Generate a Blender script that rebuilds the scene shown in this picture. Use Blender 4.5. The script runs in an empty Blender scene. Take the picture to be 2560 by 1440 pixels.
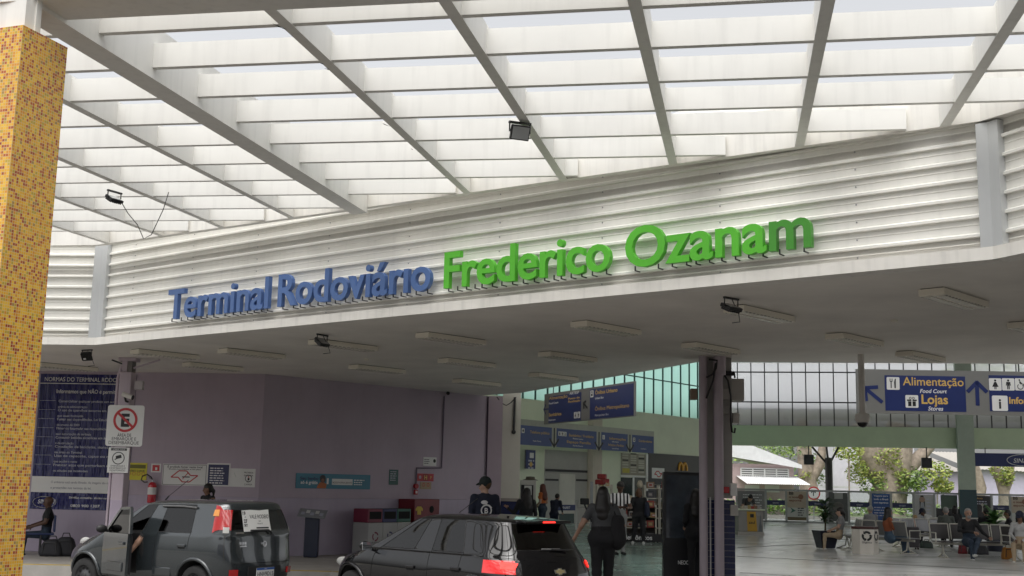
import bpy, bmesh, math, random
import numpy as np
from mathutils import Vector, Matrix
from mathutils.bvhtree import BVHTree

R = math.radians
S = bpy.context.scene
COL = S.collection
random.seed(7)
Z = Vector((0, 0, 1))

# ------------------------------------------------------------------ camera
FPX, PITCH, ROLL, HC = 2983.0, 0.16484, 0.02185, 1.75
fw = Vector((0, math.cos(PITCH), math.sin(PITCH)))
up0 = Vector((0, -math.sin(PITCH), math.cos(PITCH)))
ri0 = Vector((1, 0, 0))
ri = ri0 * math.cos(ROLL) + up0 * math.sin(ROLL)
up = -ri0 * math.sin(ROLL) + up0 * math.cos(ROLL)
EYE = Vector((0, 0, HC))
cam = bpy.data.cameras.new("camera")
cam.sensor_width = 36.0
cam.lens = FPX / 2560 * 36.0
cam.clip_start, cam.clip_end = 0.1, 3000
cobj = bpy.data.objects.new("camera", cam)
COL.objects.link(cobj)
cobj.matrix_world = Matrix(((ri.x, up.x, -fw.x, 0), (ri.y, up.y, -fw.y, 0), (ri.z, up.z, -fw.z, HC), (0, 0, 0, 1)))
S.camera = cobj

# ------------------------------------------------------------------ light
SUN_EL, SUN_AZ = R(68), R(200)          # azimuth clockwise from +Y
world = bpy.data.worlds.new("World")
S.world = world
world.use_nodes = True
wn, wl = world.node_tree.nodes, world.node_tree.links
sky = wn.new("ShaderNodeTexSky")
sky.sky_type = 'NISHITA'
sky.sun_disc = False
sky.sun_elevation = SUN_EL
sky.sun_rotation = SUN_AZ
sky.air_density, sky.dust_density = 1.0, 4.0
hsv = wn.new("ShaderNodeHueSaturation")
hsv.inputs['Saturation'].default_value = 0.12
wl.new(sky.outputs[0], hsv.inputs['Color'])
wl.new(hsv.outputs[0], wn['Background'].inputs['Color'])
wn['Background'].inputs['Strength'].default_value = 0.15
sun = bpy.data.lights.new("sun", 'SUN')
sun.energy, sun.angle, sun.color = 1.4, R(70), (1.0, 0.96, 0.9)
sobj = bpy.data.objects.new("sun", sun)
COL.objects.link(sobj)
sd = Vector((math.sin(SUN_AZ) * math.cos(SUN_EL), math.cos(SUN_AZ) * math.cos(SUN_EL), math.sin(SUN_EL)))
sobj.rotation_euler = sd.to_track_quat('Z', 'Y').to_euler()
S.view_settings.view_transform = 'Standard'
S.view_settings.look = 'None'
S.view_settings.exposure = 0.68
S.view_settings.gamma = 1
S.cycles.use_denoising = True
S.cycles.max_bounces = 8
S.cycles.diffuse_bounces = 5
S.cycles.transmission_bounces = 6
S.cycles.transparent_max_bounces = 12
S.cycles.sample_clamp_indirect = 6
S.cycles.caustics_reflective = False
S.cycles.caustics_refractive = False

# ------------------------------------------------------------------ pixel -> place in the world (2560x1440 photograph)
def ray(x, y): return fw + ri * ((x - 1280) / FPX) - up * ((y - 720) / FPX)
def oz(x, y, z): d = ray(x, y); return EYE + d * ((z - HC) / d.z)
def oy(x, y, Y): d = ray(x, y); return EYE + d * (Y / d.y)
def opl(x, y, p0, n): d = ray(x, y); return EYE + d * ((p0 - EYE).dot(n) / d.dot(n))
def azv(deg): return Vector((math.sin(R(deg)), math.cos(R(deg)), 0))
def fr(p, u):                       # frame: x right along u, y up, z towards the viewer
    u = Vector(u).normalized(); n = u.cross(Z)
    return Matrix(((u.x, 0, n.x, p[0]), (u.y, 0, n.y, p[1]), (0, 1, 0, p[2]), (0, 0, 0, 1)))
def TR(x, y, z, rz=0): return Matrix.Translation((x, y, z)) @ Matrix.Rotation(rz, 4, 'Z')

# ------------------------------------------------------------------ materials
MATS = {}
def mat(name, col=(.5, .5, .5), rough=.6, metal=0, var=.07, scale=2.5, bump=0, streak=0, spec=.5, coat=0, emit=None, es=1, trans=0, alpha=None):
    if name in MATS: return MATS[name]
    m = bpy.data.materials.new(name); m.use_nodes = True
    nt = m.node_tree; b = nt.nodes['Principled BSDF']
    b.inputs['Base Color'].default_value = (*col, 1)
    b.inputs['Roughness'].default_value = rough
    b.inputs['Metallic'].default_value = metal
    b.inputs['Specular IOR Level'].default_value = spec
    b.inputs['Coat Weight'].default_value = coat
    b.inputs['Coat Roughness'].default_value = .03
    b.inputs['Transmission Weight'].default_value = trans
    if emit:
        b.inputs['Emission Color'].default_value = (*emit, 1); b.inputs['Emission Strength'].default_value = es
    if var or bump or streak:
        tc = nt.nodes.new('ShaderNodeTexCoord')
        no = nt.nodes.new('ShaderNodeTexNoise'); no.inputs['Scale'].default_value = scale
        no.inputs['Detail'].default_value = 6; no.inputs['Roughness'].default_value = .6
        nt.links.new(tc.outputs['Object'], no.inputs['Vector'])
        mr = nt.nodes.new('ShaderNodeMapRange'); mr.inputs[1].default_value = .3; mr.inputs[2].default_value = .7
        mr.inputs[3].default_value = 1 - var; mr.inputs[4].default_value = 1 + var
        nt.links.new(no.outputs['Fac'], mr.inputs[0])
        last = mr.outputs[0]
        if streak:
            mp = nt.nodes.new('ShaderNodeMapping'); mp.inputs['Scale'].default_value = (7, 7, .5)
            nt.links.new(tc.outputs['Object'], mp.inputs[0])
            n2 = nt.nodes.new('ShaderNodeTexNoise'); n2.inputs['Scale'].default_value = 1.5; n2.inputs['Detail'].default_value = 5
            nt.links.new(mp.outputs[0], n2.inputs['Vector'])
            m2 = nt.nodes.new('ShaderNodeMapRange'); m2.inputs[1].default_value = .5; m2.inputs[2].default_value = .78
            m2.inputs[3].default_value = 1; m2.inputs[4].default_value = 1 - streak
            nt.links.new(n2.outputs['Fac'], m2.inputs[0])
            mu = nt.nodes.new('ShaderNodeMath'); mu.operation = 'MULTIPLY'
            nt.links.new(last, mu.inputs[0]); nt.links.new(m2.outputs[0], mu.inputs[1]); last = mu.outputs[0]
        vm = nt.nodes.new('ShaderNodeVectorMath'); vm.operation = 'SCALE'; vm.inputs[0].default_value = col
        nt.links.new(last, vm.inputs['Scale']); nt.links.new(vm.outputs[0], b.inputs['Base Color'])
        if bump:
            bp = nt.nodes.new('ShaderNodeBump'); bp.inputs['Strength'].default_value = bump; bp.inputs['Distance'].default_value = .02
            n3 = nt.nodes.new('ShaderNodeTexNoise'); n3.inputs['Scale'].default_value = scale * 8; n3.inputs['Detail'].default_value = 5
            nt.links.new(tc.outputs['Object'], n3.inputs['Vector']); nt.links.new(n3.outputs['Fac'], bp.inputs['Height'])
            nt.links.new(bp.outputs[0], b.inputs['Normal'])
    MATS[name] = m
    return m

def translucent(name, col, foot_dark=.35, zlo=0, zhi=1, clear=.65):       # clouded plastic glazing that lets daylight through, its colour darkened towards the foot
    if name in MATS: return MATS[name]
    m = bpy.data.materials.new(name); m.use_nodes = True
    nt = m.node_tree; nt.nodes.clear()
    out = nt.nodes.new('ShaderNodeOutputMaterial'); mix = nt.nodes.new('ShaderNodeMixShader')
    tl = nt.nodes.new('ShaderNodeBsdfTranslucent'); df = nt.nodes.new('ShaderNodeBsdfDiffuse')
    mix.inputs[0].default_value = .10
    geo = nt.nodes.new('ShaderNodeNewGeometry'); sp = nt.nodes.new('ShaderNodeSeparateXYZ')
    nt.links.new(geo.outputs['Position'], sp.inputs[0])
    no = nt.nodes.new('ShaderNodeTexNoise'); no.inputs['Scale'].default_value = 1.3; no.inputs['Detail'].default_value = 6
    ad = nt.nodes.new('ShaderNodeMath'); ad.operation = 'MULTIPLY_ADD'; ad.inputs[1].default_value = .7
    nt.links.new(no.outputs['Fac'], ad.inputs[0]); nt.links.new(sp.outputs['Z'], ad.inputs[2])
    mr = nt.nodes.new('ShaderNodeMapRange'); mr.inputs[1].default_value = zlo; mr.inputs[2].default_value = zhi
    mr.inputs[3].default_value = 1 - foot_dark; mr.inputs[4].default_value = 1
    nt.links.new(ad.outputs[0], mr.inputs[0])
    vm = nt.nodes.new('ShaderNodeVectorMath'); vm.operation = 'SCALE'; vm.inputs[0].default_value = col
    nt.links.new(mr.outputs[0], vm.inputs['Scale'])
    nt.links.new(vm.outputs[0], tl.inputs['Color']); nt.links.new(vm.outputs[0], df.inputs['Color'])
    rf = nt.nodes.new('ShaderNodeBsdfTransparent')
    mx2 = nt.nodes.new('ShaderNodeMixShader'); mx2.inputs[0].default_value = clear; nt.links.new(vm.outputs[0], rf.inputs['Color'])
    nt.links.new(tl.outputs[0], mx2.inputs[1]); nt.links.new(rf.outputs[0], mx2.inputs[2])
    nt.links.new(mx2.outputs[0], mix.inputs[1]); nt.links.new(df.outputs[0], mix.inputs[2]); nt.links.new(mix.outputs[0], out.inputs[0])
    MATS[name] = m
    return m

def glassy(name, tint, refl=1.0, ior=1.6):                         # thin tinted pane: see-through plus mirror reflection by angle
    if name in MATS: return MATS[name]
    m = bpy.data.materials.new(name); m.use_nodes = True
    nt = m.node_tree; nt.nodes.clear()
    out = nt.nodes.new('ShaderNodeOutputMaterial'); mix = nt.nodes.new('ShaderNodeMixShader')
    tr = nt.nodes.new('ShaderNodeBsdfTransparent'); tr.inputs[0].default_value = (*tint, 1)
    gl = nt.nodes.new('ShaderNodeBsdfGlossy'); gl.inputs['Roughness'].default_value = 0.015; gl.inputs['Color'].default_value = (refl, refl, refl, 1)
    fz = nt.nodes.new('ShaderNodeFresnel'); fz.inputs[0].default_value = ior
    nt.links.new(fz.outputs[0], mix.inputs[0]); nt.links.new(tr.outputs[0], mix.inputs[1]); nt.links.new(gl.outputs[0], mix.inputs[2])
    nt.links.new(mix.outputs[0], out.inputs[0])
    MATS[name] = m
    return m

def mosaic(name, pitch=.0225):                             # small square glass tiles, mixed yellows, ambers and rust reds, pale grout
    m = bpy.data.materials.new(name); m.use_nodes = True
    nt = m.node_tree; b = nt.nodes['Principled BSDF']; L = nt.links
    uv = nt.nodes.new('ShaderNodeTexCoord')
    sc = nt.nodes.new('ShaderNodeVectorMath'); sc.operation = 'SCALE'; sc.inputs['Scale'].default_value = 1 / pitch
    L.new(uv.outputs['UV'], sc.inputs[0])
    fl = nt.nodes.new('ShaderNodeVectorMath'); fl.operation = 'FLOOR'; L.new(sc.outputs[0], fl.inputs[0])
    fc = nt.nodes.new('ShaderNodeVectorMath'); fc.operation = 'FRACTION'; L.new(sc.outputs[0], fc.inputs[0])
    wnz = nt.nodes.new('ShaderNodeTexWhiteNoise'); wnz.noise_dimensions = '2D'; L.new(fl.outputs[0], wnz.inputs['Vector'])
    cr = nt.nodes.new('ShaderNodeValToRGB'); cr.color_ramp.interpolation = 'CONSTANT'
    cols = [(0, (.72, .38, .018)), (.30, (.64, .26, .014)), (.46, (.78, .46, .03)), (.64, (.42, .085, .018)), (.77, (.48, .33, .03)), (.88, (.32, .05, .016)), (.95, (.33, .20, .06))]
    while len(cr.color_ramp.elements) < len(cols): cr.color_ramp.elements.new(.5)
    for e, (p, c) in zip(cr.color_ramp.elements, cols): e.position = p; e.color = (*c, 1)
    L.new(wnz.outputs['Value'], cr.inputs[0])
    sp = nt.nodes.new('ShaderNodeSeparateXYZ'); L.new(fc.outputs[0], sp.inputs[0])
    def edge(o):
        a = nt.nodes.new('ShaderNodeMath'); a.operation = 'SUBTRACT'; a.inputs[1].default_value = .5; L.new(o, a.inputs[0])
        c = nt.nodes.new('ShaderNodeMath'); c.operation = 'ABSOLUTE'; L.new(a.outputs[0], c.inputs[0]); return c.outputs[0]
    mx = nt.nodes.new('ShaderNodeMath'); mx.operation = 'MAXIMUM'; L.new(edge(sp.outputs['X']), mx.inputs[0]); L.new(edge(sp.outputs['Y']), mx.inputs[1])
    gt = nt.nodes.new('ShaderNodeMath'); gt.operation = 'GREATER_THAN'; gt.inputs[1].default_value = .425; L.new(mx.outputs[0], gt.inputs[0])
    mc = nt.nodes.new('ShaderNodeMix'); mc.data_type = 'RGBA'
    L.new(gt.outputs[0], mc.inputs['Factor']); L.new(cr.outputs[0], mc.inputs['A']); mc.inputs['B'].default_value = (.62, .46, .22, 1)
    L.new(mc.outputs['Result'], b.inputs['Base Color'])
    ro = nt.nodes.new('ShaderNodeMath'); ro.operation = 'MULTIPLY_ADD'; ro.inputs[1].default_value = .5; ro.inputs[2].default_value = .22
    L.new(gt.outputs[0], ro.inputs[0]); L.new(ro.outputs[0], b.inputs['Roughness'])
    return m

# ------------------------------------------------------------------ mesh collector
TXT = {}
def text_geo(s, bold):
    key = (s, bold)
    if key not in TXT:
        cu = bpy.data.curves.new('lettering', 'FONT'); cu.body = s; cu.size = 1; cu.offset = bold; cu.resolution_u = 4
        ob = bpy.data.objects.new('lettering', cu)
        me = ob.to_mesh()
        TXT[key] = ([v.co.copy() for v in me.vertices], [tuple(p.vertices) for p in me.polygons])
        ob.to_mesh_clear(); bpy.data.objects.remove(ob); bpy.data.curves.remove(cu)
    return TXT[key]

class MB:
    def __init__(s, M=None): s.v, s.f, s.mi, s.sm, s.mats, s.M, s.uv = [], [], [], [], [], M or Matrix(), None
    def at(s, M): s.M = M; return s
    def add(s, vs, fs, m, smooth=False):
        if m not in s.mats: s.mats.append(m)
        k, o = s.mats.index(m), len(s.v)
        s.v += [s.M @ Vector(v) for v in vs]
        for f in fs: s.f.append(tuple(i + o for i in f)); s.mi.append(k); s.sm.append(smooth)
        return s
    def box(s, x0, x1, y0, y1, z0, z1, m):
        vs = [(x, y, z) for z in (z0, z1) for y in (y0, y1) for x in (x0, x1)]
        return s.add(vs, [(0, 2, 3, 1), (4, 5, 7, 6), (0, 1, 5, 4), (2, 6, 7, 3), (0, 4, 6, 2), (1, 3, 7, 5)], m)
    def rbox(s, x0, x1, y0, y1, z0, z1, m, b=.01):           # box with bevelled edges
        bm = bmesh.new(); bmesh.ops.create_cube(bm, size=1)
        for v in bm.verts: v.co = Vector(((x0 + x1) / 2 + v.co.x * (x1 - x0), (y0 + y1) / 2 + v.co.y * (y1 - y0), (z0 + z1) / 2 + v.co.z * (z1 - z0)))
        bmesh.ops.bevel(bm, geom=bm.edges[:], offset=b, segments=2, affect='EDGES', profile=.5)
        bm.verts.index_update()
        s.add([v.co.copy() for v in bm.verts], [tuple(v.index for v in f.verts) for f in bm.faces], m); bm.free(); return s
    def bar(s, p, q, w, h, m, upv=Z):                        # rectangular bar p->q
        p, q = Vector(p), Vector(q); d = (q - p).normalized(); a = d.cross(upv)
        a = (a if a.length > 1e-4 else d.cross(Vector((1, 0, 0)))).normalized() * (w / 2); c = a.cross(d).normalized() * (h / 2)
        vs = [e + x * a + y * c for e in (p, q) for y in (-1, 1) for x in (-1, 1)]
        return s.add(vs, [(0, 2, 3, 1), (4, 5, 7, 6), (0, 1, 5, 4), (2, 6, 7, 3), (0, 4, 6, 2), (1, 3, 7, 5)], m)
    def tube(s, pts, r, m, n=8, cap=True, smooth=True):
        pts = [Vector(p) for p in pts]; rs = r if isinstance(r, (list, tuple)) else [r] * len(pts)
        vs, fs, pa = [], [], None
        for i, p in enumerate(pts):
            d = (pts[min(i + 1, len(pts) - 1)] - pts[max(i - 1, 0)]).normalized()
            a = pa - d * pa.dot(d) if pa else d.cross(Z if abs(d.z) < .9 else Vector((1, 0, 0)))
            a.normalize(); pa = a; c = d.cross(a)
            vs += [p + (a * math.cos(t) + c * math.sin(t)) * rs[i] for t in [2 * math.pi * k / n for k in range(n)]]
        for i in range(len(pts) - 1):
            for k in range(n): fs.append((i * n + k, i * n + (k + 1) % n, (i + 1) * n + (k + 1) % n, (i + 1) * n + k))
        s.add(vs, fs, m, smooth)
        if cap: s.add(vs[:n], [tuple(range(n))[::-1]], m); s.add(vs[-n:], [tuple(range(n))], m)
        return s
    def lathe(s, prof, m, n=20, c=(0, 0, 0), smooth=True):
        vs = [(c[0] + r * math.cos(2 * math.pi * k / n), c[1] + r * math.sin(2 * math.pi * k / n), c[2] + z) for r, z in prof for k in range(n)]
        fs = [(i * n + k, i * n + (k + 1) % n, (i + 1) * n + (k + 1) % n, (i + 1) * n + k) for i in range(len(prof) - 1) for k in range(n)]
        return s.add(vs, fs, m, smooth)
    def ball(s, c, r, m, n=10, sq=(1, 1, 1)):
        prof = [(max(1e-4, math.sin(t)), -math.cos(t)) for t in [math.pi * i / (n // 2 + 1) for i in range(n // 2 + 2)]]
        vs = [(c[0] + r * sq[0] * a * math.cos(2 * math.pi * k / n), c[1] + r * sq[1] * a * math.sin(2 * math.pi * k / n), c[2] + r * sq[2] * b) for a, b in prof for k in range(n)]
        fs = [(i * n + k, i * n + (k + 1) % n, (i + 1) * n + (k + 1) % n, (i + 1) * n + k) for i in range(len(prof) - 1) for k in range(n)]
        return s.add(vs, fs, m, True)
    def prism(s, pts, z0, z1, m):                            # polygon in local xy, thick in local z
        n = len(pts)
        vs = [(x, y, z0) for x, y in pts] + [(x, y, z1) for x, y in pts]
        return s.add(vs, [tuple(range(n))[::-1], tuple(range(n, 2 * n))] + [(i, (i + 1) % n, n + (i + 1) % n, n + i) for i in range(n)], m)
    def rect(s, x0, x1, y0, y1, z, m, t=.004): return s.box(x0, x1, y0, y1, z, z + t, m)
    def ring(s, cx, cy, r0, r1, z0, z1, m, n=32, a0=0, a1=2 * math.pi):
        full = abs(a1 - a0 - 2 * math.pi) < 1e-6; k = n if full else n + 1
        an = [a0 + (a1 - a0) * i / n for i in range(k)]
        vs = [(cx + r * math.cos(a), cy + r * math.sin(a), z) for z in (z0, z1) for r in (r0, r1) for a in an]
        fs = []
        for i in range(n):
            j = (i + 1) % k
            fs += [(2 * k + i, 3 * k + i, 3 * k + j, 2 * k + j), (i, j, k + j, k + i), (k + i, k + j, 3 * k + j, 3 * k + i), (i, 2 * k + i, 2 * k + j, j)]
        return s.add(vs, fs, m)
    def disc(s, cx, cy, r, z0, z1, m, n=24): return s.prism([(cx + r * math.cos(2 * math.pi * i / n), cy + r * math.sin(2 * math.pi * i / n)) for i in range(n)], z0, z1, m)
    def text(s, t, x, y, size, m, z=.008, align='l', bold=.015, sx=1, ext=0, width=None, shear=0):
        if 'M' in t: bold = 0
        elif any(c in t for c in 'WNVAKZ'): bold = min(bold, .008)
        vs, fs = text_geo(t, bold)
        if not vs: return s
        x0, x1 = min(v.x for v in vs), max(v.x for v in vs)
        if width: sx = width / ((x1 - x0) * size)
        off = {'l': -x0, 'c': -(x0 + x1) / 2, 'r': -x1}[align]
        P = [(x + (v.x + off + v.y * shear) * size * sx, y + v.y * size, z) for v in vs]
        if ext:
            n = len(P); ed = {}
            for f in fs:
                for a, b in zip(f, f[1:] + f[:1]): ed[(a, b)] = ed.get((a, b), 0) + 1
            fr_ = [(a, b) for a, b in ed if (b, a) not in ed]
            Q = [(p[0], p[1], z + ext) for p in P]
            s.add(P + Q, [f[::-1] for f in fs] + [tuple(i + n for i in f) for f in fs] + [(a, b, b + n, a + n) for a, b in fr_], m)
        else: s.add(P, fs, m)
        return s
    def arrow(s, cx, cy, L, ang, w, m, z=.006):               # straight arrow with an open two-bar head
        c, q = math.cos(ang), math.sin(ang)
        def stroke(x0, y0, x1, y1):
            d = Vector((x1 - x0, y1 - y0)).normalized(); n = Vector((-d.y, d.x)) * w / 2
            pts = [(x0 + n.x, y0 + n.y), (x0 - n.x, y0 - n.y), (x1 - n.x, y1 - n.y), (x1 + n.x, y1 + n.y)]
            s.prism([(cx + c * a - q * b, cy + q * a + c * b) for a, b in pts], z, z + .003, m)
        stroke(-L / 2, 0, L / 2 - w * .3, 0); stroke(L / 2 - .42 * L, .42 * L, L / 2 + w * .2, -w * .15); stroke(L / 2 - .42 * L, -.42 * L, L / 2 + w * .2, w * .15)
        return s
    def build(s, name, parent=None, loc=None, local=False):
        o0 = Vector((0, 0, 0)) if local else (Vector(parent['_o']) if parent is not None else Vector(loc or (0, 0, 0)))
        me = bpy.data.meshes.new(name)
        me.from_pydata([v - o0 for v in s.v], [], s.f)
        for m in s.mats: me.materials.append(m)
        me.polygons.foreach_set('material_index', s.mi); me.polygons.foreach_set('use_smooth', s.sm)
        if s.uv: 
            ul = me.uv_layers.new(name='UVMap')
            for p in me.polygons:
                n = p.normal
                for li in p.loop_indices:
                    ul.data[li].uv = s.uv(me.vertices[me.loops[li].vertex_index].co, n)
        me.update()
        ob = bpy.data.objects.new(name, me); COL.objects.link(ob)
        if parent is not None: ob.parent = parent; ob['_o'] = list(o0)
        else: ob.location = o0; ob['_o'] = list(o0)
        return ob

def tag(o, label=None, cat=None, group=None, kind=None):
    if cat and not kind: kind = 'thing'
    for k, v in (('label', label), ('category', cat), ('group', group), ('kind', kind)):
        if v: o[k] = v
    return o
def thing(name, loc, label, cat, group=None, rz=0, kind='thing'):
    o = bpy.data.objects.new(name, None); COL.objects.link(o)
    o.location = loc; o.rotation_euler = (0, 0, rz); o['_o'] = list(loc); o.empty_display_size = .1
    return tag(o, label, cat, group, kind)
def copy_thing(o, loc, rz, label, parent=None):
    c = o.copy(); COL.objects.link(c)
    if parent is None: c.location = loc; c.rotation_euler = (0, 0, rz); c['label'] = label
    else: c.parent = parent
    for ch in [x for x in bpy.data.objects if x.parent == o]: copy_thing(ch, None, 0, None, c)
    return c
# ================================================================== SETTING
ROAD, FLOOR, HCEIL = -0.10, 0.15, 4.05
M_white = mat('white_paint', (.78, .77, .73), .5, var=.05, scale=1.2, streak=.10)
M_white2 = mat('white_paint_aged', (.80, .78, .73), .55, var=.06, scale=2, streak=.16)
M_asphalt = mat('concrete_road', (.17, .163, .152), .85, var=.25, scale=6, bump=.3)
M_pave = mat('pavement_concrete', (.42, .40, .37), .6, var=.14, scale=3, bump=.08)
M_lilac = mat('lilac_wall_paint', (.44, .37, .44), .6, var=.07, scale=.9, bump=.04, streak=.04)
M_lilac2 = mat('lilac_dado_paint', (.41, .355, .45), .45, streak=.06, var=.08, scale=.9, bump=.02)
M_ceil = mat('ceiling_paint', (.78, .75, .70), .75, var=.09, scale=.8, bump=.05)
M_black = mat('black_plastic', (.012, .012, .013), .45)
M_dark = mat('dark_metal', (.03, .03, .032), .5)
M_steel = mat('grey_steel', (.33, .34, .35), .4, metal=.6)
M_green = mat('pale_green_paint', (.54, .64, .44), .6, var=.06, scale=.8)
M_cream = mat('cream_green_paint', (.70, .75, .58), .6, var=.05, scale=.8)
M_offwhite = mat('off_white_wall', (.66, .64, .56), .6, var=.06, scale=1)
M_bluet = mat('navy_tile', (.012, .018, .075), .18, var=.2, scale=9)

# ground sheet, forecourt road, raised pavement and hall floor
MB().box(-700, 700, -500, 900, -1.0, ROAD - .012, mat('dry_ground', (.22, .21, .17), .9, var=.2, scale=.3)).build('ground')['kind'] = 'structure'
MB().box(-60, 60, -60, 9.5, ROAD - .02, ROAD - .004, mat('asphalt', (.07, .068, .066), .85, var=.25, scale=5, bump=.3)).build('street')['kind'] = 'structure'
MB().box(-60, 60, 9.5, 60, ROAD - .02, ROAD, M_asphalt).build('road')['kind'] = 'structure'
FL = oz(247, 863, HCEIL); FRt = oz(2496, 650, HCEIL)          # two bends of the fascia
fd = (FRt - FL); fd.z = 0; FLEN = fd.length; fd.normalize()
fn = Vector((fd.y, -fd.x, 0)); fn = fn if fn.dot(EYE - FL) > 0 else -fn
k0 = oz(740, 1440, ROAD); 
kdir = Vector((.985, -.17, 0)).normalized()
KB = oz(770, 1428, FLOOR)                                        # a point of the kerb
def kerb(x): return KB + Vector((1, -.02, 0)) * (x - KB.x)
# kerb bends towards the camera on the right, where the hall entrance is
KP = [Vector((-40, KB.y + .9, 0)), Vector((-3.2, KB.y, 0)), Vector((2.6, 18.9, 0)), Vector((14, 11.5, 0)), Vector((40, 0, 0))]
pv = [(p.x, p.y) for p in KP]
MB().prism([pv[0], pv[1], pv[2], pv[3], pv[4], (40, 30), (40, 68.2), (-40, 68.2)], ROAD, FLOOR - .006, M_pave).build('pavement')['kind'] = 'structure'
yl = MB()
M_yel = mat('yellow_road_paint', (.50, .36, .07), .7, var=.3, scale=5)
for a, b in zip(KP[:-1], KP[1:]):
    d = (b - a).normalized(); n = Vector((-d.y, d.x, 0))
    n = n if n.y > 0 else -n
    q = [a + n * .05, b + n * .05, b + n * .22, a + n * .22]
    yl.prism([(p.x, p.y) for p in q], FLOOR - .005, FLOOR - .001, M_yel)
yl.build('pavement_line')['kind'] = 'structure'

# hall floor: polished grey terrazzo, reflection of the teal glazing painted as a green zone by the left entrance, dark joints
def terrazzo(name, col, rough):
    m = mat(name, col, rough, var=.10, scale=.7, spec=.55)
    nt = m.node_tree; b = nt.nodes['Principled BSDF']
    tc = nt.nodes.new('ShaderNodeTexCoord'); n = nt.nodes.new('ShaderNodeTexNoise'); n.inputs['Scale'].default_value = .8; n.inputs['Detail'].default_value = 5
    mr = nt.nodes.new('ShaderNodeMapRange'); mr.inputs[1].default_value = .3; mr.inputs[2].default_value = .7; mr.inputs[3].default_value = rough * .7; mr.inputs[4].default_value = rough * 1.5
    nt.links.new(tc.outputs['Object'], n.inputs['Vector']); nt.links.new(n.outputs['Fac'], mr.inputs[0]); nt.links.new(mr.outputs[0], b.inputs['Roughness'])
    return m
M_floor = terrazzo('grey_terrazzo', (.58, .58, .57), .18)
M_floorg = terrazzo('terrazzo_teal_reflection', (.20, .27, .24), .22)
MB().box(-2, 40, 21.2, 68, FLOOR - .02, FLOOR, M_floor).build('hall_floor')['kind'] = 'structure'
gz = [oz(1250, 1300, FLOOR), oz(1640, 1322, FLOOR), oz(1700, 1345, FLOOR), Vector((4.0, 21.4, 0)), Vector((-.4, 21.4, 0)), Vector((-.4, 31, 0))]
MB().prism([(p.x, p.y) for p in gz], FLOOR + .001, FLOOR + .005, M_floorg).build('hall_floor_teal_reflection')['kind'] = 'structure'
jt = MB(); M_joint = mat('floor_joint', (.06, .06, .06), .5)
for (a, b) in (((1846, 1369), (2060, 1359)), ((1842, 1391), (2560, 1428)), ((1850, 1432), (1990, 1440))):
    p, q = oz(*a, FLOOR), oz(*b, FLOOR)
    jt.bar((p.x, p.y, FLOOR + .006), (q.x, q.y, FLOOR + .006), .05, .004, M_joint)
jt.build('floor_joint')['kind'] = 'structure'

# ------------------------------------------------------------------ purple walls under the canopy
WC = oz(663, 935, HCEIL); WE = oz(1226, 991, HCEIL)
wl_dir = azv(-85); WLf = WC + wl_dir * 16
def wall_slab(a, b, z0, z1, thick, m, mb=None, back=1):
    mb = mb or MB(); d = (b - a); d.z = 0; L = d.length; d.normalize(); n = d.cross(Z)
    mb.at(fr((a.x, a.y, 0), d)); mb.box(0, L, z0, z1, -thick, 0, m); return mb
DADO = 1.40
def lilac_wall(a, b, label):
    t = thing('lilac_wall', (a.x, a.y, FLOOR), label, 'wall')
    w = wall_slab(a, b, FLOOR + 1.25, HCEIL - .001, .2, M_lilac); w.build('upper_wall', t)
    w = wall_slab(a, b, FLOOR, FLOOR + 1.247, .2, M_lilac2); w.build('dado', t)
    return t
lilac_wall(WLf, WC, 'lilac painted wall with the row of notices, behind the grey car')
lilac_wall(WC, WE, 'shaded dark lilac wall beside the blue advert and red hydrant box')
# conduits on the shaded wall
pd = (WE - WC).normalized(); pn = pd.cross(Z)
pwn = pn
def on_wall(x, y, off=.0): return opl(x, y, WC + pwn * off, pwn)
lwd = (WC - WLf).normalized(); lwn = lwd.cross(Z)
def on_lwall(x, y, off=.0): return opl(x, y, WC + lwn * off, lwn)
M_conduit = mat('lilac_conduit', (.16, .13, .18), .5)
c = MB(); pts = [on_wall(1111, 990, .03), on_wall(1104, 1170, .03), on_wall(1042, 1170, .03), on_wall(1040, 1225, .03)]
for a, b in zip(pts[:-1], pts[1:]): c.tube([a, b], .018, M_conduit, 6)
tag(c.build('wall_conduit', loc=pts[-1]), 'thin conduit stepping down the shaded lilac wall to the hydrant signs', 'pipe')
c = MB(); a = on_wall(1224, 992, .05); b = on_wall(1217, 1260, .05); b = Vector((a.x, a.y, FLOOR)); c.tube([a, b], .05, mat('dark_pipe', (.05, .03, .06), .5), 10)
tag(c.build('drain_pipe', loc=b), 'dark drain pipe in the corner at the end of the shaded lilac wall', 'pipe')
# lilac end pillar and off-white wall end
pl = MB(); a = oy(1222, 990, WE.y - .15); b = oy(1257, 990, WE.y - .15)
pl.box(a.x, b.x, WE.y - .15, WE.y + .8, FLOOR, HCEIL - .001, mat('lilac_pillar_paint', (.5, .41, .47), .6, var=.05))
tag(pl.build('lilac_pillar', loc=(a.x, WE.y, FLOOR)), 'narrow lilac pillar between the shaded wall and the off-white wall', 'pillar')
t = thing('white_wall_end', (b.x + .2, WE.y + .3, FLOOR), 'off-white wall end with navy tiled foot beside the lilac pillar', 'wall')
xr = oy(1301, 1100, WE.y + .3).x
MB().box(b.x + .003, xr, WE.y + .3, WE.y + 18, FLOOR + 1.30, 6.9, M_offwhite).build('upper_wall', t)
MB().box(b.x + .003, xr + .01, WE.y + .28, WE.y + 18, FLOOR, FLOOR + 1.22, M_bluet).build('tiled_foot', t)
MB().box(b.x + .003, xr + .02, WE.y + .25, WE.y + 18, FLOOR + 1.222, FLOOR + 1.298, mat('stone_ledge', (.3, .27, .24), .5)).build('ledge', t)

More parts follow.
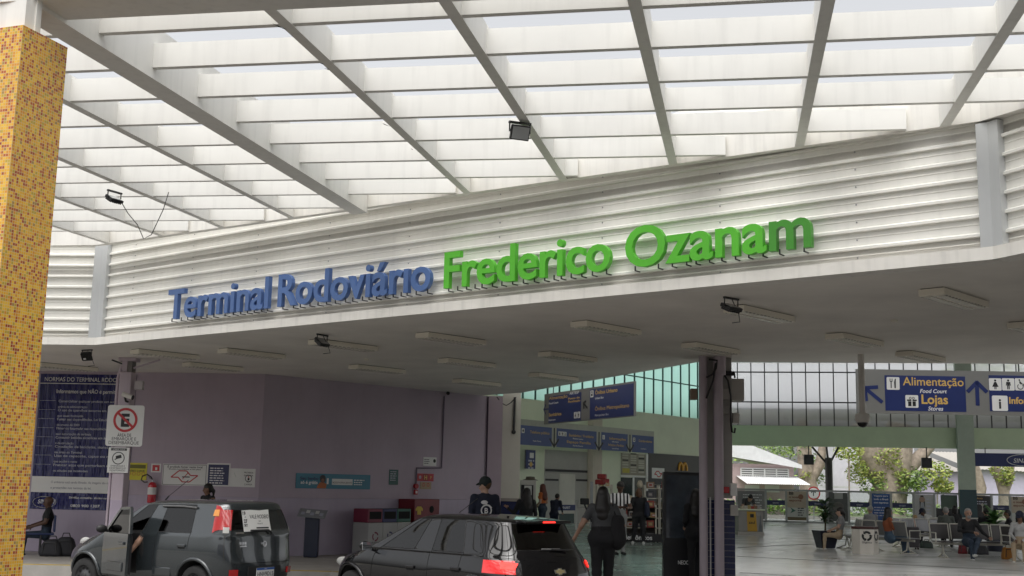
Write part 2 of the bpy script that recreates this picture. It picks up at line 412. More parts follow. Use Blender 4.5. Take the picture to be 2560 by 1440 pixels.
# ------------------------------------------------------------------ entrance canopy: slab, fascia, cladding
RL = Vector((-22, FL.y + (1.1), 0))
d_left = azv(-84); FLL = FL + d_left * 14
d_right = (opl(2560, 637, Vector((0, 0, HCEIL)), Z) - FRt); d_right.z = 0; d_right.normalize(); FRR = FRt + d_right * 9
E1 = oz(1302, 982, HCEIL); E2 = oz(1752, 904, HCEIL); E3 = oz(2560, 910, HCEIL)
e3d = (E3 - E2).normalized(); E4 = E2 + e3d * 24
can = thing('entrance_canopy', (FL.x, FL.y, HCEIL), 'flat grey-ceilinged entrance canopy with white corrugated fascia above the cars', 'canopy')
poly = [FLL, FL, FRt, FRR, Vector((30, 6, 0)), E4, E2, E1, E1 + Vector((-2.5, 3, 0)), Vector((-22, 34, 0))]
MB().prism([(p.x, p.y) for p in poly][::-1], HCEIL, HCEIL + .25, M_ceil).build('ceiling_slab', can)
MB().prism([(p.x, p.y) for p in poly][::-1], 5.3, 5.4, M_ceil).build('canopy_roof', can)
def offs(p, n, o): return p + n * o
PITCHC = .193
def clad(a, b, parent, trims):
    d = (b - a); d.z = 0; L = d.length; d.normalize(); n = d.cross(Z)
    m = fr((a.x, a.y, 0), d)
    MB(m).box(0, L, HCEIL - .005, HCEIL + .125, -.15, .09, M_white2).build('edge_strip', parent)
    prof = []; z = HCEIL + .127; zt = (6.0, 5.8, 5.6)[trims]
    while z < zt:                                   # trapezoid ribs: flat, small rib line, deep step
        prof += [(z, .0), (z + .052, .0), (z + .056, .006), (z + .062, .006), (z + .066, 0), (z + .118, .0), (z + .121, .038), (z + .148, .038), (z + .168, 0)]
        z += PITCHC
    vs = [(x, y, zz) for x in (0, L) for (y, zz) in prof]; k = len(prof)
    MB(m).add(vs, [(i, k + i, k + i + 1, i + 1) for i in range(k - 1)], mat('cladding_enamel', (.86, .85, .80), .45, var=.04, scale=1.2, streak=.06)).build('cladding_panel', parent)
    sc = MB(m)
    s = .9
    while s < L - .3:
        z = HCEIL + .127 + .03
        while z < 6: sc.box(s - .006, s + .006, z, z + .013, 0, .010, M_steel); z += PITCHC
        s += 1.62
    o_ = sc.build('screws', parent); o_['kind'] = 'stuff'
clad(FL, FRt, can, 1); clad(FLL, FL, can, 0); clad(FRt, FRR, can, 2)
M_cover = mat('grey_cover_plate', (.50, .515, .52), .45, var=.05, scale=1.5, streak=.06)
for P_, d1, d2, w in ((FL, d_left, fd, .17), (FRt, -fd, d_right, .14)):
    n1, n2 = (-d1).cross(Z), d2.cross(Z)
    if n1.dot(EYE - P_) < 0: n1 = -n1
    if n2.dot(EYE - P_) < 0: n2 = -n2
    nn = (n1 + n2).normalized() * .06
    c = MB(); q = [P_ + d1 * w + n1 * .085, P_ + nn * 1.5, P_ + d2 * w + n2 * .085]
    q += [P_ + d2 * w, P_, P_ + d1 * w]
    c.prism([(p.x, p.y) for p in q], HCEIL + .127, 5.95 if w > .15 else 5.44, M_cover); c.build('cover_plate', can)

# ------------------------------------------------------------------ pergola
EL, AZB, Z0P = .036, R(10.9), 5.02
pb = Vector((math.sin(AZB) * math.cos(EL), math.cos(AZB) * math.cos(EL), math.sin(EL)))
pa = Vector((math.cos(AZB), -math.sin(AZB), 0)); pnrm = pa.cross(pb); P0 = Vector((0, 0, Z0P))
def pg(u, v, h=0): return P0 + pa * u + pb * v + pnrm * h
def puv(x, y): d = opl(x, y, P0, pnrm) - P0; return d.dot(pa), d.dot(pb)
per = thing('pergola', pg(-5, 8), 'white painted concrete pergola grid of beams and slats over the forecourt', 'pergola')
KL, KR, KRR = puv(248, 614), puv(2444, 312), puv(2560, 277)
dr = Vector((KRR[0] - KR[0], KRR[1] - KR[1])).normalized()
KRR = (KR[0] + dr.x * 6, KR[1] + dr.y * 6)
KR = (KR[0], KR[1] - .14); KRR = (KRR[0], KRR[1] - .14); KL = (KL[0], KL[1] - .08)
KLL = (KL[0] - 14, KL[1] - .35)
KW = Vector((0, 0, -.5))
def ring_v(u):
    if u < KL[0]: return KL[1] + (u - KL[0]) * .025
    if u < KR[0]: return KL[1] + (KR[1] - KL[1]) * (u - KL[0]) / (KR[0] - KL[0])
    return KR[1] + (u - KR[0]) * dr.y / dr.x
def uvbar(name, a, b, w0, w1, h0, h1, m=M_white, cut=None):      # bar in the pergola plane from a to b (uv), offsets across (towards -normal side w0..w1)
    da = Vector((b[0] - a[0], b[1] - a[1])).normalized(); na = Vector((-da.y, da.x))
    c = MB(); vs = []
    for h in (h0, h1):
        for (e, sgn) in ((a, 0), (b, 1)):
            for w in (w0, w1):
                u, v = e[0] + na.x * w, e[1] + na.y * w
                if cut: u, v = cut(u, v, sgn)
                vs.append(pg(u, v, h))
    c.add(vs, [(0, 1, 3, 2), (4, 6, 7, 5), (0, 4, 5, 1), (2, 3, 7, 6), (0, 2, 6, 4), (1, 5, 7, 3)], m)
    return c.build(name, per)
# ring beam along the canopy (three straight runs) and the wide front beam
for a, b in ((KLL, KL), (KL, KR), (KR, KRR)): uvbar('ring_beam', a, b, 0, .12, -.0, .47, M_white2)
VF0, VF1 = 7.55, 8.02
uvbar('front_beam', (-9.5, VF0 + (-9.5 + 5) * .02), (6, VF0 + 11 * .02), 0, VF1 - VF0, -.05, .40)
BU = [-10.58, -9.28, -7.95, -6.55, -3.56, -2.185, -.79, .62, 2.03, 3.45]
for u in BU:
    uvbar('beam', (u, 7.6 + u * .02), (u, ring_v(u + .05) - .0), -.10, .0, 0, .27, M_white, lambda uu, v, s: (uu, ring_v(uu) + .005) if s else (uu, v))
uvbar('main_beam', (-5.37, 7.5), (-5.37, ring_v(-5.2)), -.25, .0, -.085, .40, M_white, lambda uu, v, s: (uu, ring_v(uu) + .005) if s else (uu, v))
# slats run across the beams and are cut square just short of the ring beam
cuts = sorted(BU + [-5.37])
for k in range(0, 12):
    vl = 9.33 + .880 * (k - 2); vr = 9.47 + .94 * (k - 2)
    if k == 0: continue
    def vv(u): return vl + (u + 9) / 7.5 * (vr - vl)
    # right end: where the slat meets the ring beam
    ue = None; u = -12.0
    while u < 6:
        if vv(u) + .06 > ring_v(u): ue = u; break
        u += .01
    if ue is None: ue = 5.6
    segs = [(-15.0, -5.37 + .0), (-5.37 + .25, ue)] if ue > -5.2 else [(-15.0, ue)]
    for i, (a, b) in enumerate(segs):
        uvbar('slat', (a, vv(a)), (b, vv(b)), .0, .07, .012, .235, M_white)

# yellow mosaic pillar and its steel stub
ZT = 4.98
c0, c1 = oz(58, 62, ZT), oz(169, 119, ZT)
AZC = math.atan2(c1.x - c0.x, c1.y - c0.y); Lf = (c1 - c0).length
col = thing('mosaic_pillar', (c0.x - .3, c0.y + .4, ROAD), 'square pillar covered in yellow, amber and rust mosaic tiles at the pergola corner', 'pillar')
m = MB(); m.at(Matrix.Translation((c0.x, c0.y, 0)) @ Matrix.Rotation(-AZC, 4, 'Z'))
m.box(-.62, 0, 0, Lf, ROAD, ZT, mosaic('mosaic_tiles'))
cd, sn = math.cos(AZC), math.sin(AZC)
def colv(co, n):
    lx, ly = co.x * cd - co.y * sn, co.x * sn + co.y * cd
    nx = abs(n.x * cd - n.y * sn)
    return (ly, co.z) if nx > .5 else (lx + .013, co.z)
m.uv = colv
m.build('tiled_shaft', col)
m = MB(); m.at(Matrix.Translation((c0.x, c0.y, 0)) @ Matrix.Rotation(-AZC, 4, 'Z'))
m.box(-.55, -.045, .06, Lf - .25, ZT, ZT + .42, M_white2); m.box(-.06, -.03, Lf - .32, Lf - .27, ZT, ZT + .42, M_white); m.build('steel_stub', col)

# ------------------------------------------------------------------ hall walls
LW0 = Vector((2.99, 55.8, 0)); lwdir = azv(38.1)
BW0 = Vector((15, 66, 0)); bwdir = Vector((math.cos(R(10.9)), -math.sin(R(10.9)), 0))
_s = ((BW0 - LW0).cross(bwdir).z) / lwdir.cross(bwdir).z
HCN = LW0 + lwdir * _s                                              # corner of the hall
LWA = LW0 - lwdir * 7
lhn, bhn = lwdir.cross(Z), bwdir.cross(Z)
def on_hl(x, y, off=0): return opl(x, y, LW0 + lhn * off, lhn)
def on_hb(x, y, off=0): return opl(x, y, BW0 + bhn * off, bhn)
zt1 = on_hl(1600, 1030).z
hl = thing('hall_side_wall', (LWA.x, LWA.y, FLOOR), 'pale green hall side wall under the teal glazing, behind the hanging signs', 'wall')
wall_slab(LWA, HCN, FLOOR, zt1, .2, M_cream).build('solid_wall', hl)
M_teal = translucent('teal_glazing', (.74, .95, .90), .25, zt1 - .3, zt1 + 1.6, .45)
M_milk = translucent('milky_glazing', (.93, .93, .94), .62, 5.2, 7.0)  # shade of the roof behind painted into the foot of these panes
wall_slab(LWA, HCN, zt1, 8.85, .02, M_teal).build('teal_panes', hl)
gm = MB(fr((LWA.x, LWA.y, 0), lwdir)); Ln = (HCN - LWA).length; M_mull = mat('dark_green_mullion', (.02, .06, .05), .5)
s = .3
while s < Ln: gm.box(s - .035, s + .035, zt1, 8.85, 0, .06, M_mull); s += .92
for z in (zt1 + 1.75, zt1 + 3.6): gm.box(0, Ln, z - .03, z + .03, .061, .09, M_mull)
gm.build('mullions', hl)
zb0, zb1 = on_hb(2100, 1117).z, on_hb(2100, 1066).z
BWE = BW0 + bwdir * 27
hb = thing('hall_back_wall', (HCN.x, HCN.y, FLOOR), 'green beam and milky clerestory glazing across the back of the hall', 'wall')
wall_slab(HCN, BWE, zb0, zb1, .35, M_green).build('green_beam', hb)
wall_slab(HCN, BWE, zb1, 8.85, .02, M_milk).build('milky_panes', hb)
gm = MB(fr((HCN.x, HCN.y, 0), bwdir)); Ln = (BWE - HCN).length
step = (on_hb(2140, 1000) - on_hb(2105, 1000)).length
s = (on_hb(1878, 1000) - HCN).dot(bwdir) - 4 * step; s = s % step
while s < Ln: gm.box(s - .028, s + .028, zb1, 8.85, 0, .06, M_mull if 0 else M_dark); s += step
for y in (1006, 931): z = on_hb(2000, y).z; gm.box(0, Ln, z - .035, z + .035, .061, .09, M_dark)
gm.build('mullions', hb)
gc = on_hb(2417, 1100)
for px in (2417,):
    p = on_hb(px, 1200, .25); w = .42
    t = thing('green_column', (p.x, p.y, FLOOR), 'green painted column carrying the beam at the back of the hall', 'column')
    m = MB(fr((p.x, p.y, 0), bwdir)); m.box(-w, w, FLOOR + 1.95, 8.8, -.2, .22, mat('column_green', (.40, .46, .38), .6)); m.build('shaft', t)
    m = MB(fr((p.x, p.y, 0), bwdir)); m.box(-w - .01, w + .01, FLOOR, FLOOR + 1.95, -.2, .23, mat('column_foot_teal', (.015, .05, .06), .3)); m.build('painted_foot', t)
# high hall roof and the unseen right flank
hr = MB(); hp = [LWA + Vector((-6, -24, 0)), E1 + Vector((-3, 1, 0)), E2 + Vector((0, .4, 0)), E4 + Vector((0, .4, 0)), BWE + Vector((0, .1, 0)), HCN + Vector((0, .1, 0)), LWA]
hr.prism([(p.x, p.y) for p in hp][::-1], 8.85, 9.0, mat('hall_roof_sheet', (.75, .76, .75), .7)); hr.build('hall_roof')
bpy.data.objects['hall_roof'].name = 'hall_ceiling'
tag(bpy.data.objects['hall_ceiling'], 'high sheet ceiling over the waiting hall', 'ceiling')
# unseen block added behind the viewer to darken the car reflections
ob_ = thing('unseen_reflection_blocker', (0, -34, ROAD), 'unseen lilac block with dark openings, added behind the viewer to darken reflections', 'building')
m = MB(); m.box(-45, 45, -38, -34, ROAD, 6.5, M_lilac); m.build('wall', ob_)  # wall of the added unseen block
m = MB()
for i in range(12): m.box(-42 + i * 7, -37.5 + i * 7, -34.003, -33.95, ROAD + .2, 3.6, M_dark)
m.build('blocker_opening', ob_)
# chipped spots and a peeling stain on the old concrete grid
M_chip = mat('chip_dark', (.02, .018, .016), .9, var=0); M_stain = mat('peeling_stain', (.42, .36, .30), .9, var=.4, scale=6)
for (x, y, l) in ((700, 66, .16), (806, 158, .05), (818, 172, .06), (965, 311, .14), (104, 18, .07), (1030, 372, .04)):
    u_, v_ = puv(x, y); c = MB(); pts = []
    for i in range(7): t_ = i / 6 - .5; pts.append((u_ + t_ * l * .35 + random.uniform(-.006, .006), v_ + t_ * l))
    c.add([pg(a - .008 * (1 - abs(i / 3 - 1)) - .002, b_, -.004) for i, (a, b_) in enumerate(pts)] + [pg(a + .008 * (1 - abs(i / 3 - 1)) + .002, b_, -.004) for i, (a, b_) in enumerate(pts)], [(i, i + 1, i + 8, i + 7) for i in range(6)], M_chip)
    c.build('chip', per)
# ================================================================== FACADE LETTERING
M_lblue = mat('blue_letter_paint', (.075, .15, .36), .4, var=.06, scale=3)
M_lgreen = mat('green_letter_paint', (.105, .50, .035), .4, var=.06, scale=3)
M_lgreen2 = mat('green_letter_paint_deep', (.065, .30, .035), .4, var=.06, scale=3)
def fsz(x, y): p = opl(x, y, FL + fn * .2, fn); return (p - FL).dot(fd), p.z
def facade_words(label, words, mt, cat):
    s0, z0 = fsz(*words[0][1]); base = FL + fd * s0 + fn * .12
    t = thing('facade_lettering', (base.x, base.y, z0), label, cat)
    for (w, a, b) in words:
        (sa, za), (sb, zb) = fsz(*a), fsz(*b)
        M = fr((FL.x, FL.y, 0), fd)
        vs, _ = text_geo(w, .017); x0 = min(v.x for v in vs); x1 = max(v.x for v in vs)
        size = CAPH / .727; k = (sb - sa) / ((x1 - x0) * size)
        for i, ch in enumerate(w):                      # every letter is a block of its own on steel pins
            full, _ = text_geo(w[:i + 1], .017); own, _f = text_geo(ch, .017)
            xo = max(v.x for v in full) - (max(v.x for v in own) - min(v.x for v in own))
            xs = sa + (xo - x0) * size * k; zz = za + (zb - za) * (xs - sa) / (sb - sa)
            wd = (max(v.x for v in own) - min(v.x for v in own)) * size * k
            c = MB(M); mm = mt if not (ch == 'm' and w == 'Ozanam') else M_lgreen2
            c.text(ch, xs, zz, size, mm, z=.11, bold=.017, sx=k, ext=.07)
            c.build('letter', t)
            c = MB(M)
            for q in ((.5,) if wd < .16 else (.22, .8)):
                c = MB(M); c.box(xs + wd * q - .007, xs + wd * q + .007, zz - .05, zz + .01, .135, .147, M_dark)
                c.box(xs + wd * q - .007, xs + wd * q + .007, zz - .05, zz - .038, 0, .1345, M_dark); c.build('letter_pin', t)
    return t
CAPH = .50
facade_words('blue raised letters reading Terminal Rodoviário on the corrugated fascia', [("Terminal", (414, 797), (666, 768)), ("Rodoviárıo", (690, 765), (1072, 722))], M_lblue, 'sign')
CAPH = .50
facade_words('bright green raised letters reading Frederico Ozanam on the fascia', [("Frederico", (1106, 719), (1522, 672)), ("Ozanam", (1560, 668), (2026, 613))], M_lgreen, 'sign')

# ================================================================== CEILING LIGHTS
M_fix = mat('fixture_enamel', (.78, .74, .64), .4, var=.04)
M_slot = mat('fixture_slot', (.08, .075, .06), .6)
LAZ = 43.5
def make_fixture():
    t = thing('ceiling_light', (0, 0, 0), 'x', 'ceiling light', 'fluorescent fixtures on the canopy ceiling')
    m = MB()
    m.box(-.15, .15, 0, 1.25, -.085, -.01, M_fix); m.box(-.13, .13, .01, 1.24, -.01, .0, M_slot); m.build('housing', t, local=True)
    m = MB()
    for x in (-.075, .075):
        m.box(x - .05, x + .05, .05, 1.20, -.092, -.0855, mat('reflector', (.7, .68, .6), .25, metal=.3, var=0))
        for i in range(14): m.box(x - .05, x + .05, .08 + i * .083, .092 + i * .083, -.094, -.0921, M_fix)
    m.build('louvre', t, local=True)
    m = MB()
    m.box(-.145, -.13, .05, 1.2, -.0875, -.0855, M_slot)
    for i in range(13): m.box(.128, .146, .07 + i * .088, .11 + i * .088, -.0875, -.0855, M_slot)
    m.build('slot', t, local=True)
    return t
LT = [((2328, 730), 'largest light fixture, nearest the right grey cover plate'),
      ((1833, 772), 'light fixture just under the spotlight below the green letters'),
      ((1446, 810), 'light fixture below the gap between Frederico and Ozanam'),
      ((1055, 838), 'light fixture below the end of the word Rodoviário'),
      ((784, 855), 'light fixture just under the spotlight below the blue letters'),
      ((556, 877), 'light fixture below the start of the word Terminal'),
      ((336, 879), 'light fixture beside the top of the lilac sign column'),
      ((95, 912), 'light fixture half hidden behind the mosaic pillar'),
      ((2546, 812), 'light fixture cut by the right edge of the picture'),
      ((2086, 840), 'light fixture to the left above the dome camera pole'),
      ((1722, 863), 'light fixture just in front of the twin column tops'),
      ((1361, 885), 'light fixture in the middle row, left of the twin columns'),
      ((1108, 901), 'light fixture in the middle row above the shaded lilac wall'),
      ((883, 917), 'light fixture nearest above the blue advert'),
      ((465, 911), 'short-looking light fixture right of the lilac sign column'),
      ((2260, 884), 'light fixture just above the food court hanging sign'),
      ((1334, 937), 'light fixture nearest the hanging bus sign'),
      ((1142, 952), 'rearmost light fixture, close to the ceiling camera on the shaded wall')]
fix0 = None
for (px, lb) in LT:
    p = oz(px[0], px[1], HCEIL - .05)
    if fix0 is None: o = fix0 = make_fixture()
    else: o = copy_thing(fix0, (0, 0, 0), 0, '')
    o.location = (p.x, p.y, HCEIL - .001); o.rotation_euler = (0, 0, -R(LAZ)); o['label'] = 'white ' + lb
# small square sensors and nail stubs on the ceiling
for (x, y, lb) in ((1510 * 0 + 916, 897, 'small white smoke sensor on the ceiling above the shaded wall'), (2235, 800, 'small white sensor box on the ceiling right of centre')):
    p = oz(x, y, HCEIL); m = MB(); m.lathe([(.0, -.03), (.04, -.03), (.05, -.012), (.05, 0)], M_fix, 12, (p.x, p.y, HCEIL)); tag(m.build('ceiling_sensor', loc=(p.x, p.y, HCEIL)), lb, 'sensor')

# ================================================================== FLOODLIGHTS
M_alu = mat('black_enamel', (.015, .015, .016), .35)
def floodlight(p, yaw, tilt, label, s=1.0, wire=None):
    t = thing('floodlight', p, label, 'floodlight', 'black floodlights')
    M = Matrix.Translation(p) @ Matrix.Rotation(yaw, 4, 'Z')
    b = MB(M); r = .13 * s
    b.tube([(-r, 0, -.02), (-r, 0, -.13 * s)], .008, M_alu, 6); b.tube([(r, 0, -.02), (r, 0, -.13 * s)], .008, M_alu, 6); b.box(-r - .01, r + .01, -.015, .015, -.022, 0, M_alu)
    b.build('bracket', t)
    H = M @ Matrix.Translation((0, 0, -.13 * s)) @ Matrix.Rotation(tilt, 4, 'X')
    h = MB(H); h.rbox(-.12 * s, .12 * s, -.03 * s, .02 * s, -.09 * s, .09 * s, M_alu, .008)
    for i in range(6): h.box(-.1 * s + i * .04 * s - .004, -.1 * s + i * .04 * s + .004, .02 * s, .045 * s, -.07 * s, .07 * s, M_alu)
    h.box(-.02 * s, .05 * s, .046 * s, .05 * s, -.05 * s, -.02 * s, mat('rating_plate', (.6, .6, .6), .5)); h.build('lamp_head', t)
    g = MB(H); g.box(-.105 * s, .105 * s, -.033 * s, -.031 * s, -.075 * s, .075 * s, mat('lamp_glass', (.35, .36, .36), .1)); g.build('lamp_glass', t)
    if wire: w = MB(); w.tube(wire, .006, M_alu, 5); w.build('cable', t)
    return t
u, v = puv(1300, 303); q = pg(u, v, -.01)
floodlight(q, R(20), R(25), 'black floodlight with a white plate under a pergola beam above the green letters', .85)
u, v = puv(287, 476); q = pg(u, v, -.01)
wr = [q + Vector((.1, 0, -.15)), q + Vector((.2, 0, -.30)), q + Vector((.32, .05, -.44)), q + Vector((.40, .1, -.62)), q + Vector((.50, .1, -.56)), q + Vector((.62, .15, -.2)), q + Vector((.66, .2, .05))]
floodlight(q, R(60), R(-60), 'black floodlight with a dangling cable under the pergola left of the fascia', .85, wr)
for x, y, yw, tl, lb in ((218, 874, R(150), R(-25), 'black floodlight on the canopy ceiling beside the mosaic pillar'), (806, 836, R(60), R(-50), 'black floodlight on the ceiling edge below the blue letters'), (1828, 744, R(40), R(-65), 'black floodlight on the ceiling edge below the green letters')):
    p = oz(x, y, HCEIL); w = [p, p + Vector((.1, .05, -.2)), p + Vector((.12, .1, -.28)), p + Vector((.02, .05, -.3))]
    floodlight(p, yw, tl, lb, .95, w)

# ================================================================== SIGN BOARDS UNDER THE CEILING
M_board = mat('sign_grey', (.17, .17, .16), .5, var=.03)
M_navy = mat('sign_navy', (.010, .022, .115), .4, var=.05)
M_navy2 = mat('sign_faded_blue', (.05, .085, .24), .4, var=.05)
M_gold = mat('sign_gold_text', (.62, .40, .10), .5, var=0)
M_wtxt = mat('white_lettering', (.75, .75, .75), .5, var=0)
M_btxt = mat('black_lettering', (.012, .012, .014), .5, var=0)
M_whp = mat('white_panel', (.72, .72, .70), .4, var=.03)
M_red = mat('sign_red', (.48, .02, .025), .4, var=.04)
def picto(m, kind, x, y, s):                         # white square symbols, x y = lower left corner
    m.prism([(x + a * s, y + b * s) for a, b in ((.06, 0), (.94, 0), (1, .06), (1, .94), (.94, 1), (.06, 1), (0, .94), (0, .06))], .006, .008, M_whp)
    def P(pts): m.prism([(x + a * s, y + b * s) for a, b in pts], .009, .011, M_btxt)
    if kind == 'fork':
        P([(.3, .12), (.38, .12), (.38, .6), (.46, .66), (.46, .88), (.42, .88), (.42, .68), (.36, .68), (.36, .88), (.32, .88), (.32, .68), (.27, .68), (.27, .88), (.23, .88), (.23, .66), (.3, .6)])
        P([(.6, .12), (.7, .12), (.72, .88), (.64, .86), (.58, .6)])
    elif kind == 'gift':
        P([(.2, .12), (.8, .12), (.8, .5), (.2, .5)]); P([(.12, .53), (.88, .53), (.88, .64), (.12, .64)])
        m.ring(x + .38 * s, y + .75 * s, .06 * s, .1 * s, .009, .011, M_btxt, 12); m.ring(x + .62 * s, y + .75 * s, .06 * s, .1 * s, .009, .011, M_btxt, 12)
        m.box(x + .46 * s, x + .54 * s, y + .14 * s, y + .64 * s, .011, .012, M_whp)
    elif kind in ('woman', 'man'):
        m.disc(x + .5 * s, y + .82 * s, .09 * s, .009, .011, M_btxt, 14)
        if kind == 'woman': P([(.42, .7), (.58, .7), (.75, .3), (.58, .3), (.58, .1), (.52, .1), (.52, .3), (.48, .3), (.48, .1), (.42, .1), (.42, .3), (.25, .3)])
        else: P([(.34, .7), (.66, .7), (.70, .4), (.63, .4), (.6, .6), (.6, .1), (.52, .1), (.52, .38), (.48, .38), (.48, .1), (.4, .1), (.4, .6), (.37, .4), (.30, .4)])
    elif kind == 'chair':
        m.disc(x + .36 * s, y + .85 * s, .07 * s, .009, .011, M_btxt, 12); m.ring(x + .42 * s, y + .32 * s, .19 * s, .25 * s, .009, .011, M_btxt, 20, R(130), R(400))
        P([(.34, .76), (.42, .76), (.44, .5), (.64, .5), (.76, .2), (.86, .22), (.84, .27), (.79, .27), (.69, .56), (.36, .56)])
    elif kind == 'i': m.text('i', x + .5 * s, y + .17 * s, s * .9, M_btxt, .009, 'c', .03)
    elif kind == 'bus': P([(.25, .2), (.75, .2), (.75, .85), (.25, .85)]); m.box(x + .32 * s, x + .68 * s, y + .5 * s, y + .72 * s, .011, .012, M_whp)
    elif kind == 'plus': m.disc(x + .5 * s, y + .5 * s, .28 * s, .009, .011, M_btxt, 14)
# food court sign, right
p = oz(2155, 1030, 3.44); dS = azv(93); sg = thing('hanging_sign', (p.x, p.y, 3.44), 'grey hanging sign with navy panels reading Alimentação and Lojas at upper right', 'sign')
nS = dS.cross(Z)
M = fr((p.x, p.y, 0), dS)
def sxz(x, y): q = opl(x, y, p, nS); return (q - p).dot(dS), q.z
x0, z0 = sxz(2155, 1030); x1, z1 = sxz(2700, 928)
H_ = MB(M); z1 = sxz(2300, 925)[1]; H_.box(-.1, x1, 3.42, z1, -.06, 0, M_board); H_.build('board', sg)
def panel(m_, a, b, M_=None): (xa, za), (xb, zb) = sxz(*a), sxz(*b); m_.box(xa, xb, zb, za, .0, .005, M_ or M_navy); return xa, xb, zb, za
n_ = MB(M); A = panel(n_, (2211, 938), (2416, 1030)); B = panel(n_, (2471, 938), (2640, 1031)); n_.build('navy_panel', sg)
l_ = MB(M)
def tx(t, x, y, x2, mm, al='l', sh=0, b=.015): (xa, za), (xb, _) = sxz(x, y), sxz(x2, y); vs, _f = text_geo(t, b); l_.text(t, xa, za, (xb - xa) / (max(v.x for v in vs) - min(v.x for v in vs)), mm, .007, 'l', b, shear=sh)
tx('Alimentação', 2257, 963, 2410, M_gold, b=.022); tx('Food Court', 2300, 982, 2366, M_wtxt, sh=.2); tx('Lojas', 2304, 1009, 2370, M_gold, b=.022); tx('Stores', 2320, 1026, 2357, M_wtxt, sh=.2)
a_ = sxz(2217, 974); picto(l_, 'fork', a_[0], a_[1], sxz(2249, 974)[0] - a_[0]); a_ = sxz(2264, 1019); picto(l_, 'gift', a_[0], a_[1], sxz(2296, 1019)[0] - a_[0])
for i, k in enumerate(('woman', 'man', 'chair')): a_ = sxz(2473 + i * 32.5, 976); picto(l_, k, a_[0], a_[1], sxz(2504, 976)[0] - sxz(2473, 976)[0])
a_ = sxz(2481, 1027); picto(l_, 'i', a_[0], a_[1], sxz(2520, 1027)[0] - a_[0])
tx('Informações', 2523, 1009, 2640, M_gold, b=.022)
l_.build('lettering', sg)
a_ = MB(M); q = sxz(2184, 988); a_.arrow(q[0], q[1], .46, R(140), .075, M_navy); a_.build('arrow', sg); a_ = MB(M); q = sxz(2443, 985); a_.arrow(q[0], q[1], .48, R(90), .08, M_navy); a_.build('arrow', sg)
for x in (.6, 3.2): h_ = MB(M); h_.tube([(x, z1, -.03), (x, 8.85, -.03)], .012, M_dark, 6); h_.build('hanging_rod', sg)
# bus sign, turned towards the camera, middle
az = 157.0; pA = oz(1360, 1061, 3.42); dS = azv(az); nS = dS.cross(Z); p = pA
sg = thing('hanging_sign', (p.x, p.y, 3.42), 'grey hanging sign with navy panels about urban and metropolitan buses, hung at a slant', 'sign')
M = fr((p.x, p.y, 0), dS)
b_ = MB(M); zt_ = sxz(1360, 986)[1]; xe = sxz(1585, 990)[0]; b_.box(0, xe, 3.42, zt_, -.06, 0, M_board); b_.build('board', sg)
n_ = MB(M); xa, xb = sxz(1372, 1020)[0], sxz(1453, 1000)[0]; n_.box(xa, xb, 3.44, zt_ - .08, 0, .005, M_navy); xc, xd = sxz(1475, 1000)[0], sxz(1584, 1000)[0]; n_.box(xc, xd, 3.44, zt_ - .05, 0, .005, M_navy); n_.build('navy_panel', sg)
l_ = MB(M)
def T2(t, x, z, w, mm, b=.02): l_.text(t, x, z, .1, mm, .007, 'l', b, width=w) if 0 else l_.text(t, x, z, w[1], mm, .007, 'l', b, width=w[0])
W1, W2 = xb - xa, xd - xc
T2('Alimentação', xa + .02, 4.06, (W1 * .58, .12), M_gold); T2('Food Court', xa + .02, 3.94, (W1 * .3, .07), M_wtxt); T2('ARTESP', xa + W1 * .66, 4.12, (W1 * .28, .1), M_wtxt); T2('Posto de', xa + W1 * .62, 4.0, (W1 * .34, .07), M_gold); T2('Fiscalização', xa + W1 * .62, 3.92, (W1 * .36, .07), M_gold)
T2('Sanitários', xa + .02, 3.62, (W1 * .4, .12), M_gold); T2('Restroom', xa + .02, 3.5, (W1 * .22, .06), M_wtxt)
picto(l_, 'woman', xa + W1 * .8, 3.5, .16); picto(l_, 'man', xa + W1 * .9, 3.5, .16)
picto(l_, 'bus', xc + .03, 3.98, .17); T2('Ônibus Urbano', xc + W2 * .13, 4.04, (W2 * .52, .13), M_gold); T2('Urban Bus', xc + W2 * .13, 3.92, (W2 * .2, .07), M_wtxt)
T2('Ônibus Metropolitano', xc + W2 * .13, 3.64, (W2 * .78, .13), M_gold); T2('Metropolitan Bus', xc + W2 * .13, 3.5, (W2 * .32, .07), M_wtxt)
l_.build('lettering', sg)
a_ = MB(M); a_.arrow(sxz(1366, 1020)[0], 3.82, .3, R(180), .04, M_navy); a_.build('arrow', sg); a_ = MB(M); a_.arrow((xb + xc) / 2, 3.8, .26, R(150), .05, M_btxt); a_.build('arrow', sg)
for x in (.5, xe - .5): h_ = MB(M); h_.tube([(x, zt_, -.03), (x, 8.85, -.03)], .012, M_dark, 6); h_.build('hanging_rod', sg)
# long faded blue board in front of the hall side wall
p = on_hl(1300, 1110, 1.6); dS = lwdir; nS = lhn; M = fr((p.x, p.y, 0), dS); x1 = sxz(1635, 1115)[0]; zb_, zt_ = sxz(1400, 1118)[1], sxz(1400, 1071)[1]
sg = thing('hanging_sign', (p.x, p.y, zb_), 'long faded blue sign board with downward arrows along the hall side wall', 'sign')
m = MB(M); m.box(0, x1, zb_, zt_ + .25, -.08, 0, mat('sign_pale_frame', (.42, .43, .37), .5)); m.build('board', sg)
n_ = MB(M); l_ = MB(M); a_ = MB(M); cutx = [(1300, 1379), (1391, 1491), (1503, 1569), (1580, 1634)]
tl = [('Telefone público', 'Public Phone', None, None), ('Sanitários / Fraldário', 'Restroom', 'Espaço Família', 'Family Room'), ('Informações', 'Information', 'Achados e Perdidos', 'Lost and Found'), ('Guarda-volumes', 'Lockers', None, None)]
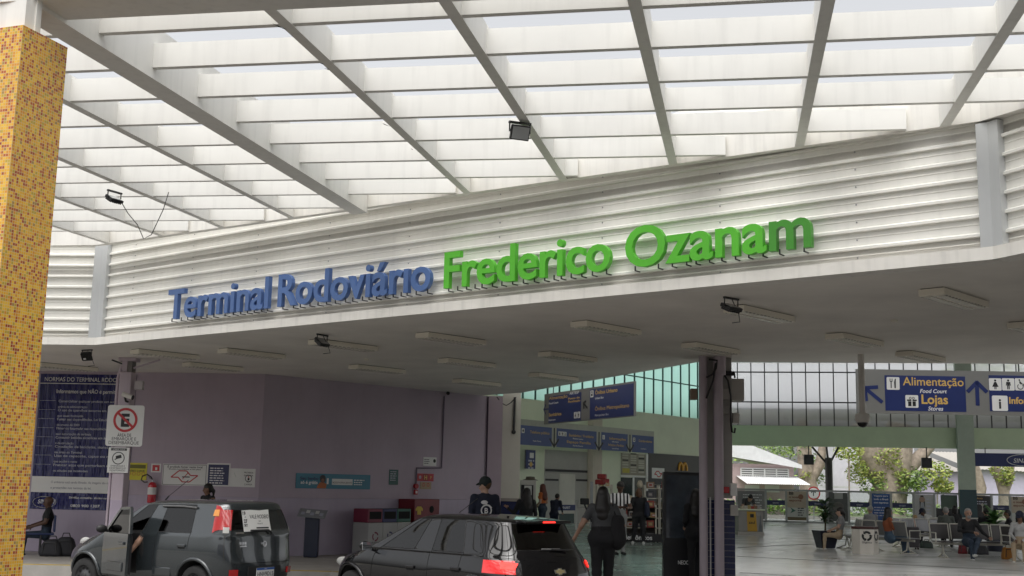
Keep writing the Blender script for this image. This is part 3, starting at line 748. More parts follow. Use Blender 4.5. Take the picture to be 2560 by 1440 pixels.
for i, (c0_, c1_) in enumerate(cutx):
    xa, xb = sxz(c0_, 1110)[0], sxz(c1_, 1110)[0]; w = xb - xa; n_.box(xa, xb, zb_ + .0, zt_, 0, .006, M_navy2)
    t1, t2, t3, t4 = tl[i]; h = zt_ - zb_
    l_.text(t1, xa + w * .3, zb_ + h * .62, h * .2, M_gold, .008, width=w * .62); l_.text(t2, xa + w * .4, zb_ + h * (.2 if not t3 else .48), h * .1, M_wtxt, .008, width=w * .25)
    if t3: l_.text(t3, xa + w * .25, zb_ + h * .26, h * .2, M_gold, .008, width=w * .6); l_.text(t4, xa + w * .4, zb_ + h * .1, h * .1, M_wtxt, .008, width=w * .25)
    for j, k in enumerate((('plus',), ('woman', 'man', 'chair'), ('i',), ('bus',))[i]): picto(l_, k, xa + w * .04 + j * h * .26, zb_ + h * .6, h * .24)
    if i < 3: xn = sxz(cutx[i + 1][0], 1110)[0]; a_ = MB(M); a_.arrow((xb + xn) / 2, (zb_ + zt_) / 2, .8, R(-90), .09, M_btxt); a_.build('arrow', sg)
n_.build('blue_panel', sg); l_.build('lettering', sg)

# dome camera on its pole
p = oz(2152, 886, HCEIL); q = oy(2157, 1036, p.y)
t = thing('dome_camera', (p.x, p.y, HCEIL), 'white dome camera hanging on a thick white pole from the ceiling', 'camera')
m = MB(); m.tube([p, (p.x, p.y, q.z + .02)], .052, mat('camera_white', (.62, .60, .56), .4), 14); m.build('pole', t)
m = MB(); m.lathe([(.02, .1), (.06, .09), (.115, .06), (.125, 0), (.11, -.06), (.095, -.075)], mat('camera_white', (.6, .6, .6)), 18, (p.x, p.y, q.z - .06)); m.build('housing', t)
m = MB(); m.ball((p.x, p.y, q.z - .14), .088, mat('smoked_dome', (.012, .012, .014), .08), 14, (1, 1, .9)); m.build('dome', t)
# little dark camera on the shaded wall
p = on_wall(1120, 983, .12)
t = thing('ceiling_camera', p, 'small black camera under the ceiling beside the conduit on the shaded wall', 'camera')
MB().ball(p, .05, M_black, 10).build('dome', t); m = MB(); m.tube([p, (p.x, p.y, HCEIL)], .03, M_black, 8); m.build('mount', t)
# ================================================================== CARS
M_tyre = mat('tyre_rubber', (.018, .018, .018), .8, var=.2, scale=20)
M_rim = mat('steel_rim', (.09, .09, .095), .45, metal=.5)
M_trim = mat('black_trim', (.014, .014, .015), .5)
M_gap = mat('panel_gap', (.004, .004, .004), .8, var=0)
M_well = mat('wheel_well', (.006, .006, .006), .9, var=0)
M_glass = glassy('tinted_window', (.09, .095, .095), .85, 1.55)
M_glassr = glassy('dark_rear_window', (.045, .046, .048))
M_chrome = mat('chrome', (.75, .75, .76), .12, metal=1, var=0)
M_lampr = mat('lamp_red', (.42, .008, .01), .12, coat=1, var=0)
M_lampo = mat('lamp_amber', (.75, .28, .03), .15, coat=1, var=0)
M_lampw = mat('lamp_clear', (.42, .42, .40), .1, coat=1, var=0)
M_cabin = mat('cabin_cloth', (.035, .035, .038), .8)
M_plate = mat('number_plate_white', (.72, .72, .72), .4, var=0)
M_plb = mat('number_plate_blue', (.02, .09, .35), .4, var=0)

def car(name, label, loc, yaw, paint, LV, sides, wheels, wr, faces, wipe=None):
    """Body lofted from plan outlines LV (bottom to top). LV rows: xf, xr, zf, zr, w, corner fractions."""
    root = thing(name, loc, label, 'car', rz=yaw)
    K = 14
    bm = bmesh.new(); grid = []
    for j, L in enumerate(LV):
        xf, xr, zf, zr, w = L['xf'], L['xr'], L['zf'], L['zr'], L['w']
        nf, nr_ = L.get('nf', .30), L.get('nr', .26)
        sx = L['s']
        fx = [xf, xf - .05 * nf / .3, xf - .34 * nf, xf - nf * .98]
        rx = [xr + nr_, xr + .30 * nr_, xr + .05 * nr_, xr]
        xs = fx + list(sx) + rx
        wf, wr_ = L.get('wf', 1), L.get('wr', 1)
        ys = [0, .42 * w * wf, .80 * w * wf, .955 * w * (wf * .5 + .5)] + [w * q for q in L.get('sw', [1] * 6)] + [.965 * w * (wr_ * .5 + .5), .86 * w * wr_, .46 * w * wr_, 0]
        row = []
        for k in range(K):
            t = (xs[k] - xr) / max(1e-6, xf - xr); z = zr + (zf - zr) * t + L.get('bow', 0) * 4 * t * (1 - t)
            cx = L.get('crown', 0) * (1 - (ys[k] / max(w, .01)) ** 2)
            row.append((xs[k], ys[k], z + cx))
        grid.append(row)
    J = len(grid); vs = {}
    for j in range(J):
        for k in range(K):
            for sgn in (1, -1):
                x, y, z = grid[j][k]
                if y == 0 and sgn == -1: vs[j, k, -1] = vs[j, k, 1]
                else: vs[j, k, sgn] = bm.verts.new((x, y * sgn, z))
    mats = [paint, M_glass, M_glassr, M_lampr, M_lampw, M_trim]
    kinds = ['paint', 'glass', 'rear_glass', 'tail', 'head', 'trim']; LAMP = sides.get('tail_mat', M_lampr); mats[3] = LAMP
    def put(q, mi):
        q = [v for i, v in enumerate(q) if v not in q[:i]]
        if len(q) < 3: return None
        try: f = bm.faces.new(q)
        except ValueError: return None
        f.material_index = mi; f.smooth = True; return f
    for j in range(J - 1):
        for k in range(K - 1):
            mi = kinds.index(faces.get((j, k), 'paint')); mL = kinds.index(faces.get((j, k, 1), faces.get((j, k), 'paint')))
            a, b, c, d = (j, k), (j, k + 1), (j + 1, k + 1), (j + 1, k)
            put([vs[(*a, 1)], vs[(*b, 1)], vs[(*c, 1)], vs[(*d, 1)]], mL)
            put([vs[(*d, -1)], vs[(*c, -1)], vs[(*b, -1)], vs[(*a, -1)]], mi)
    for k in range(K - 1):                                # roof centre strip and belly
        put([vs[J - 1, k, 1], vs[J - 1, k + 1, 1], vs[J - 1, k + 1, -1], vs[J - 1, k, -1]], 0)
        put([vs[0, k, -1], vs[0, k + 1, -1], vs[0, k + 1, 1], vs[0, k, 1]], 5)
    bmesh.ops.recalc_face_normals(bm, faces=bm.faces[:])
    cl = bm.edges.layers.float.new('crease_edge')
    seam = sides.get('seams', []); cre = sides.get('crease', [])
    def eset(a, b, sgn, fn_):
        e = bm.edges.get((vs[(*a, sgn)], vs[(*b, sgn)]))
        if e: fn_(e)
    for (a, b) in seam:
        for sgn in (1, -1): eset(a, b, sgn, lambda e: setattr(e, 'seam', True))
    for (a, b, c_) in cre:
        for sgn in (1, -1):
            def cc(e): e[cl] = c_
            eset(a, b, sgn, cc)
    me = bpy.data.meshes.new('body'); bm.to_mesh(me); bm.free()
    for m in mats: me.materials.append(m)
    ob = bpy.data.objects.new('body', me); COL.objects.link(ob)
    md = ob.modifiers.new('s', 'SUBSURF'); md.levels = 3; md.render_levels = 3
    cut = MB()
    for (wx, wy) in wheels:
        cut.tube([(wx, wy - .16 if wy > 0 else wy - .4, wr + .02), (wx, wy + .4 if wy > 0 else wy + .16, wr + .02)], wr + .055, M_well, 40)
    cob = cut.build('cut', local=True)
    dg = bpy.context.evaluated_depsgraph_get()
    sub = bpy.data.meshes.new_from_object(ob.evaluated_get(dg))
    bo = ob.modifiers.new('b', 'BOOLEAN'); bo.operation = 'DIFFERENCE'; bo.object = cob; bo.solver = 'EXACT'
    try: bo.material_mode = 'TRANSFER'
    except Exception: pass
    dg = bpy.context.evaluated_depsgraph_get()
    fin = bpy.data.meshes.new_from_object(ob.evaluated_get(dg))
    bpy.data.objects.remove(ob); bpy.data.objects.remove(cob)
    # split the skin by material into body, panes and lamps
    def piece(nm, sel, mlist, push=0.0, parent=root):
        idx, vv, ff, mi = {}, [], [], []
        for p in fin.polygons:
            mn = fin.materials[p.material_index]
            if mn not in mlist or not sel(p.center): continue
            f = []
            for vi in p.vertices:
                if vi not in idx: idx[vi] = len(vv); vv.append(fin.vertices[vi].co + fin.vertices[vi].normal * push)
                f.append(idx[vi])
            ff.append(f); mi.append(mlist.index(mn))
        if not ff: return None
        m2 = bpy.data.meshes.new(nm); m2.from_pydata(vv, [], ff)
        for m in mlist: m2.materials.append(m)
        m2.polygons.foreach_set('material_index', mi); m2.polygons.foreach_set('use_smooth', [True] * len(ff)); m2.update()
        o = bpy.data.objects.new(nm, m2); COL.objects.link(o); o.parent = parent; return o
    piece('body', lambda c: True, [paint, M_trim, M_well])
    xw = sides['split']                                    # x borders between windscreen, doors, quarter
    zmid = sides['zmid']
    for nm, sel in (('windscreen', lambda c: c.x > xw[0]),
                    ('front_window', lambda c: xw[0] >= c.x > xw[1] and c.y > 0), ('front_window', lambda c: xw[0] >= c.x > xw[1] and c.y <= 0),
                    ('rear_window', lambda c: xw[1] >= c.x and c.y > 0), ('rear_window', lambda c: xw[1] >= c.x and c.y <= 0)):
        piece(nm, sel, [M_glass])
    piece('back_window', lambda c: True, [M_glassr])
    for sg_ in (1, -1):
        piece('tail_lamp', lambda c: c.y * sg_ > 0, [LAMP], .006); piece('headlamp', lambda c: c.y * sg_ > 0, [M_lampw], .006)
    # gaps between panels and rubber round the panes
    gp, tr = MB(), MB()
    ep = {}
    for p in sub.polygons:
        for ek in p.edge_keys: ep.setdefault(ek, []).append(p.material_index)
    sm_ = {tuple(sorted(e.vertices)): e.use_seam for e in sub.edges}
    for ek, mm in ep.items():
        a, b = sub.vertices[ek[0]], sub.vertices[ek[1]]
        inw = any((a.co.x - wx) ** 2 + (a.co.z - wr - .02) ** 2 < (wr + .06) ** 2 for wx, wy in wheels)
        if inw: continue
        if sm_.get(tuple(sorted(ek))): gp.tube([a.co + a.normal * .0005, b.co + b.normal * .0005], .0045, M_gap, 4, cap=False)
        elif len(mm) == 2 and mm[0] != mm[1] and (set(mm) & {1, 2}): tr.tube([a.co, b.co], .006, M_trim, 5, cap=False)
    if gp.v: o = gp.build('panel_gap', root, local=True); o['kind'] = 'stuff'
    if tr.v: o = tr.build('window_rubber', root, local=True); o['kind'] = 'stuff'
    # flared lips and wheels
    bv = BVHTree.FromPolygons([v.co for v in sub.vertices], [p.vertices for p in sub.polygons])
    def hit_y(x, z, s=1):
        h = bv.ray_cast(Vector((x, 2 * s, z)), Vector((0, -s, 0)))
        return h[0].y if h[0] else .8 * s
    for (wx, wy) in wheels:
        s = 1 if wy > 0 else -1; pts = []
        for i in range(25):
            a = math.pi * i / 24; x, z = wx + (wr + .075) * math.cos(a), wr + .02 + (wr + .075) * math.sin(a) * 1.0
            pts.append((x, hit_y(x, z, s) + .002 * s, z))
        MB().tube(pts, .028, paint, 8).build('wheel_arch', root, local=True)
        w = bpy.data.objects.new('wheel', None); COL.objects.link(w); w.parent = root; w.location = (wx, wy, wr); w.rotation_euler = (R(90) if s > 0 else R(-90), 0, 0)
        # wheel axis is local z; outer face is local -z
        t = MB(); t.lathe([(wr * .62, -.08), (wr * .9, -.085), (wr * .98, -.06), (wr, -.02), (wr, .06), (wr * .95, .09), (wr * .62, .09)], M_tyre, 40); t.build('tyre', w, local=True)
        r = MB(); r.lathe([(wr * .62, -.082), (wr * .6, -.05), (wr * .50, -.03), (wr * .3, -.05), (wr * .12, -.07), (.001, -.07)], M_rim, 36)
        for i in range(10): a = 2 * math.pi * i / 10; r.lathe([(.001, -.052), (.022, -.052)], M_well, 10, (wr * .46 * math.cos(a), wr * .46 * math.sin(a), 0))
        r.lathe([(.001, -.085), (.05, -.083), (.06, -.068)], M_trim, 16); r.build('rim', w, local=True)
    # cabin: floor, seats, dashboard, steering wheel
    c = MB(); zb = zmid
    c.rbox(-1.45, 1.0, -.62, .62, .30, .42, M_cabin, .02); c.build('cabin_floor', root, local=True)
    for y in (-.36, .36):
        st = MB(); st.rbox(-.25, .28, y - .25, y + .25, .42, .58, M_cabin, .05); st.at(TR(-.28, y, .55) @ Matrix.Rotation(R(-14), 4, 'Y')); st.rbox(-.08, .08, -.24, .24, 0, .52, M_cabin, .06); st.rbox(-.05, .05, -.13, .13, .54, .74, M_cabin, .04); st.build('front_seat', root, local=True)
    st = MB(); st.rbox(-1.2, -.75, -.6, .6, .42, .58, M_cabin, .05); st.at(TR(-1.2, 0, .55) @ Matrix.Rotation(R(-18), 4, 'Y')); st.rbox(-.08, .08, -.6, .6, 0, .48, M_cabin, .05); st.build('rear_seat', root, local=True)
    d = MB(); d.rbox(.55, .98, -.62, .62, .72, zb + .0, M_trim, .05); d.build('dashboard', root, local=True)
    sw = MB(TR(.42, .36, zb + .0) @ Matrix.Rotation(R(-62), 4, 'Y')); 
    sw.tube([(.18 * math.cos(a), .18 * math.sin(a), 0) for a in [2 * math.pi * i / 24 for i in range(25)]], .016, M_trim, 8); sw.lathe([(.001, .02), (.06, .015), (.06, -.02)], M_trim, 12); sw.box(-.17, .17, -.02, .02, -.015, .005, M_trim); sw.build('steering_wheel', root, local=True)
    # mirrors
    for s in sides.get('mirror_sides', (1, -1)):
        x, z = sides['mirror']; y = hit_y(x, z - .03, s)
        m = MB(); m.ball((x + .02, y + .12 * s, z + .03), .085, sides['mirror_mat'], 14, (.55, 1.05, .72)); m.tube([(x + .03, y - .02 * s, z - .02), (x + .02, y + .08 * s, z)], .025, M_trim, 8); m.box(x - .055, x - .045, y + .05 * s if s > 0 else y + .21 * s, y + .21 * s if s > 0 else y + .05 * s, z - .03, z + .08, mat('mirror_glass', (.6, .62, .65), .02, metal=1, var=0)); m.build('door_mirror', root, local=True)
    # door handles
    for (x, z) in sides['handles']:
        for s in (1, -1):
            y = hit_y(x, z, s); m = MB(); m.rbox(x - .085, x + .085, y - .012, y + .024, z - .02, z + .022, sides['handle_mat'], .01); m.box(x - .07, x + .07, y - .004, y + .005, z - .045, z - .024, M_gap); m.build('door_handle', root, local=True)
    return root, bv, hit_y

def hit_x(bv, y, z, x0=-4): 
    h = bv.ray_cast(Vector((x0, y, z)), Vector((1, 0, 0))); return h[0].x if h[0] else -1.9
def rear_frame(bv, y, z):                                   # frame lying on the back of a car: local x = to the right seen from behind (car -y)
    h = bv.ray_cast(Vector((-4, y, z)), Vector((1, 0, 0)))
    p, n = (h[0], h[1]) if h[0] else (Vector((-1.9, y, z)), Vector((-1, 0, 0)))
    if n.x > 0: n = -n
    v = (Z - n * n.z).normalized(); u = v.cross(n)
    return Matrix(((u.x, v.x, n.x, p.x), (u.y, v.y, n.y, p.y), (u.z, v.z, n.z, p.z), (0, 0, 0, 1)))

def carpaint(name, col, flake=.0):
    m = mat(name, col, .17 if flake else .035, metal=flake, var=.03, scale=1.5, coat=1.0 if flake else 0.0, spec=.6); return m
SEAM = lambda ks, js: [((j, k), (j + 1, k)) for k in ks for j in js]
ROW = lambda j, ks: [((j, k), (j, k + 1)) for k in ks]

# ---- tall grey hatchback at the kerb
P_grey = carpaint('dark_grey_metallic', (.034, .041, .045), .3)
wz = .29
sl = [1.25, .70, -.12, -.20, -1.12, -1.5]
LVu = [
 dict(xf=1.84, xr=-1.84, zf=.20, zr=.26, w=.76, s=sl, nf=.42, nr=.24, wf=.93, wr=.98),
 dict(xf=1.95, xr=-1.885, zf=.36, zr=.40, w=.805, s=sl, nf=.46, nr=.24, wf=.92, wr=.99),
 dict(xf=1.96, xr=-1.88, zf=.56, zr=.60, w=.82, s=sl, nf=.48, nr=.22, wf=.92, wr=.99),
 dict(xf=1.86, xr=-1.84, zf=.75, zr=.78, w=.818, s=[1.15, .70, -.12, -.20, -1.12, -1.5], nf=.48, nr=.18, wf=.91, wr=.99),
 dict(xf=.92, xr=-1.82, zf=.96, zr=.965, w=.80, s=[.80, .66, -.16, -.24, -1.15, -1.5], nf=.16, nr=.17, wf=.99, bow=.0),
 dict(xf=.87, xr=-1.81, zf=.985, zr=1.0, w=.785, s=[.76, .62, -.16, -.24, -1.17, -1.5], nf=.14, nr=.16, wf=.98, crown=.0),
 dict(xf=.20, xr=-1.70, zf=1.37, zr=1.40, w=.66, s=[.08, -.02, -.26, -.34, -1.12, -1.45], nf=.14, nr=.13, wf=.97, bow=.025),
 dict(xf=.06, xr=-1.66, zf=1.42, zr=1.445, w=.60, s=[-.06, -.12, -.28, -.36, -1.08, -1.40], nf=.16, nr=.12, wf=.95, bow=.025, crown=.0),
 dict(xf=-.1, xr=-1.56, zf=1.455, zr=1.462, w=.34, s=[-.2, -.24, -.35, -.45, -1.05, -1.30], nf=.12, nr=.10, wf=.95, bow=.022),
]
for L_ in LVu: L_['zf'] *= 1.05; L_['zr'] *= 1.05
FU = {}
for j_ in (1, 2, 3, 4): FU[(j_, 5, 1)] = 'trim'  # door skin stays closed; black stands in for the dark open doorway
for k in (0, 1, 2): FU[(5, k)] = 'glass'
FU[(5, 5)] = 'glass'; FU[(5, 7)] = 'glass'
for k in (11, 12): FU[(5, k)] = 'rear_glass'
FU[(5, 9)] = 'tail'; FU[(5, 10)] = 'tail'
FU[(3, 2)] = 'head'; FU[(0, 11)] = FU[(0, 12)] = FU[(0, 10)] = 'paint'
sU = dict(split=(.22, -.24), zmid=1.02, mirror=(.60, 1.06), mirror_sides=(-1,), mirror_mat=M_trim, handles=[(-.92, .86)], handle_mat=P_grey,
          seams=SEAM((5, 7), range(0, 6)) + SEAM((8,), range(3, 6)) + ROW(6, (5, 6, 7)) + ROW(2, (11, 12)) + SEAM((11,), (2, 3, 4)) + ROW(4, (3,)) + SEAM((3,), (3,)),
          crease=[(a, b, .55) for a, b in ROW(4, range(4, 9)) + ROW(5, range(4, 9)) + ROW(6, range(3, 10))] + [(a, b, .5) for a, b in SEAM((9, 10, 11), (4, 5))])
fwp = oz(212, 1398, ROAD + .56); rwp = oz(482, 1417, ROAD + .56)
hd = (fwp - rwp); hd.z = 0; yawU = math.atan2(hd.y, hd.x)
wbx = (1.18, -1.196)
wheels = [(wbx[0], .72), (wbx[0], -.72), (wbx[1], .72), (wbx[1], -.72)]
mid = (fwp + rwp) / 2; hn = hd.normalized(); left = Vector((-hn.y, hn.x, 0))
uc = Vector((mid.x, mid.y, ROAD)) - left * .80
uno, bvU, hyU = car('grey_car', 'dark grey tall hatchback with a rodeo poster in its back window', uc, yawU, P_grey, LVu, sU, wheels, wz, FU)
# back details
F = rear_frame(bvU, .13, 1.25)
m = MB(F); m.prism([(-.30, -.17), (.30, -.16), (.29, .0), (.30, .17), (.1, .155), (-.1, .165), (-.29, .155)], .012, .015, M_whp)
m.text('19', -.28, .085, .075, M_btxt, .017, bold=.04); m.text('A', -.245, .04, .04, M_btxt, .017, bold=.03); m.text('27', -.275, -.035, .075, M_btxt, .017, bold=.04); m.text('SET', -.28, -.09, .05, M_btxt, .017, bold=.04)
m.text('VALE RODEIO', .07, .03, .085, M_btxt, .017, 'c', .03, width=.42); m.text('2025', .07, -.02, .025, M_btxt, .017, 'c'); m.text('TAUBATÉ', .07, -.06, .028, M_btxt, .017, 'c', .03); m.box(-.02, .25, -.125, -.105, .016, .018, M_btxt)
m.build('window_poster', uno, local=True)
m = MB(rear_frame(bvU, 0, 1.10)); m.box(-.3, .1, -.012, .012, .02, .035, M_trim); m.tube([(.1, 0, .03), (.16, -.05, .03)], .015, M_trim, 6); m.build('rear_wiper', uno, local=True)
m = MB(rear_frame(bvU, 0, .90)); m.ring(0, 0, .034, .045, .0, .02, M_chrome, 24); m.disc(0, 0, .034, .0, .014, mat('badge_silver', (.4, .4, .42), .3, metal=.8), 20); m.build('round_badge', uno, local=True)
m = MB(rear_frame(bvU, .46, .90))
for i in range(4): m.box(-.06 + i * .035, -.035 + i * .035, -.0, .04, .004, .012, M_chrome)
m.box(-.055, .075, -.035, -.015, .004, .01, M_chrome); m.build('model_badge', uno, local=True)
m = MB(rear_frame(bvU, .50, 1.07)); m.box(-.08, .08, -.014, .014, .004, .012, M_chrome); m.build('side_badge', uno, local=True)
F = rear_frame(bvU, -.0, .49)
m = MB(F); m.box(-.36, .36, -.13, .085, -.02, .006, M_trim); m.build('plate_recess', uno, local=True)
m = MB(F); m.rbox(-.20, .20, -.075, .06, .006, .014, M_plate, .004); m.box(-.20, .20, .028, .059, .0142, .016, M_plb); m.text('BRASIL', 0, .036, .02, M_wtxt, .018, 'c'); m.text('HNV9D15', 0, -.06, .085, M_btxt, .017, 'c', .02, width=.36); m.build('number_plate', uno, local=True)
for y in (.62, -.62):
    m = MB(rear_frame(bvU, y, .50)); m.box(-.07, .07, -.05, .04, .0, .02, M_lampr); m.build('reflector', uno, local=True)
for y in (1, -1):                                          # amber and clear cells inside the tall lamps
    m = MB(rear_frame(bvU, .69 * y, 1.36)); m.prism([(-.05, -.05), (.05, -.05), (.045, .05), (-.04, .05)], .0, .014, M_lampo); m.build('amber_lens', uno, local=True)
    m = MB(rear_frame(bvU, .70 * y, 1.11)); m.prism([(-.045, -.045), (.045, -.045), (.045, .045), (-.045, .045)], .0, .014, M_lampw); m.build('clear_lens', uno, local=True)
m = MB(); 
for (xa, xb, z) in ((-.34, -.72, .46),):
    y = hyU(xa, z); m.rbox(min(xa, xb), max(xa, xb), y - .03, y + .012, z - .07, z + .07, P_grey, .02)
m.build('door_moulding', uno, local=True)
m = MB(); y = hyU(.25, 1.25)
# rain deflectors and roof antenna
m.tube([(-.36, hyU(-.36, 1.43) + .012, 1.435), (-.8, hyU(-.8, 1.43) + .012, 1.44), (-1.08, hyU(-1.08, 1.42) + .012, 1.425)], .02, mat('smoked_deflector', (.1, .1, .1), .12), 6); m.build('rain_deflector', uno, local=True)
m = MB(); m.tube([(.05, .25, 1.52), (-.02, .25, 1.58)], .012, M_trim, 6); m.tube([(-.02, .25, 1.58), (-.42, .25, 1.84)], .005, M_trim, 5); m.build('roof_antenna', uno, local=True)
m = MB(); m.ball((1.58, hyU(1.58, .80) - .03, .80), .115, M_lampw, 14, (1.2, .22, .72)); m.build('headlamp_lens', uno, local=True)
# opened front door: black skin stands in for the dark gap, with the door swung slightly
M_doorin = mat('door_inside', (.012, .012, .014), .6)
hx, hy_ = .69, hyU(.69, .62)
D = TR(hx, hy_ + .006, .04, R(-18))
d = MB(D); L_ = .84
bm_prof = [(.0, .32), (-L_, .32), (-L_ - .02, .98), (-L_ + .02, 1.36), (-.70, 1.36), (-.12, 1.0), (.02, .96)]
def door(mb, z0, z1, prof, mm):                            # profile in local x-z, thick in y
    n = len(prof)
    vs = [(x, z0, z) for x, z in prof] + [(x, z1, z) for x, z in prof]
    mb.add(vs, [tuple(range(n)), tuple(range(n, 2 * n))[::-1]] + [(i, n + i, n + (i + 1) % n, (i + 1) % n) for i in range(n)], mm)
door(d, .0, .045, [(.0, .34), (-L_, .34), (-L_ - .01, .70), (-L_ - .02, .97), (.0, .97), (.02, .7)], P_grey)
door(d, -.05, .0, [(-.02, .36), (-L_ + .02, .36), (-L_, .95), (-.03, .95)], M_doorin)
fpt = [(-.02, .97), (-.52, 1.345), (-L_ + .0, 1.36), (-L_ - .02, .97)]
for a, b in zip(fpt[:-1], fpt[1:]): d.bar((a[0], .005, a[1]), (b[0], .005, b[1]), .04, .045, P_grey, Vector((0, 1, 0)))
dob = d.build('front_door', uno, local=True)
g = MB(D); door(g, .004, .010, [(-.06, .97), (-.53, 1.33), (-L_ + .02, 1.34), (-L_, .97)], M_glass); o = g.build('door_glass', dob, local=True)
g = MB(D); g.rbox(-L_ + .08, -L_ + .25, .04, .07, .80, .845, P_grey, .01); g.build('door_handle', dob, local=True)
g = MB(D); g.ball((-.1, .13, 1.02), .088, M_trim, 14, (.55, 1.05, .72)); g.tube([(-.1, .02, .99), (-.1, .1, 1.0)], .025, M_trim, 6); g.build('door_mirror', dob, local=True)
g = MB(D); g.rbox(-L_ + .1, -.2, .035, .062, .40, .54, P_grey, .015); g.build('door_moulding', dob, local=True)

# ---- black hatchback nearest the camera
P_black = carpaint('black_paint', (.006, .006, .007), .0)
wz2 = .305
so = [1.34, .86, -.18, -.27, -1.02, -1.45]
LVo = [
 dict(xf=1.86, xr=-1.93, zf=.20, zr=.26, w=.80, s=so, nf=.42, nr=.30, wf=.92, wr=.95),
 dict(xf=2.06, xr=-1.975, zf=.36, zr=.42, w=.845, s=so, nf=.48, nr=.34, wf=.90, wr=.95),
 dict(xf=2.06, xr=-1.965, zf=.54, zr=.62, w=.862, s=so, nf=.52, nr=.34, wf=.90, wr=.96),
 dict(xf=1.95, xr=-1.93, zf=.83, zr=.74, w=.858, s=[1.34, .86, -.18, -.27, -1.02, -1.45], nf=.46, nr=.32, wf=.88, wr=.95),
 dict(xf=1.06, xr=-1.87, zf=.93, zr=.935, w=.82, s=[.98, .84, -.18, -.27, -1.06, -1.44], nf=.18, nr=.34, wf=.99, wr=.93),
 dict(xf=1.00, xr=-1.84, zf=.955, zr=.97, w=.79, s=[.92, .80, -.18, -.27, -1.08, -1.40], nf=.16, nr=.36, wf=.98, wr=.92),
 dict(xf=.20, xr=-1.60, zf=1.375, zr=1.365, w=.63, s=[.08, -.02, -.22, -.31, -.93, -1.16], nf=.14, nr=.20, wf=.97, wr=.93, bow=.03),
 dict(xf=.04, xr=-1.62, zf=1.42, zr=1.395, w=.56, s=[-.1, -.15, -.26, -.36, -.9, -1.10], nf=.16, nr=.22, wf=.95, wr=.93, bow=.035),
 dict(xf=-.10, xr=-1.52, zf=1.445, zr=1.408, w=.32, s=[-.25, -.3, -.4, -.5, -.88, -1.0], nf=.12, nr=.15, wf=.95, bow=.03),
]
FO = {}
for k in (0, 1, 2): FO[(5, k)] = 'glass'
FO[(5, 5)] = 'glass'; FO[(5, 7)] = 'glass'
for k in (11, 12): FO[(5, k)] = 'rear_glass'
FO[(3, 9)] = 'tail'; FO[(3, 10)] = 'tail'
M_litlow = mat('tail_lamp_glow', (.5, .008, .01), .12, var=0, coat=1, emit=(1, .02, .02), es=.28)
sO = dict(tail_mat=M_litlow, split=(.30, -.24), zmid=.92, mirror=(.80, .95), mirror_mat=P_black, handles=[(-.05, .74), (-.93, .77)], handle_mat=P_black,
          seams=SEAM((5, 7), range(0, 6)) + SEAM((8,), range(3, 5)) + ROW(6, (5, 6, 7)) + SEAM((11,), (2, 3, 4)) + ROW(2, (11, 12)) + SEAM((4,), (1, 2, 3)),
          crease=[(a, b, .5) for a, b in ROW(4, range(4, 9)) + ROW(5, range(4, 9)) + ROW(6, range(3, 11))] + [(a, b, .8) for a, b in ROW(6, (10, 11, 12))] + [(a, b, .45) for a, b in ROW(3, range(7, 12))])
yawO = R(134)
bt = oz(1388, 1424, ROAD + .80); ch, sh = math.cos(yawO), math.sin(yawO)
oc = Vector((bt.x + 1.93 * ch, bt.y + 1.93 * sh, ROAD))
onx, bvO, hyO = car('black_car', 'glossy black hatchback with lit brake lamps, nearest the camera', oc, yawO, P_black, LVo, sO, [(1.26, .75), (1.26, -.75), (-1.268, .75), (-1.268, -.75)], wz2, FO)
M_lit = mat('brake_light_lit', (.6, .01, .01), .2, var=0, emit=(1, .03, .02), es=1.6)
for y in (1, -1):
    m = MB(rear_frame(bvO, .70 * y, .85)); m.prism([(-.10, -.05), (.08, -.06), (.12, .03), (-.10, .045)] if y > 0 else [(-.08, -.06), (.10, -.05), (.10, .045), (-.12, .03)], .004, .012, M_lit); m.build('lit_lens', onx, local=True)
m = MB(); zs = 1.40; m.rbox(-1.72, -1.44, -.42, .42, zs - .034, zs + .0, P_black, .016); m.build('roof_spoiler', onx, local=True)
m = MB(); m.box(-1.728, -1.712, -.11, .11, zs - .026, zs - .008, M_lit); m.build('high_brake_light', onx, local=True)
F = rear_frame(bvO, 0, 1.03)
m = MB(F); m.bar((-.05, .0, .02), (.26, -.015, .022), .02, .016, M_trim, Vector((0, 0, 1))); m.bar((-.22, .012, .02), (.1, .004, .022), .012, .012, mat('wiper_edge', (.2, .2, .2), .3), Vector((0, 0, 1))); m.build('rear_wiper', onx, local=True)
M_gold2 = mat('badge_gold', (.72, .62, .34), .3, metal=.8, var=0)
F = rear_frame(bvO, 0, .77)
m = MB(F); bw = [(-.085, -.022), (-.03, -.022), (-.035, -.04), (.022, -.04), (.03, -.022), (.095, -.022), (.085, .022), (.03, .022), (.035, .04), (-.022, .04), (-.03, .022), (-.095, .022)]
m.prism([(x * 1.12, y * 1.12) for x, y in bw], .0, .010, M_chrome); m.prism([(x * .82, y * .78) for x, y in bw], .010, .014, M_gold2); m.build('bow_tie_badge', onx, local=True)
F = rear_frame(bvO, 0, .52); m = MB(F); m.rbox(-.2, .2, -.065, .065, .004, .014, M_plate, .004); m.build('number_plate', onx, local=True)
m = MB(); m.tube([(-.2, .15, 1.46), (-.55, .15, 1.66)], .005, M_trim, 5); m.build('roof_antenna', onx, local=True)

for s_ in (1, -1):
    m = MB(); m.ball((1.70, hyO(1.70, .72, s_) - .022 * s_, .70), .115, M_lampw, 14, (1.5, .24, .6)); m.build('headlamp_lens', onx, local=True)
onx.scale = (1.05, 1.03, 1.01)
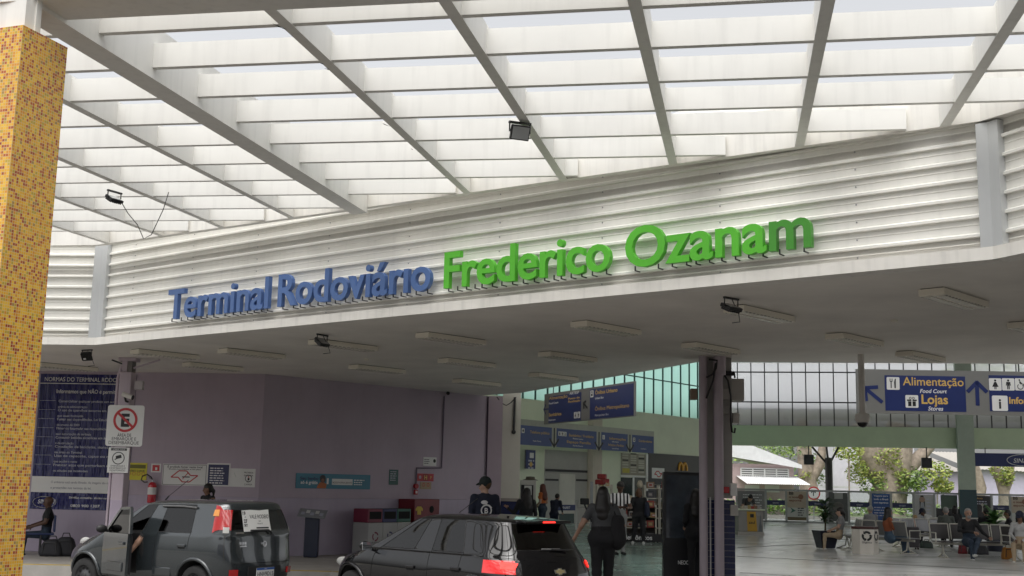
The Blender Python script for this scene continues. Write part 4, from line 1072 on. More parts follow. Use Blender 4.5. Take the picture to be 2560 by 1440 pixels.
# ================================================================== PEOPLE: one continuous skin per body from a blended distance field
def field_mesh(prims, cell, kk=.035):
    """prims: (a, b, ra, rb, group, flat) tapered capsules. flat=(axis, factor) squashes along an axis."""
    A = np.array([p[0] for p in prims], float); B = np.array([p[1] for p in prims], float)
    ra = np.array([p[2] for p in prims]); rb = np.array([p[3] for p in prims])
    rm = np.maximum(ra, rb)[:, None]
    lo = np.minimum(A, B).__sub__(rm).min(0) - 2.5 * cell; hi = (np.maximum(A, B) + rm).max(0) + 2.5 * cell
    n = np.ceil((hi - lo) / cell).astype(int) + 1
    gx, gy, gz = [lo[i] + cell * np.arange(n[i]) for i in range(3)]
    P = np.stack(np.meshgrid(gx, gy, gz, indexing='ij'), -1).reshape(-1, 3).astype(np.float32)
    D = np.full(len(P), 9., np.float32); best = np.full(len(P), 9., np.float32); own = np.zeros(len(P), np.int16)
    for i, pr in enumerate(prims):
        q = P - A[i]; ba = B[i] - A[i]
        if len(pr) > 5 and pr[5] is not None:
            ax, f = pr[5]; ax = np.array(ax, float); ax /= np.linalg.norm(ax)
            q = q + np.outer(q @ ax, ax) * (1 / f - 1); ba = ba + ax * (ba @ ax) * (1 / f - 1)
        bb = ba @ ba
        h = np.clip((q @ ba) / bb, 0, 1) if bb > 1e-9 else np.zeros(len(P))
        d = (np.linalg.norm(q - np.outer(h, ba), axis=1) - (ra[i] + (rb[i] - ra[i]) * h)).astype(np.float32)
        m = d < best; best[m] = d[m]; own[m] = i
        h2 = np.clip(.5 + .5 * (D - d) / kk, 0, 1); D = D * (1 - h2) + d * h2 - kk * h2 * (1 - h2)
    D = D.reshape(n); own = own.reshape(n)
    s = D < 0
    cor = [(i, j, k) for i in (0, 1) for j in (0, 1) for k in (0, 1)]
    sl = lambda a, c: a[c[0]:a.shape[0] - 1 + c[0], c[1]:a.shape[1] - 1 + c[1], c[2]:a.shape[2] - 1 + c[2]]
    cnt = sum(sl(s, c).astype(int) for c in cor); act = (cnt > 0) & (cnt < 8)
    acc = np.zeros(act.shape + (3,)); num = np.zeros(act.shape)
    for a in cor:
        for ax in range(3):
            if a[ax]: continue
            b = tuple(v + (i == ax) for i, v in enumerate(a))
            da, db = sl(D, a), sl(D, b); x = (sl(s, a) != sl(s, b))
            t = np.where(x, da / np.where(x, da - db, 1), 0)
            p = np.array(a, float)[None, None, None, :] + t[..., None] * np.eye(3)[ax]
            acc += p * x[..., None]; num += x
    idx = -np.ones(act.shape, int); w = np.argwhere(act); idx[act] = np.arange(len(w))
    V = lo + cell * (w + acc[act] / num[act][:, None]); G = sl(own, (0, 0, 0))[act]
    F = []
    for ax in range(3):
        a0 = s[tuple(slice(0, -1) if i == ax else slice(None) for i in range(3))]; a1 = s[tuple(slice(1, None) if i == ax else slice(None) for i in range(3))]
        e = np.argwhere(a0 != a1); fl = a0[tuple(e.T)]
        o1, o2 = [i for i in range(3) if i != ax]; ok = (e[:, o1] > 0) & (e[:, o2] > 0) & (e[:, o1] < act.shape[o1]) & (e[:, o2] < act.shape[o2])
        e, fl = e[ok], fl[ok]
        def at(d1, d2):
            q = e.copy(); q[:, o1] += d1; q[:, o2] += d2; return idx[tuple(q.T)]
        quad = np.stack([at(-1, -1), at(0, -1), at(0, 0), at(-1, 0)], 1)
        flip = fl if ax != 1 else ~fl
        quad[~flip] = quad[~flip][:, ::-1]; F.append(quad)
    return V, np.concatenate(F), G

def fm_add(mb, prims, mats, cell, kk=.035, M=None):
    V, F, G = field_mesh(prims, cell, kk)
    fg = [prims[G[f[0]]][4] for f in F]
    for g in set(fg):
        if mats[g] not in mb.mats: mb.mats.append(mats[g])
    o = len(mb.v); M = M or mb.M
    mb.v += [M @ Vector(v) for v in V]
    for f, g in zip(F, fg): mb.f.append(tuple(int(i) + o for i in f)); mb.mi.append(mb.mats.index(mats[g])); mb.sm.append(True)

SK = dict(dark=(.085, .042, .025), brown=(.20, .105, .065), tan=(.36, .21, .145), fair=(.46, .29, .21))
def cloth(name, col): return mat('cloth_' + name, col, .85, var=.12, scale=9, bump=.5)
M_eye = mat('eye_dark', (.01, .008, .008), .3, var=0)
def lerp(a, b, t): return tuple(x + (y - x) * t for x, y in zip(a, b))
V3 = lambda *a: np.array(a, float)

def person(loc, yaw, H, label, skin, top, bottom, shoe, pose, hair=None, girth=1.0, sleeves='short', cell=.018, hat=None, extra=None, group=None, sex='m', neckcol=None, parts=None, foot=True):
    """Local frame: faces +Y, right hand is +X. pose holds joint overrides (metres for a 1.75 m figure)."""
    k = H / 1.75
    J = dict(pel=V3(0, 0, .95), wai=V3(0, .01, 1.10), che=V3(0, 0, 1.32), nek=V3(0, -.01, 1.50), hed=V3(0, .02, 1.635),
             hr=V3(.09, 0, .92), hl=V3(-.09, 0, .92), kr=V3(.10, .02, .50), kl=V3(-.10, .02, .50), ar=V3(.10, -.02, .09), al=V3(-.10, -.02, .09),
             sr=V3(.185, -.01, 1.43), sl=V3(-.185, -.01, 1.43), er=V3(.25, -.03, 1.14), el=V3(-.25, -.03, 1.14), wr=V3(.25, .06, .90), wl=V3(-.25, .06, .90))
    J['look'] = V3(0, 1, 0)
    for q, v in pose.items():
        if q in J: J[q] = V3(*v) if q not in ('look',) else V3(*v) / np.linalg.norm(v)
    g = girth; f = 'top'; lo = J['look']; side = np.cross(lo, [0, 0, 1.]); side = side / max(1e-6, np.linalg.norm(side))
    dn = np.cross(side, lo); dn = -dn
    trunk = J['nek'] - J['pel']; tn = trunk / np.linalg.norm(trunk); sd = J['sr'] - J['sl']; sd = sd / np.linalg.norm(sd); fwd = np.cross(tn, sd); fwd /= np.linalg.norm(fwd)
    fa = (fwd, .72)
    up_ = J['hed']
    P = [(J['pel'] - tn * .02, J['wai'], .155 * g, .145 * g, 'bottom', fa), (J['wai'], J['che'], .145 * g, .165 * (g * .6 + .4), f, fa), (J['che'], J['che'] + tn * .08, .165 * (g * .5 + .5), .12, f, fa),
         (J['sl'], J['sr'], .062, .062, f), (J['nek'] - tn * .06, J['hed'] - lo * .01, .058, .052, 'skin'),
         (J['hed'] + dn * -.03 - lo * .01, J['hed'] + dn * -.03 - lo * .02, .098, .098, 'skin', (side, .86)), (J['hed'] + dn * .045 + lo * .025, J['hed'] + dn * .055 + lo * .03, .062, .055, 'skin'),
         (J['hed'] + lo * .085 + dn * .01, J['hed'] + lo * .108 + dn * .03, .012, .017, 'skin'), (J['hed'] + side * .078 + dn * .015, J['hed'] + side * .08 + dn * -.01, .016, .02, 'skin'), (J['hed'] - side * .078 + dn * .015, J['hed'] - side * .08 + dn * -.01, .016, .02, 'skin')]
    if sex == 'f': P += [(J['che'] + fwd * .07 + sd * .07, J['che'] + fwd * .075 + sd * .07, .075 * g, .075 * g, f), (J['che'] + fwd * .07 - sd * .07, J['che'] + fwd * .075 - sd * .07, .075 * g, .075 * g, f), (J['hl'], J['hr'], .13 * g, .13 * g, 'bottom')]
    else: P += [(J['hl'], J['hr'], .11 * g, .11 * g, 'bottom')]
    if g > 1.15: P += [(J['wai'] + fwd * .05, J['wai'] + fwd * .06 - tn * .05, .15 * g, .14 * g, f, fa)]
    lm = {'short': 'skin', 'long': 'top', 'none': 'skin'}[sleeves]; um = 'skin' if sleeves == 'none' else 'top'
    fing = []
    for s in 'rl':
        sh, el, wr = J['s' + s], J['e' + s], J['w' + s]
        P += [(sh, lerp(sh, el, .62), .062 * (g * .5 + .5), .052 * (g * .5 + .5), um), (lerp(sh, el, .62), el, .050 * (g * .4 + .6), .043, lm if sleeves != 'long' else 'top'), (el, wr, .043, .030, lm)]
        hd = np.array(wr) - np.array(el); hd = hd / np.linalg.norm(hd)
        cu = np.array(pose.get('curl_' + s, fwd * .5 + V3(0, 0, -.2))); cu = cu - hd * (cu @ hd); cu = cu / max(1e-6, np.linalg.norm(cu)); lat = np.cross(hd, cu)
        if s == 'l': lat = -lat
        pc = np.array(wr) + hd * .045
        P += [(wr, pc + hd * .02, .028, .030, 'skin', (cu, .55))]
        for i, (ln, of) in enumerate(((.075, .027), (.083, .009), (.076, -.009), (.06, -.025))):
            b0 = pc + hd * .035 + lat * of; b1 = b0 + hd * ln * .5 + cu * ln * .12; b2 = b1 + hd * ln * .32 + cu * ln * .32
            fing.append(([b0 - hd * .02, b0, b1, b2], [.009, .0095, .009, .007]))
        b0 = pc - hd * .01 + lat * .026; b1 = b0 + lat * .03 + hd * .022 + cu * .008; b2 = b1 + hd * .03 + cu * .012
        fing.append(([b0 - lat * .015, b0, b1, b2], [.010, .011, .010, .008]))
        hp, kn, an = J['h' + s], J['k' + s], J['a' + s]
        lg = pose.get('leg', 1.0) * (g * .6 + .4)
        P += [(hp, kn, .095 * lg, .062 * lg, 'bottom'), (kn, lerp(kn, an, .35), .060 * lg, .058 * lg, 'bottom'), (lerp(kn, an, .35), an, .058 * lg, .045 * lg, 'bottom')]
        sh_ = np.array(an) - np.array(kn); toe = pose.get('toe_' + s)
        toe = np.array(toe) if toe is not None else (fwd * V3(1, 1, 0)) / max(1e-6, np.linalg.norm(fwd[:2]))
        toe = toe / np.linalg.norm(toe)
        if foot: P += [(np.array(an) + V3(0, 0, -.045) - toe * .04, np.array(an) + V3(0, 0, -.055) + toe * .13, .042, .032, 'shoe')]
    P = [(np.array(a) * k, np.array(b) * k, c * k, d * k, *r) for a, b, c, d, *r in P]
    mats = dict(skin=mat('skin_' + skin, SK[skin], .55, var=.05, scale=12), top=top, bottom=bottom, shoe=shoe)
    M = TR(loc[0], loc[1], loc[2], yaw)
    root = thing('person', loc, label, 'person', group)
    b = MB(M); fm_add(b, P, mats, cell, .03 * k)
    for pts, rs in fing: b.tube([p * k for p in pts], [r * k for r in rs], mats['skin'], 6)
    for q in (-1, 1):
        e = (J['hed'] + lo * .083 + side * .034 * q + dn * -.008) * k; b.ball(e, .0135 * k, M_eye, 8, (1, 1, .7))
        bq = J['hed'] + lo * .088 + dn * -.030; b.tube([(bq + side * .018 * q) * k, (bq + side * .05 * q - lo * .01) * k], .0055 * k, M_eye, 5)
    mo = J['hed'] + lo * .086 + dn * .058; b.tube([(mo - side * .022 - lo * .006) * k, mo * k, (mo + side * .022 - lo * .006) * k], .006 * k, mat('lips', (.22, .07, .06), .5, var=0), 5)
    b.build('body', root)
    def hairpiece(nm, prims, m, cell_=None):
        h = MB(M); fm_add(h, [(np.array(a) * k, np.array(bb) * k, c * k, d * k, 'h', *(r[0:1])) for a, bb, c, d, *r in prims], {'h': m}, cell_ or cell * .8, .02); h.build(nm, root)
    hd0 = J['hed'] + dn * -.04
    if hair:
        kind, hm = hair
        cap_ = [(hd0 - lo * .02 + dn * -.012, hd0 - lo * .03 + dn * -.012, .104, .104, (side, .9)), (hd0 - lo * .045 + dn * .03, hd0 - lo * .05 + dn * .06, .088, .07, (side, 1.0))]
        if kind == 'short': cap_ = [(hd0 - lo * .022 + dn * -.014, hd0 - lo * .03 + dn * -.010, .100, .100, (side, .89)), (hd0 - lo * .045 + dn * .02, hd0 - lo * .045 + dn * .045, .083, .07, (side, 1.0))]
        if kind == 'buzz': cap_ = [(hd0 - lo * .024 + dn * -.010, hd0 - lo * .03 + dn * -.006, .0985, .0985, (side, .88)), (hd0 - lo * .04 + dn * .02, hd0 - lo * .04 + dn * .04, .08, .068, (side, 1.0))]
        if kind == 'bob': cap_ += [(hd0 - lo * .02 + side * .07 + dn * .02, hd0 - lo * .02 + side * .075 + dn * .12, .045, .04), (hd0 - lo * .02 - side * .07 + dn * .02, hd0 - lo * .02 - side * .075 + dn * .12, .045, .04), (hd0 - lo * .06 + dn * .02, hd0 - lo * .06 + dn * .13, .075, .065)]
        if kind == 'long': cap_ += [(hd0 - lo * .05 + dn * .04, hd0 - lo * .08 + dn * .26, .096, .125, (lo, .75)), (hd0 - lo * .08 + dn * .26, hd0 - lo * .09 + dn * .37, .125, .115, (lo, .6)), (hd0 + side * .075 + dn * .03, hd0 + side * .10 + dn * .26, .038, .045), (hd0 - side * .075 + dn * .03, hd0 - side * .10 + dn * .26, .038, .045)]
        if kind == 'pony': cap_ += [(hd0 - lo * .11 + dn * .0, hd0 - lo * .15 + dn * .08, .035, .04), (hd0 - lo * .15 + dn * .08, hd0 - lo * .15 + dn * .22, .04, .018)]
        if kind == 'bun': cap_ += [(hd0 - lo * .10 + dn * -.05, hd0 - lo * .11 + dn * -.04, .05, .05)]
        hairpiece('hair', cap_, hm)
    if hat:
        hairpiece('cap', [(hd0 - lo * .015 + dn * -.022, hd0 - lo * .02 + dn * -.02, .110, .110, (side, .92)), (hd0 + lo * .09 + dn * -.012, hd0 + lo * .155 + dn * .005, .03, .02, (dn, .45)), (hd0 + lo * .09 + side * .04 + dn * -.012, hd0 + lo * .14 + side * .035 + dn * .005, .03, .02, (dn, .45)), (hd0 + lo * .09 - side * .04 + dn * -.012, hd0 + lo * .14 - side * .035 + dn * .005, .03, .02, (dn, .45))], hat)
    if extra: extra(root, M, J, k, fwd, sd, tn, hairpiece)
    return root

def seated(dz=.0, lean=.06, spread=.10, knee=.44):
    """joint set for sitting; hips at z .50"""
    return dict(pel=(0, 0, .53), wai=(0, .0 - lean * .3, .68), che=(0, -lean, .90), nek=(0, -lean * .9, 1.08), hed=(0, -lean * .6 + .02, 1.215), hr=(.09, .02, .50), hl=(-.09, .02, .50),
                kr=(spread + .03, knee, .50), kl=(-spread - .03, knee, .50), ar=(spread + .03, knee + .02, .09), al=(-spread - .03, knee + .02, .09),
                sr=(.185, -lean, 1.01), sl=(-.185, -lean, 1.01), er=(.25, .02, .76), el=(-.25, .02, .76), wr=(.12, .24, .66), wl=(-.12, .24, .66))
# ================================================================== NOTICES AND FITTINGS ON THE LILAC WALLS
def lz(x, y): p = on_lwall(x, y); return (p - WC).dot(lwd), p.z
def rz_(x, y): p = on_wall(x, y); return (p - WC).dot(pd), p.z
ML, MR = fr((WC.x, WC.y, 0), lwd), fr((WC.x, WC.y, 0), pd)
def notice(name, fz, M, a, b, label, face, cat='sign', border=None, th=.012):
    (x0, z1), (x1, z0) = fz(*a), fz(*b); z1 = fz((a[0] + b[0]) / 2, a[1])[1]; z0 = fz((a[0] + b[0]) / 2, b[1])[1]
    o = M @ Vector((x0, z0, 0)); t = thing(name, o, label, cat)
    m = MB(M); m.box(x0, x1, z0, z1, .002, th, border or face)
    if border: q = .03; m.box(x0 + q, x1 - q, z0 + q, z1 - q, th, th + .002, face)
    m.build('sheet', t); return t, x0, x1, z0, z1, th + .003
def lines(m, x0, x1, z, h, mm, zz, n, gap, rnd=.25):            # lines of small print
    for i in range(n):
        w = (x1 - x0) * (1 - rnd * random.random()); x = x0
        while x < x0 + w:
            l = min(random.uniform(.6, 2.6) * h * 2, x0 + w - x); m.box(x, x + l * .85, z - i * gap, z - i * gap + h, zz, zz + .001, mm); x += l + h * .3
M_print = mat('faint_print', (.45, .46, .55), .5, var=0)
M_banner = mat('banner_vinyl', (.018, .02, .13), .11, var=.12, scale=3, bump=.0)
def wrinkle(m):
    nt = m.node_tree; b = nt.nodes['Principled BSDF']; tc = nt.nodes.new('ShaderNodeTexCoord'); mp = nt.nodes.new('ShaderNodeMapping'); mp.inputs['Scale'].default_value = (3.2, 3.2, .35); mp.inputs['Rotation'].default_value = (0, .25, 0)
    n = nt.nodes.new('ShaderNodeTexNoise'); n.inputs['Scale'].default_value = 2.2; n.inputs['Detail'].default_value = 4; bp = nt.nodes.new('ShaderNodeBump'); bp.inputs['Strength'].default_value = .9; bp.inputs['Distance'].default_value = .35
    nt.links.new(tc.outputs['Object'], mp.inputs[0]); nt.links.new(mp.outputs[0], n.inputs['Vector']); nt.links.new(n.outputs['Fac'], bp.inputs['Height']); nt.links.new(bp.outputs[0], b.inputs['Normal'])
wrinkle(M_banner)
t, x0, x1, z0, z1, zz = notice('rules_banner', lz, ML, (103, 936), (318, 1275), 'large creased navy vinyl banner of terminal rules behind the lilac sign column', M_banner, 'banner')
W_, H_ = x1 - x0, z1 - z0
m = MB(ML); m.text('NORMAS DO TERMINAL RODOVIÁRIO', x0 + .1, z1 - .16, .13, M_wtxt, zz, bold=.02, width=W_ * .92); m.box(x0, x1, z1 - .215, z1 - .2, zz, zz + .001, M_wtxt)
m.text('Informamos que NÃO é permitido:', x0 + W_ * .18, z1 - .42, .12, M_wtxt, zz, width=W_ * .68, bold=.015)
rules = ['Comercializar qualquer produto sem autorização', 'O uso de aparelhos sonoros em volume alto', 'Fumar nas dependências, Lei Estadual nº 13.541', 'Filmar ou fotografar nas dependências do terminal', 'Consumir bebidas alcoólicas em áreas comuns', 'Circulação de bicicletas, skates e patins', 'Uso de capacete, capuz ou máscara', 'Praticar atos que perturbem a ordem']
for i, r_ in enumerate(rules):
    z = z1 - .62 - i * (H_ - 1.35) / 8; m.box(x0 + .03, x0 + W_ * .18, z + .03, z + .036, zz, zz + .001, M_print)
    m.text(r_, x0 + W_ * .21, z, .075, M_print, zz, width=W_ * .7); m.text(('prévia da administração', 'que cause incômodo', 'de agosto de 2009', 'sem autorização da gerência', 'e de circulação', 'nas áreas do Terminal', 'que oculte o rosto', 'ou atitudes que incomodem')[i], x0 + W_ * .21, z - .12, .07, M_print, zz)
m.box(x0, x1, z0 + .36, z0 + .70, zz - .001, zz + .0005, M_whp)
m.text('O ambiente está sendo filmado. As imagens são confidenciais', x0 + W_ * .2, z0 + .56, .07, mat('grey_print', (.2, .2, .25), .5, var=0), zz + .002, width=W_ * .72); m.text('e protegidas nos termos da lei.', x0 + W_ * .2, z0 + .44, .07, MATS['grey_print'], zz + .002, width=W_ * .42)
m.text('SINART', x0 + W_ * .08, z0 + .12, .12, M_wtxt, zz, bold=.03, shear=.2)
for s in (0, 1): m.tube([(x0 + W_ * .15 + math.cos(a) * W_ * .12, z0 + .15 + math.sin(a) * .12, zz) for a in [math.pi * (i / 16 * 2) for i in range(17)]], .008, M_wtxt, 4)
m.text('Dúvidas, sugestões, elogios ou reclamações', x0 + W_ * .4, z0 + .24, .06, M_wtxt, zz, width=W_ * .55); m.text('0800 900 1307', x0 + W_ * .42, z0 + .06, .08, M_wtxt, zz, width=W_ * .3)
m.build('lettering', t)
t, x0, x1, z0, z1, zz = notice('yellow_notice', lz, ML, (318, 1157), (366, 1200), 'yellow notice with small prohibition circles beside the lilac sign column', mat('notice_yellow', (.62, .55, .03), .5))
m = MB(ML); w = x1 - x0; m.box(x0 + .05, x1 - .03, z1 - .12, z1 - .04, zz, zz + .001, mat('olive_print', (.14, .13, .01), .5)); m.text('PROIBIDO O USO DE', x0 + .05, z1 - .19, .06, M_btxt, zz, width=w - .1)
for i in range(4): m.ring(x0 + w * (.15 + i * .23), (z0 + z1) / 2 - .05, .03, .038, zz, zz + .001, M_red, 14)
m.build('lettering', t)
t, x0, x1, z0, z1, zz = notice('extinguisher_sign', lz, ML, (379, 1159), (402, 1181), 'small red fire extinguisher symbol sign above the extinguisher', M_red, border=M_whp)
m = MB(ML); m.box((x0 + x1) / 2 - .015, (x0 + x1) / 2 + .03, z0 + .05, z1 - .08, zz, zz + .001, M_whp); m.build('symbol', t)
t, x0, x1, z0, z1, zz = notice('no_smoking_sign', lz, ML, (408, 1160), (516, 1214), 'wide white sign with a red state outline and crossed-out cigarette', M_whp)
m = MB(ML); w, h = x1 - x0, z1 - z0
for (a, b) in (((.02, .04), (.98, .04)), ((.98, .04), (.98, .96)), ((.98, .96), (.02, .96)), ((.02, .96), (.02, .04))): m.bar((x0 + a[0] * w, z0 + a[1] * h, zz), (x0 + b[0] * w, z0 + b[1] * h, zz), .008, .002, M_btxt)
m.text('É proibido fumar neste local', x0 + w / 2, z0 + h * .82, .06, M_btxt, zz, 'c', width=w * .78); m.text('Smoking is prohibited at this place', x0 + w / 2, z0 + h * .73, .04, M_btxt, zz, 'c', width=w * .72)
st = [(.2, .38), (.37, .68), (.54, .68), (.64, .47), (.8, .47), (.62, .17), (.46, .17), (.36, .38), (.2, .38)]
for a, b in zip(st[:-1], st[1:]): m.bar((x0 + a[0] * w, z0 + a[1] * h, zz + .002), (x0 + b[0] * w, z0 + b[1] * h, zz + .002), .022, .003, M_red)
m.bar((x0 + .46 * w, z0 + .3 * h, zz), (x0 + .58 * w, z0 + .6 * h, zz), .015, .003, M_red); m.bar((x0 + .45 * w, z0 + .40 * h, zz), (x0 + .62 * w, z0 + .40 * h, zz), .022, .004, M_btxt); m.build('print', t)
t, x0, x1, z0, z1, zz = notice('navy_notice', lz, ML, (519, 1158), (574, 1216), 'navy timetable-like notice in a white frame right of the no smoking sign', mat('notice_navy', (.03, .035, .10), .4), border=M_whp)
m = MB(ML); lines(m, x0 + .07, x1 - .08, z1 - .12, .022, M_wtxt, zz, 8, .052); m.build('print', t)
t, x0, x1, z0, z1, zz = notice('blank_sheet', lz, ML, (575, 1171), (606, 1217), 'blank white sheet between the navy notice and the attention notice', M_whp, 'paper')
m = MB(ML); m.bar((x0 + .1, z0 + .3, zz), (x0 + .15, z0 + .2, zz), .01, .002, mat('faded_print', (.5, .54, .5), .6)); m.build('faded_print', t)
t, x0, x1, z0, z1, zz = notice('attention_notice', lz, ML, (607, 1172), (637, 1218), 'white notice with a crossed circle, last in the row on the lilac wall', M_whp)
m = MB(ML); xc = (x0 + x1) / 2; m.text('PROIBIDA', xc, z1 - .10, .05, M_btxt, zz, 'c', .02, width=(x1 - x0) * .7); m.text('ENTRADA', xc, z1 - .16, .05, M_btxt, zz, 'c', .02, width=(x1 - x0) * .7); m.text('SEM', xc, z0 + .1, .05, M_btxt, zz, 'c', .02); m.text('CAMISA', xc, z0 + .04, .05, M_btxt, zz, 'c', .02, width=(x1 - x0) * .6)
m.ring(xc, (z0 + z1) / 2 - .01, .065, .078, zz, zz + .001, M_btxt, 20); m.disc(xc, (z0 + z1) / 2 + .02, .015, zz, zz + .001, M_red, 10); m.box(xc - .02, xc + .02, (z0 + z1) / 2 - .05, (z0 + z1) / 2, zz, zz + .001, M_btxt); m.build('print', t)
# extinguisher hanging on the wall
p = on_lwall(378, 1257, .12); t = thing('fire_extinguisher', p, 'red fire extinguisher with a black hose loop hung on the lilac wall', 'extinguisher')
q = on_lwall(379, 1205, .12); h = q.z - p.z
m = MB(); m.lathe([(.001, 0), (.085, 0), (.09, .02), (.09, h * .84), (.07, h * .95), (.03, h)], mat('extinguisher_red', (.5, .015, .03), .25, coat=.5), 20, p); m.build('cylinder', t)
m = MB(); m.lathe([(.0915, h * .40), (.0915, h * .74)], M_whp, 20, p); m.build('paper_label', t)
m = MB(); m.box(p.x - .02, p.x + .02, p.y - .02, p.y + .02, p.z + h, p.z + h + .05, M_steel); m.bar((p.x, p.y, p.z + h + .06), (p.x - .08, p.y, p.z + h + .09), .02, .012, M_black); m.build('valve', t)
m = MB(); m.tube([(p.x, p.y, p.z + h + .03), (p.x - .03, p.y - .02, p.z + h + .10), (p.x - .12, p.y - .03, p.z + h + .16), (p.x - .22, p.y - .03, p.z + h + .12), (p.x - .24, p.y - .03, p.z + h + .04), (p.x - .17, p.y - .03, p.z + h - .01), (p.x - .1, p.y - .03, p.z + h + .0)], .014, M_black, 8); m.build('hose', t)

# lilac column carrying the parking sign
p = oz(322, 893, HCEIL); cy = p.y; xl, xr_ = oy(300, 921, cy).x, oy(330, 921, cy).x
t = thing('lilac_sign_column', ((xl + xr_) / 2, cy, FLOOR), 'lilac painted column carrying the no-parking sign, left of the grey car', 'column')
M_lcol = mat('lilac_column_paint', (.52, .44, .50), .5, var=.05, scale=2, streak=.1)
m = MB(); m.rbox(xl, xr_, cy, cy + .34, FLOOR, HCEIL - .28, M_lcol, .02); m.build('shaft', t)
m = MB(); m.rbox(xl - .0, xr_ + .003, cy - .003, cy + .343, FLOOR, FLOOR + 1.2, mat('lilac_column_dado', (.47, .40, .50), .4, var=.05), .02); m.build('dado', t)
m = MB(); m.box(xl + .02, xl + .12, cy + .05, cy + .3, HCEIL - .28, HCEIL - .001, M_lcol); m.box(xr_ - .1, xr_ - .02, cy + .05, cy + .3, HCEIL - .28, HCEIL - .001, mat('raw_concrete', (.2, .19, .18), .9, var=.2, scale=8)); m.box(xl - .05, xr_ + .05, cy + .02, cy + .33, HCEIL - .07, HCEIL - .002, M_lcol)
m.bar((xr_, cy + .1, HCEIL - .2), (xr_ + .5, cy + .1, HCEIL - .03), .03, .03, M_lcol); m.bar((xl, cy + .1, HCEIL - .12), (xl - .2, cy + .1, HCEIL - .05), .03, .03, M_dark); m.build('top_bracket', t)
m = MB(); m.tube([(xl - .06, cy + .1, FLOOR), (xl - .06, cy + .1, HCEIL - .4), (xl + .0, cy + .1, HCEIL - .15)], .03, M_lcol, 8); m.build('pipe', t)
m = MB(); a, b = oy(338, 952, cy + .1), oy(357, 975, cy + .1); m.rbox(a.x, b.x, cy + .06, cy + .18, b.z, a.z, mat('junction_box', (.45, .41, .42), .5), .01); m.build('junction_box', t)
Msg = fr((xl, cy - .02, 0), (1, 0, 0))
def cz(x, y): q = oy(x, y, cy - .02); return q.x - xl, q.z
(sx0, sz1), (sx1, sz0) = cz(271, 1013), cz(355, 1117)
sz1 = cz(314, 1013)[1]; sz0 = cz(312, 1116)[1]; cxs = (sx0 + sx1) / 2; w, h = sx1 - sx0, sz1 - sz0; sx0, sx1 = cxs - w / 2, cxs + w / 2
t = thing('parking_sign', (xl + cxs, cy, sz0), 'white sign with a red circle crossing out a black E on the lilac column', 'sign')
m = MB(Msg); r = .05
pts = [(sx0 + r - r * math.cos(a), sz1 - r + r * math.sin(a)) for a in [math.pi / 2 * i / 5 for i in range(6)]] + [(sx1 - r + r * math.sin(a), sz1 - r + r * math.cos(a)) for a in [math.pi / 2 * i / 5 for i in range(6)]] + [(sx1 - r + r * math.cos(a), sz0 + r - r * math.sin(a)) for a in [math.pi / 2 * i / 5 for i in range(6)]] + [(sx0 + r - r * math.sin(a), sz0 + r - r * math.cos(a)) for a in [math.pi / 2 * i / 5 for i in range(6)]]
m.prism(pts[::-1], 0, .012, M_whp); m.build('plate', t)
m = MB(Msg); cxx, czz, rr = cxs, sz1 - h * .36, h * .295; m.ring(cxx, czz, rr * .8, rr, .013, .016, M_red, 40); m.text('E', cxx, czz - rr * .5, rr * 1.40, M_btxt, .014, 'c', .05)
a = R(-42); m.prism([(cxx + x * math.cos(a) - y * math.sin(a), czz + x * math.sin(a) + y * math.cos(a)) for x, y in ((-rr * .86, -rr * .1), (rr * .86, -rr * .1), (rr * .86, rr * .1), (-rr * .86, rr * .1))], .0165, .019, M_red)
m.text('ÁREA DE', cxx, sz0 + h * .235, .085, M_btxt, .014, 'c', .02, width=w * .38); m.text('EMBARQUE E', cxx, sz0 + h * .145, .085, M_btxt, .014, 'c', .02, width=w * .66); m.text('DESEMBARQUE', cxx, sz0 + h * .05, .085, M_btxt, .014, 'c', .02, width=w * .82); m.build('lettering', t)
(sx0, _), (sx1, _) = cz(270, 1150), cz(322, 1150); sz1, sz0 = cz(296, 1119)[1], cz(296, 1182)[1]; w, h = sx1 - sx0, sz1 - sz0; cxx = (sx0 + sx1) / 2
t = thing('camera_notice', (xl + cxx, cy, sz0), 'white notice with a camera in a circle under the parking sign', 'sign')
m = MB(Msg); m.box(sx0, sx1, sz0, sz1, 0, .010, M_whp); m.build('plate', t)
m = MB(Msg); m.box(sx0 + w * .12, sx1 - w * .12, sz1 - h * .12, sz1 - h * .03, .010, .012, M_btxt); m.text('SORRIA, VOCÊ', cxx, sz1 - h * .105, .03, M_wtxt, .013, 'c', .02, width=w * .6); m.ring(cxx, sz0 + h * .58, w * .26, w * .30, .010, .012, M_btxt, 30)
m.bar((cxx - w * .12, sz0 + h * .60, .012), (cxx + w * .14, sz0 + h * .66, .012), .06, .003, M_btxt); m.bar((cxx - w * .17, sz0 + h * .52, .012), (cxx - w * .05, sz0 + h * .58, .012), .02, .003, M_btxt)
m.text('EMBARQUE E', cxx, sz0 + h * .24, .045, M_btxt, .012, 'c', .015, width=w * .68); m.text('DESEMBARQUE', cxx, sz0 + h * .15, .045, M_btxt, .012, 'c', .015, width=w * .78); m.text('MONITORADO', cxx, sz0 + h * .06, .045, M_btxt, .012, 'c', .015, width=w * .74); m.build('lettering', t)
q = oy(319, 990, cy - .12); t = thing('bullet_camera', q, 'white bullet camera on the lilac column above the parking sign', 'camera')
m = MB(); m.tube([q + Vector((-.09, -.02, .035)), q + Vector((.11, -.05, -.03))], .045, mat('camera_white'), 12); m.build('housing', t)
m = MB(); m.tube([q + Vector((.11, -.05, -.03)), q + Vector((.125, -.052, -.034))], .047, M_black, 12); m.build('lens', t)
m = MB(); m.tube([q + Vector((-.05, 0, -.02)), q + Vector((-.03, .02, -.10)), q + Vector((-.03, .12, -.10))], .022, M_black, 8); m.build('arm', t)

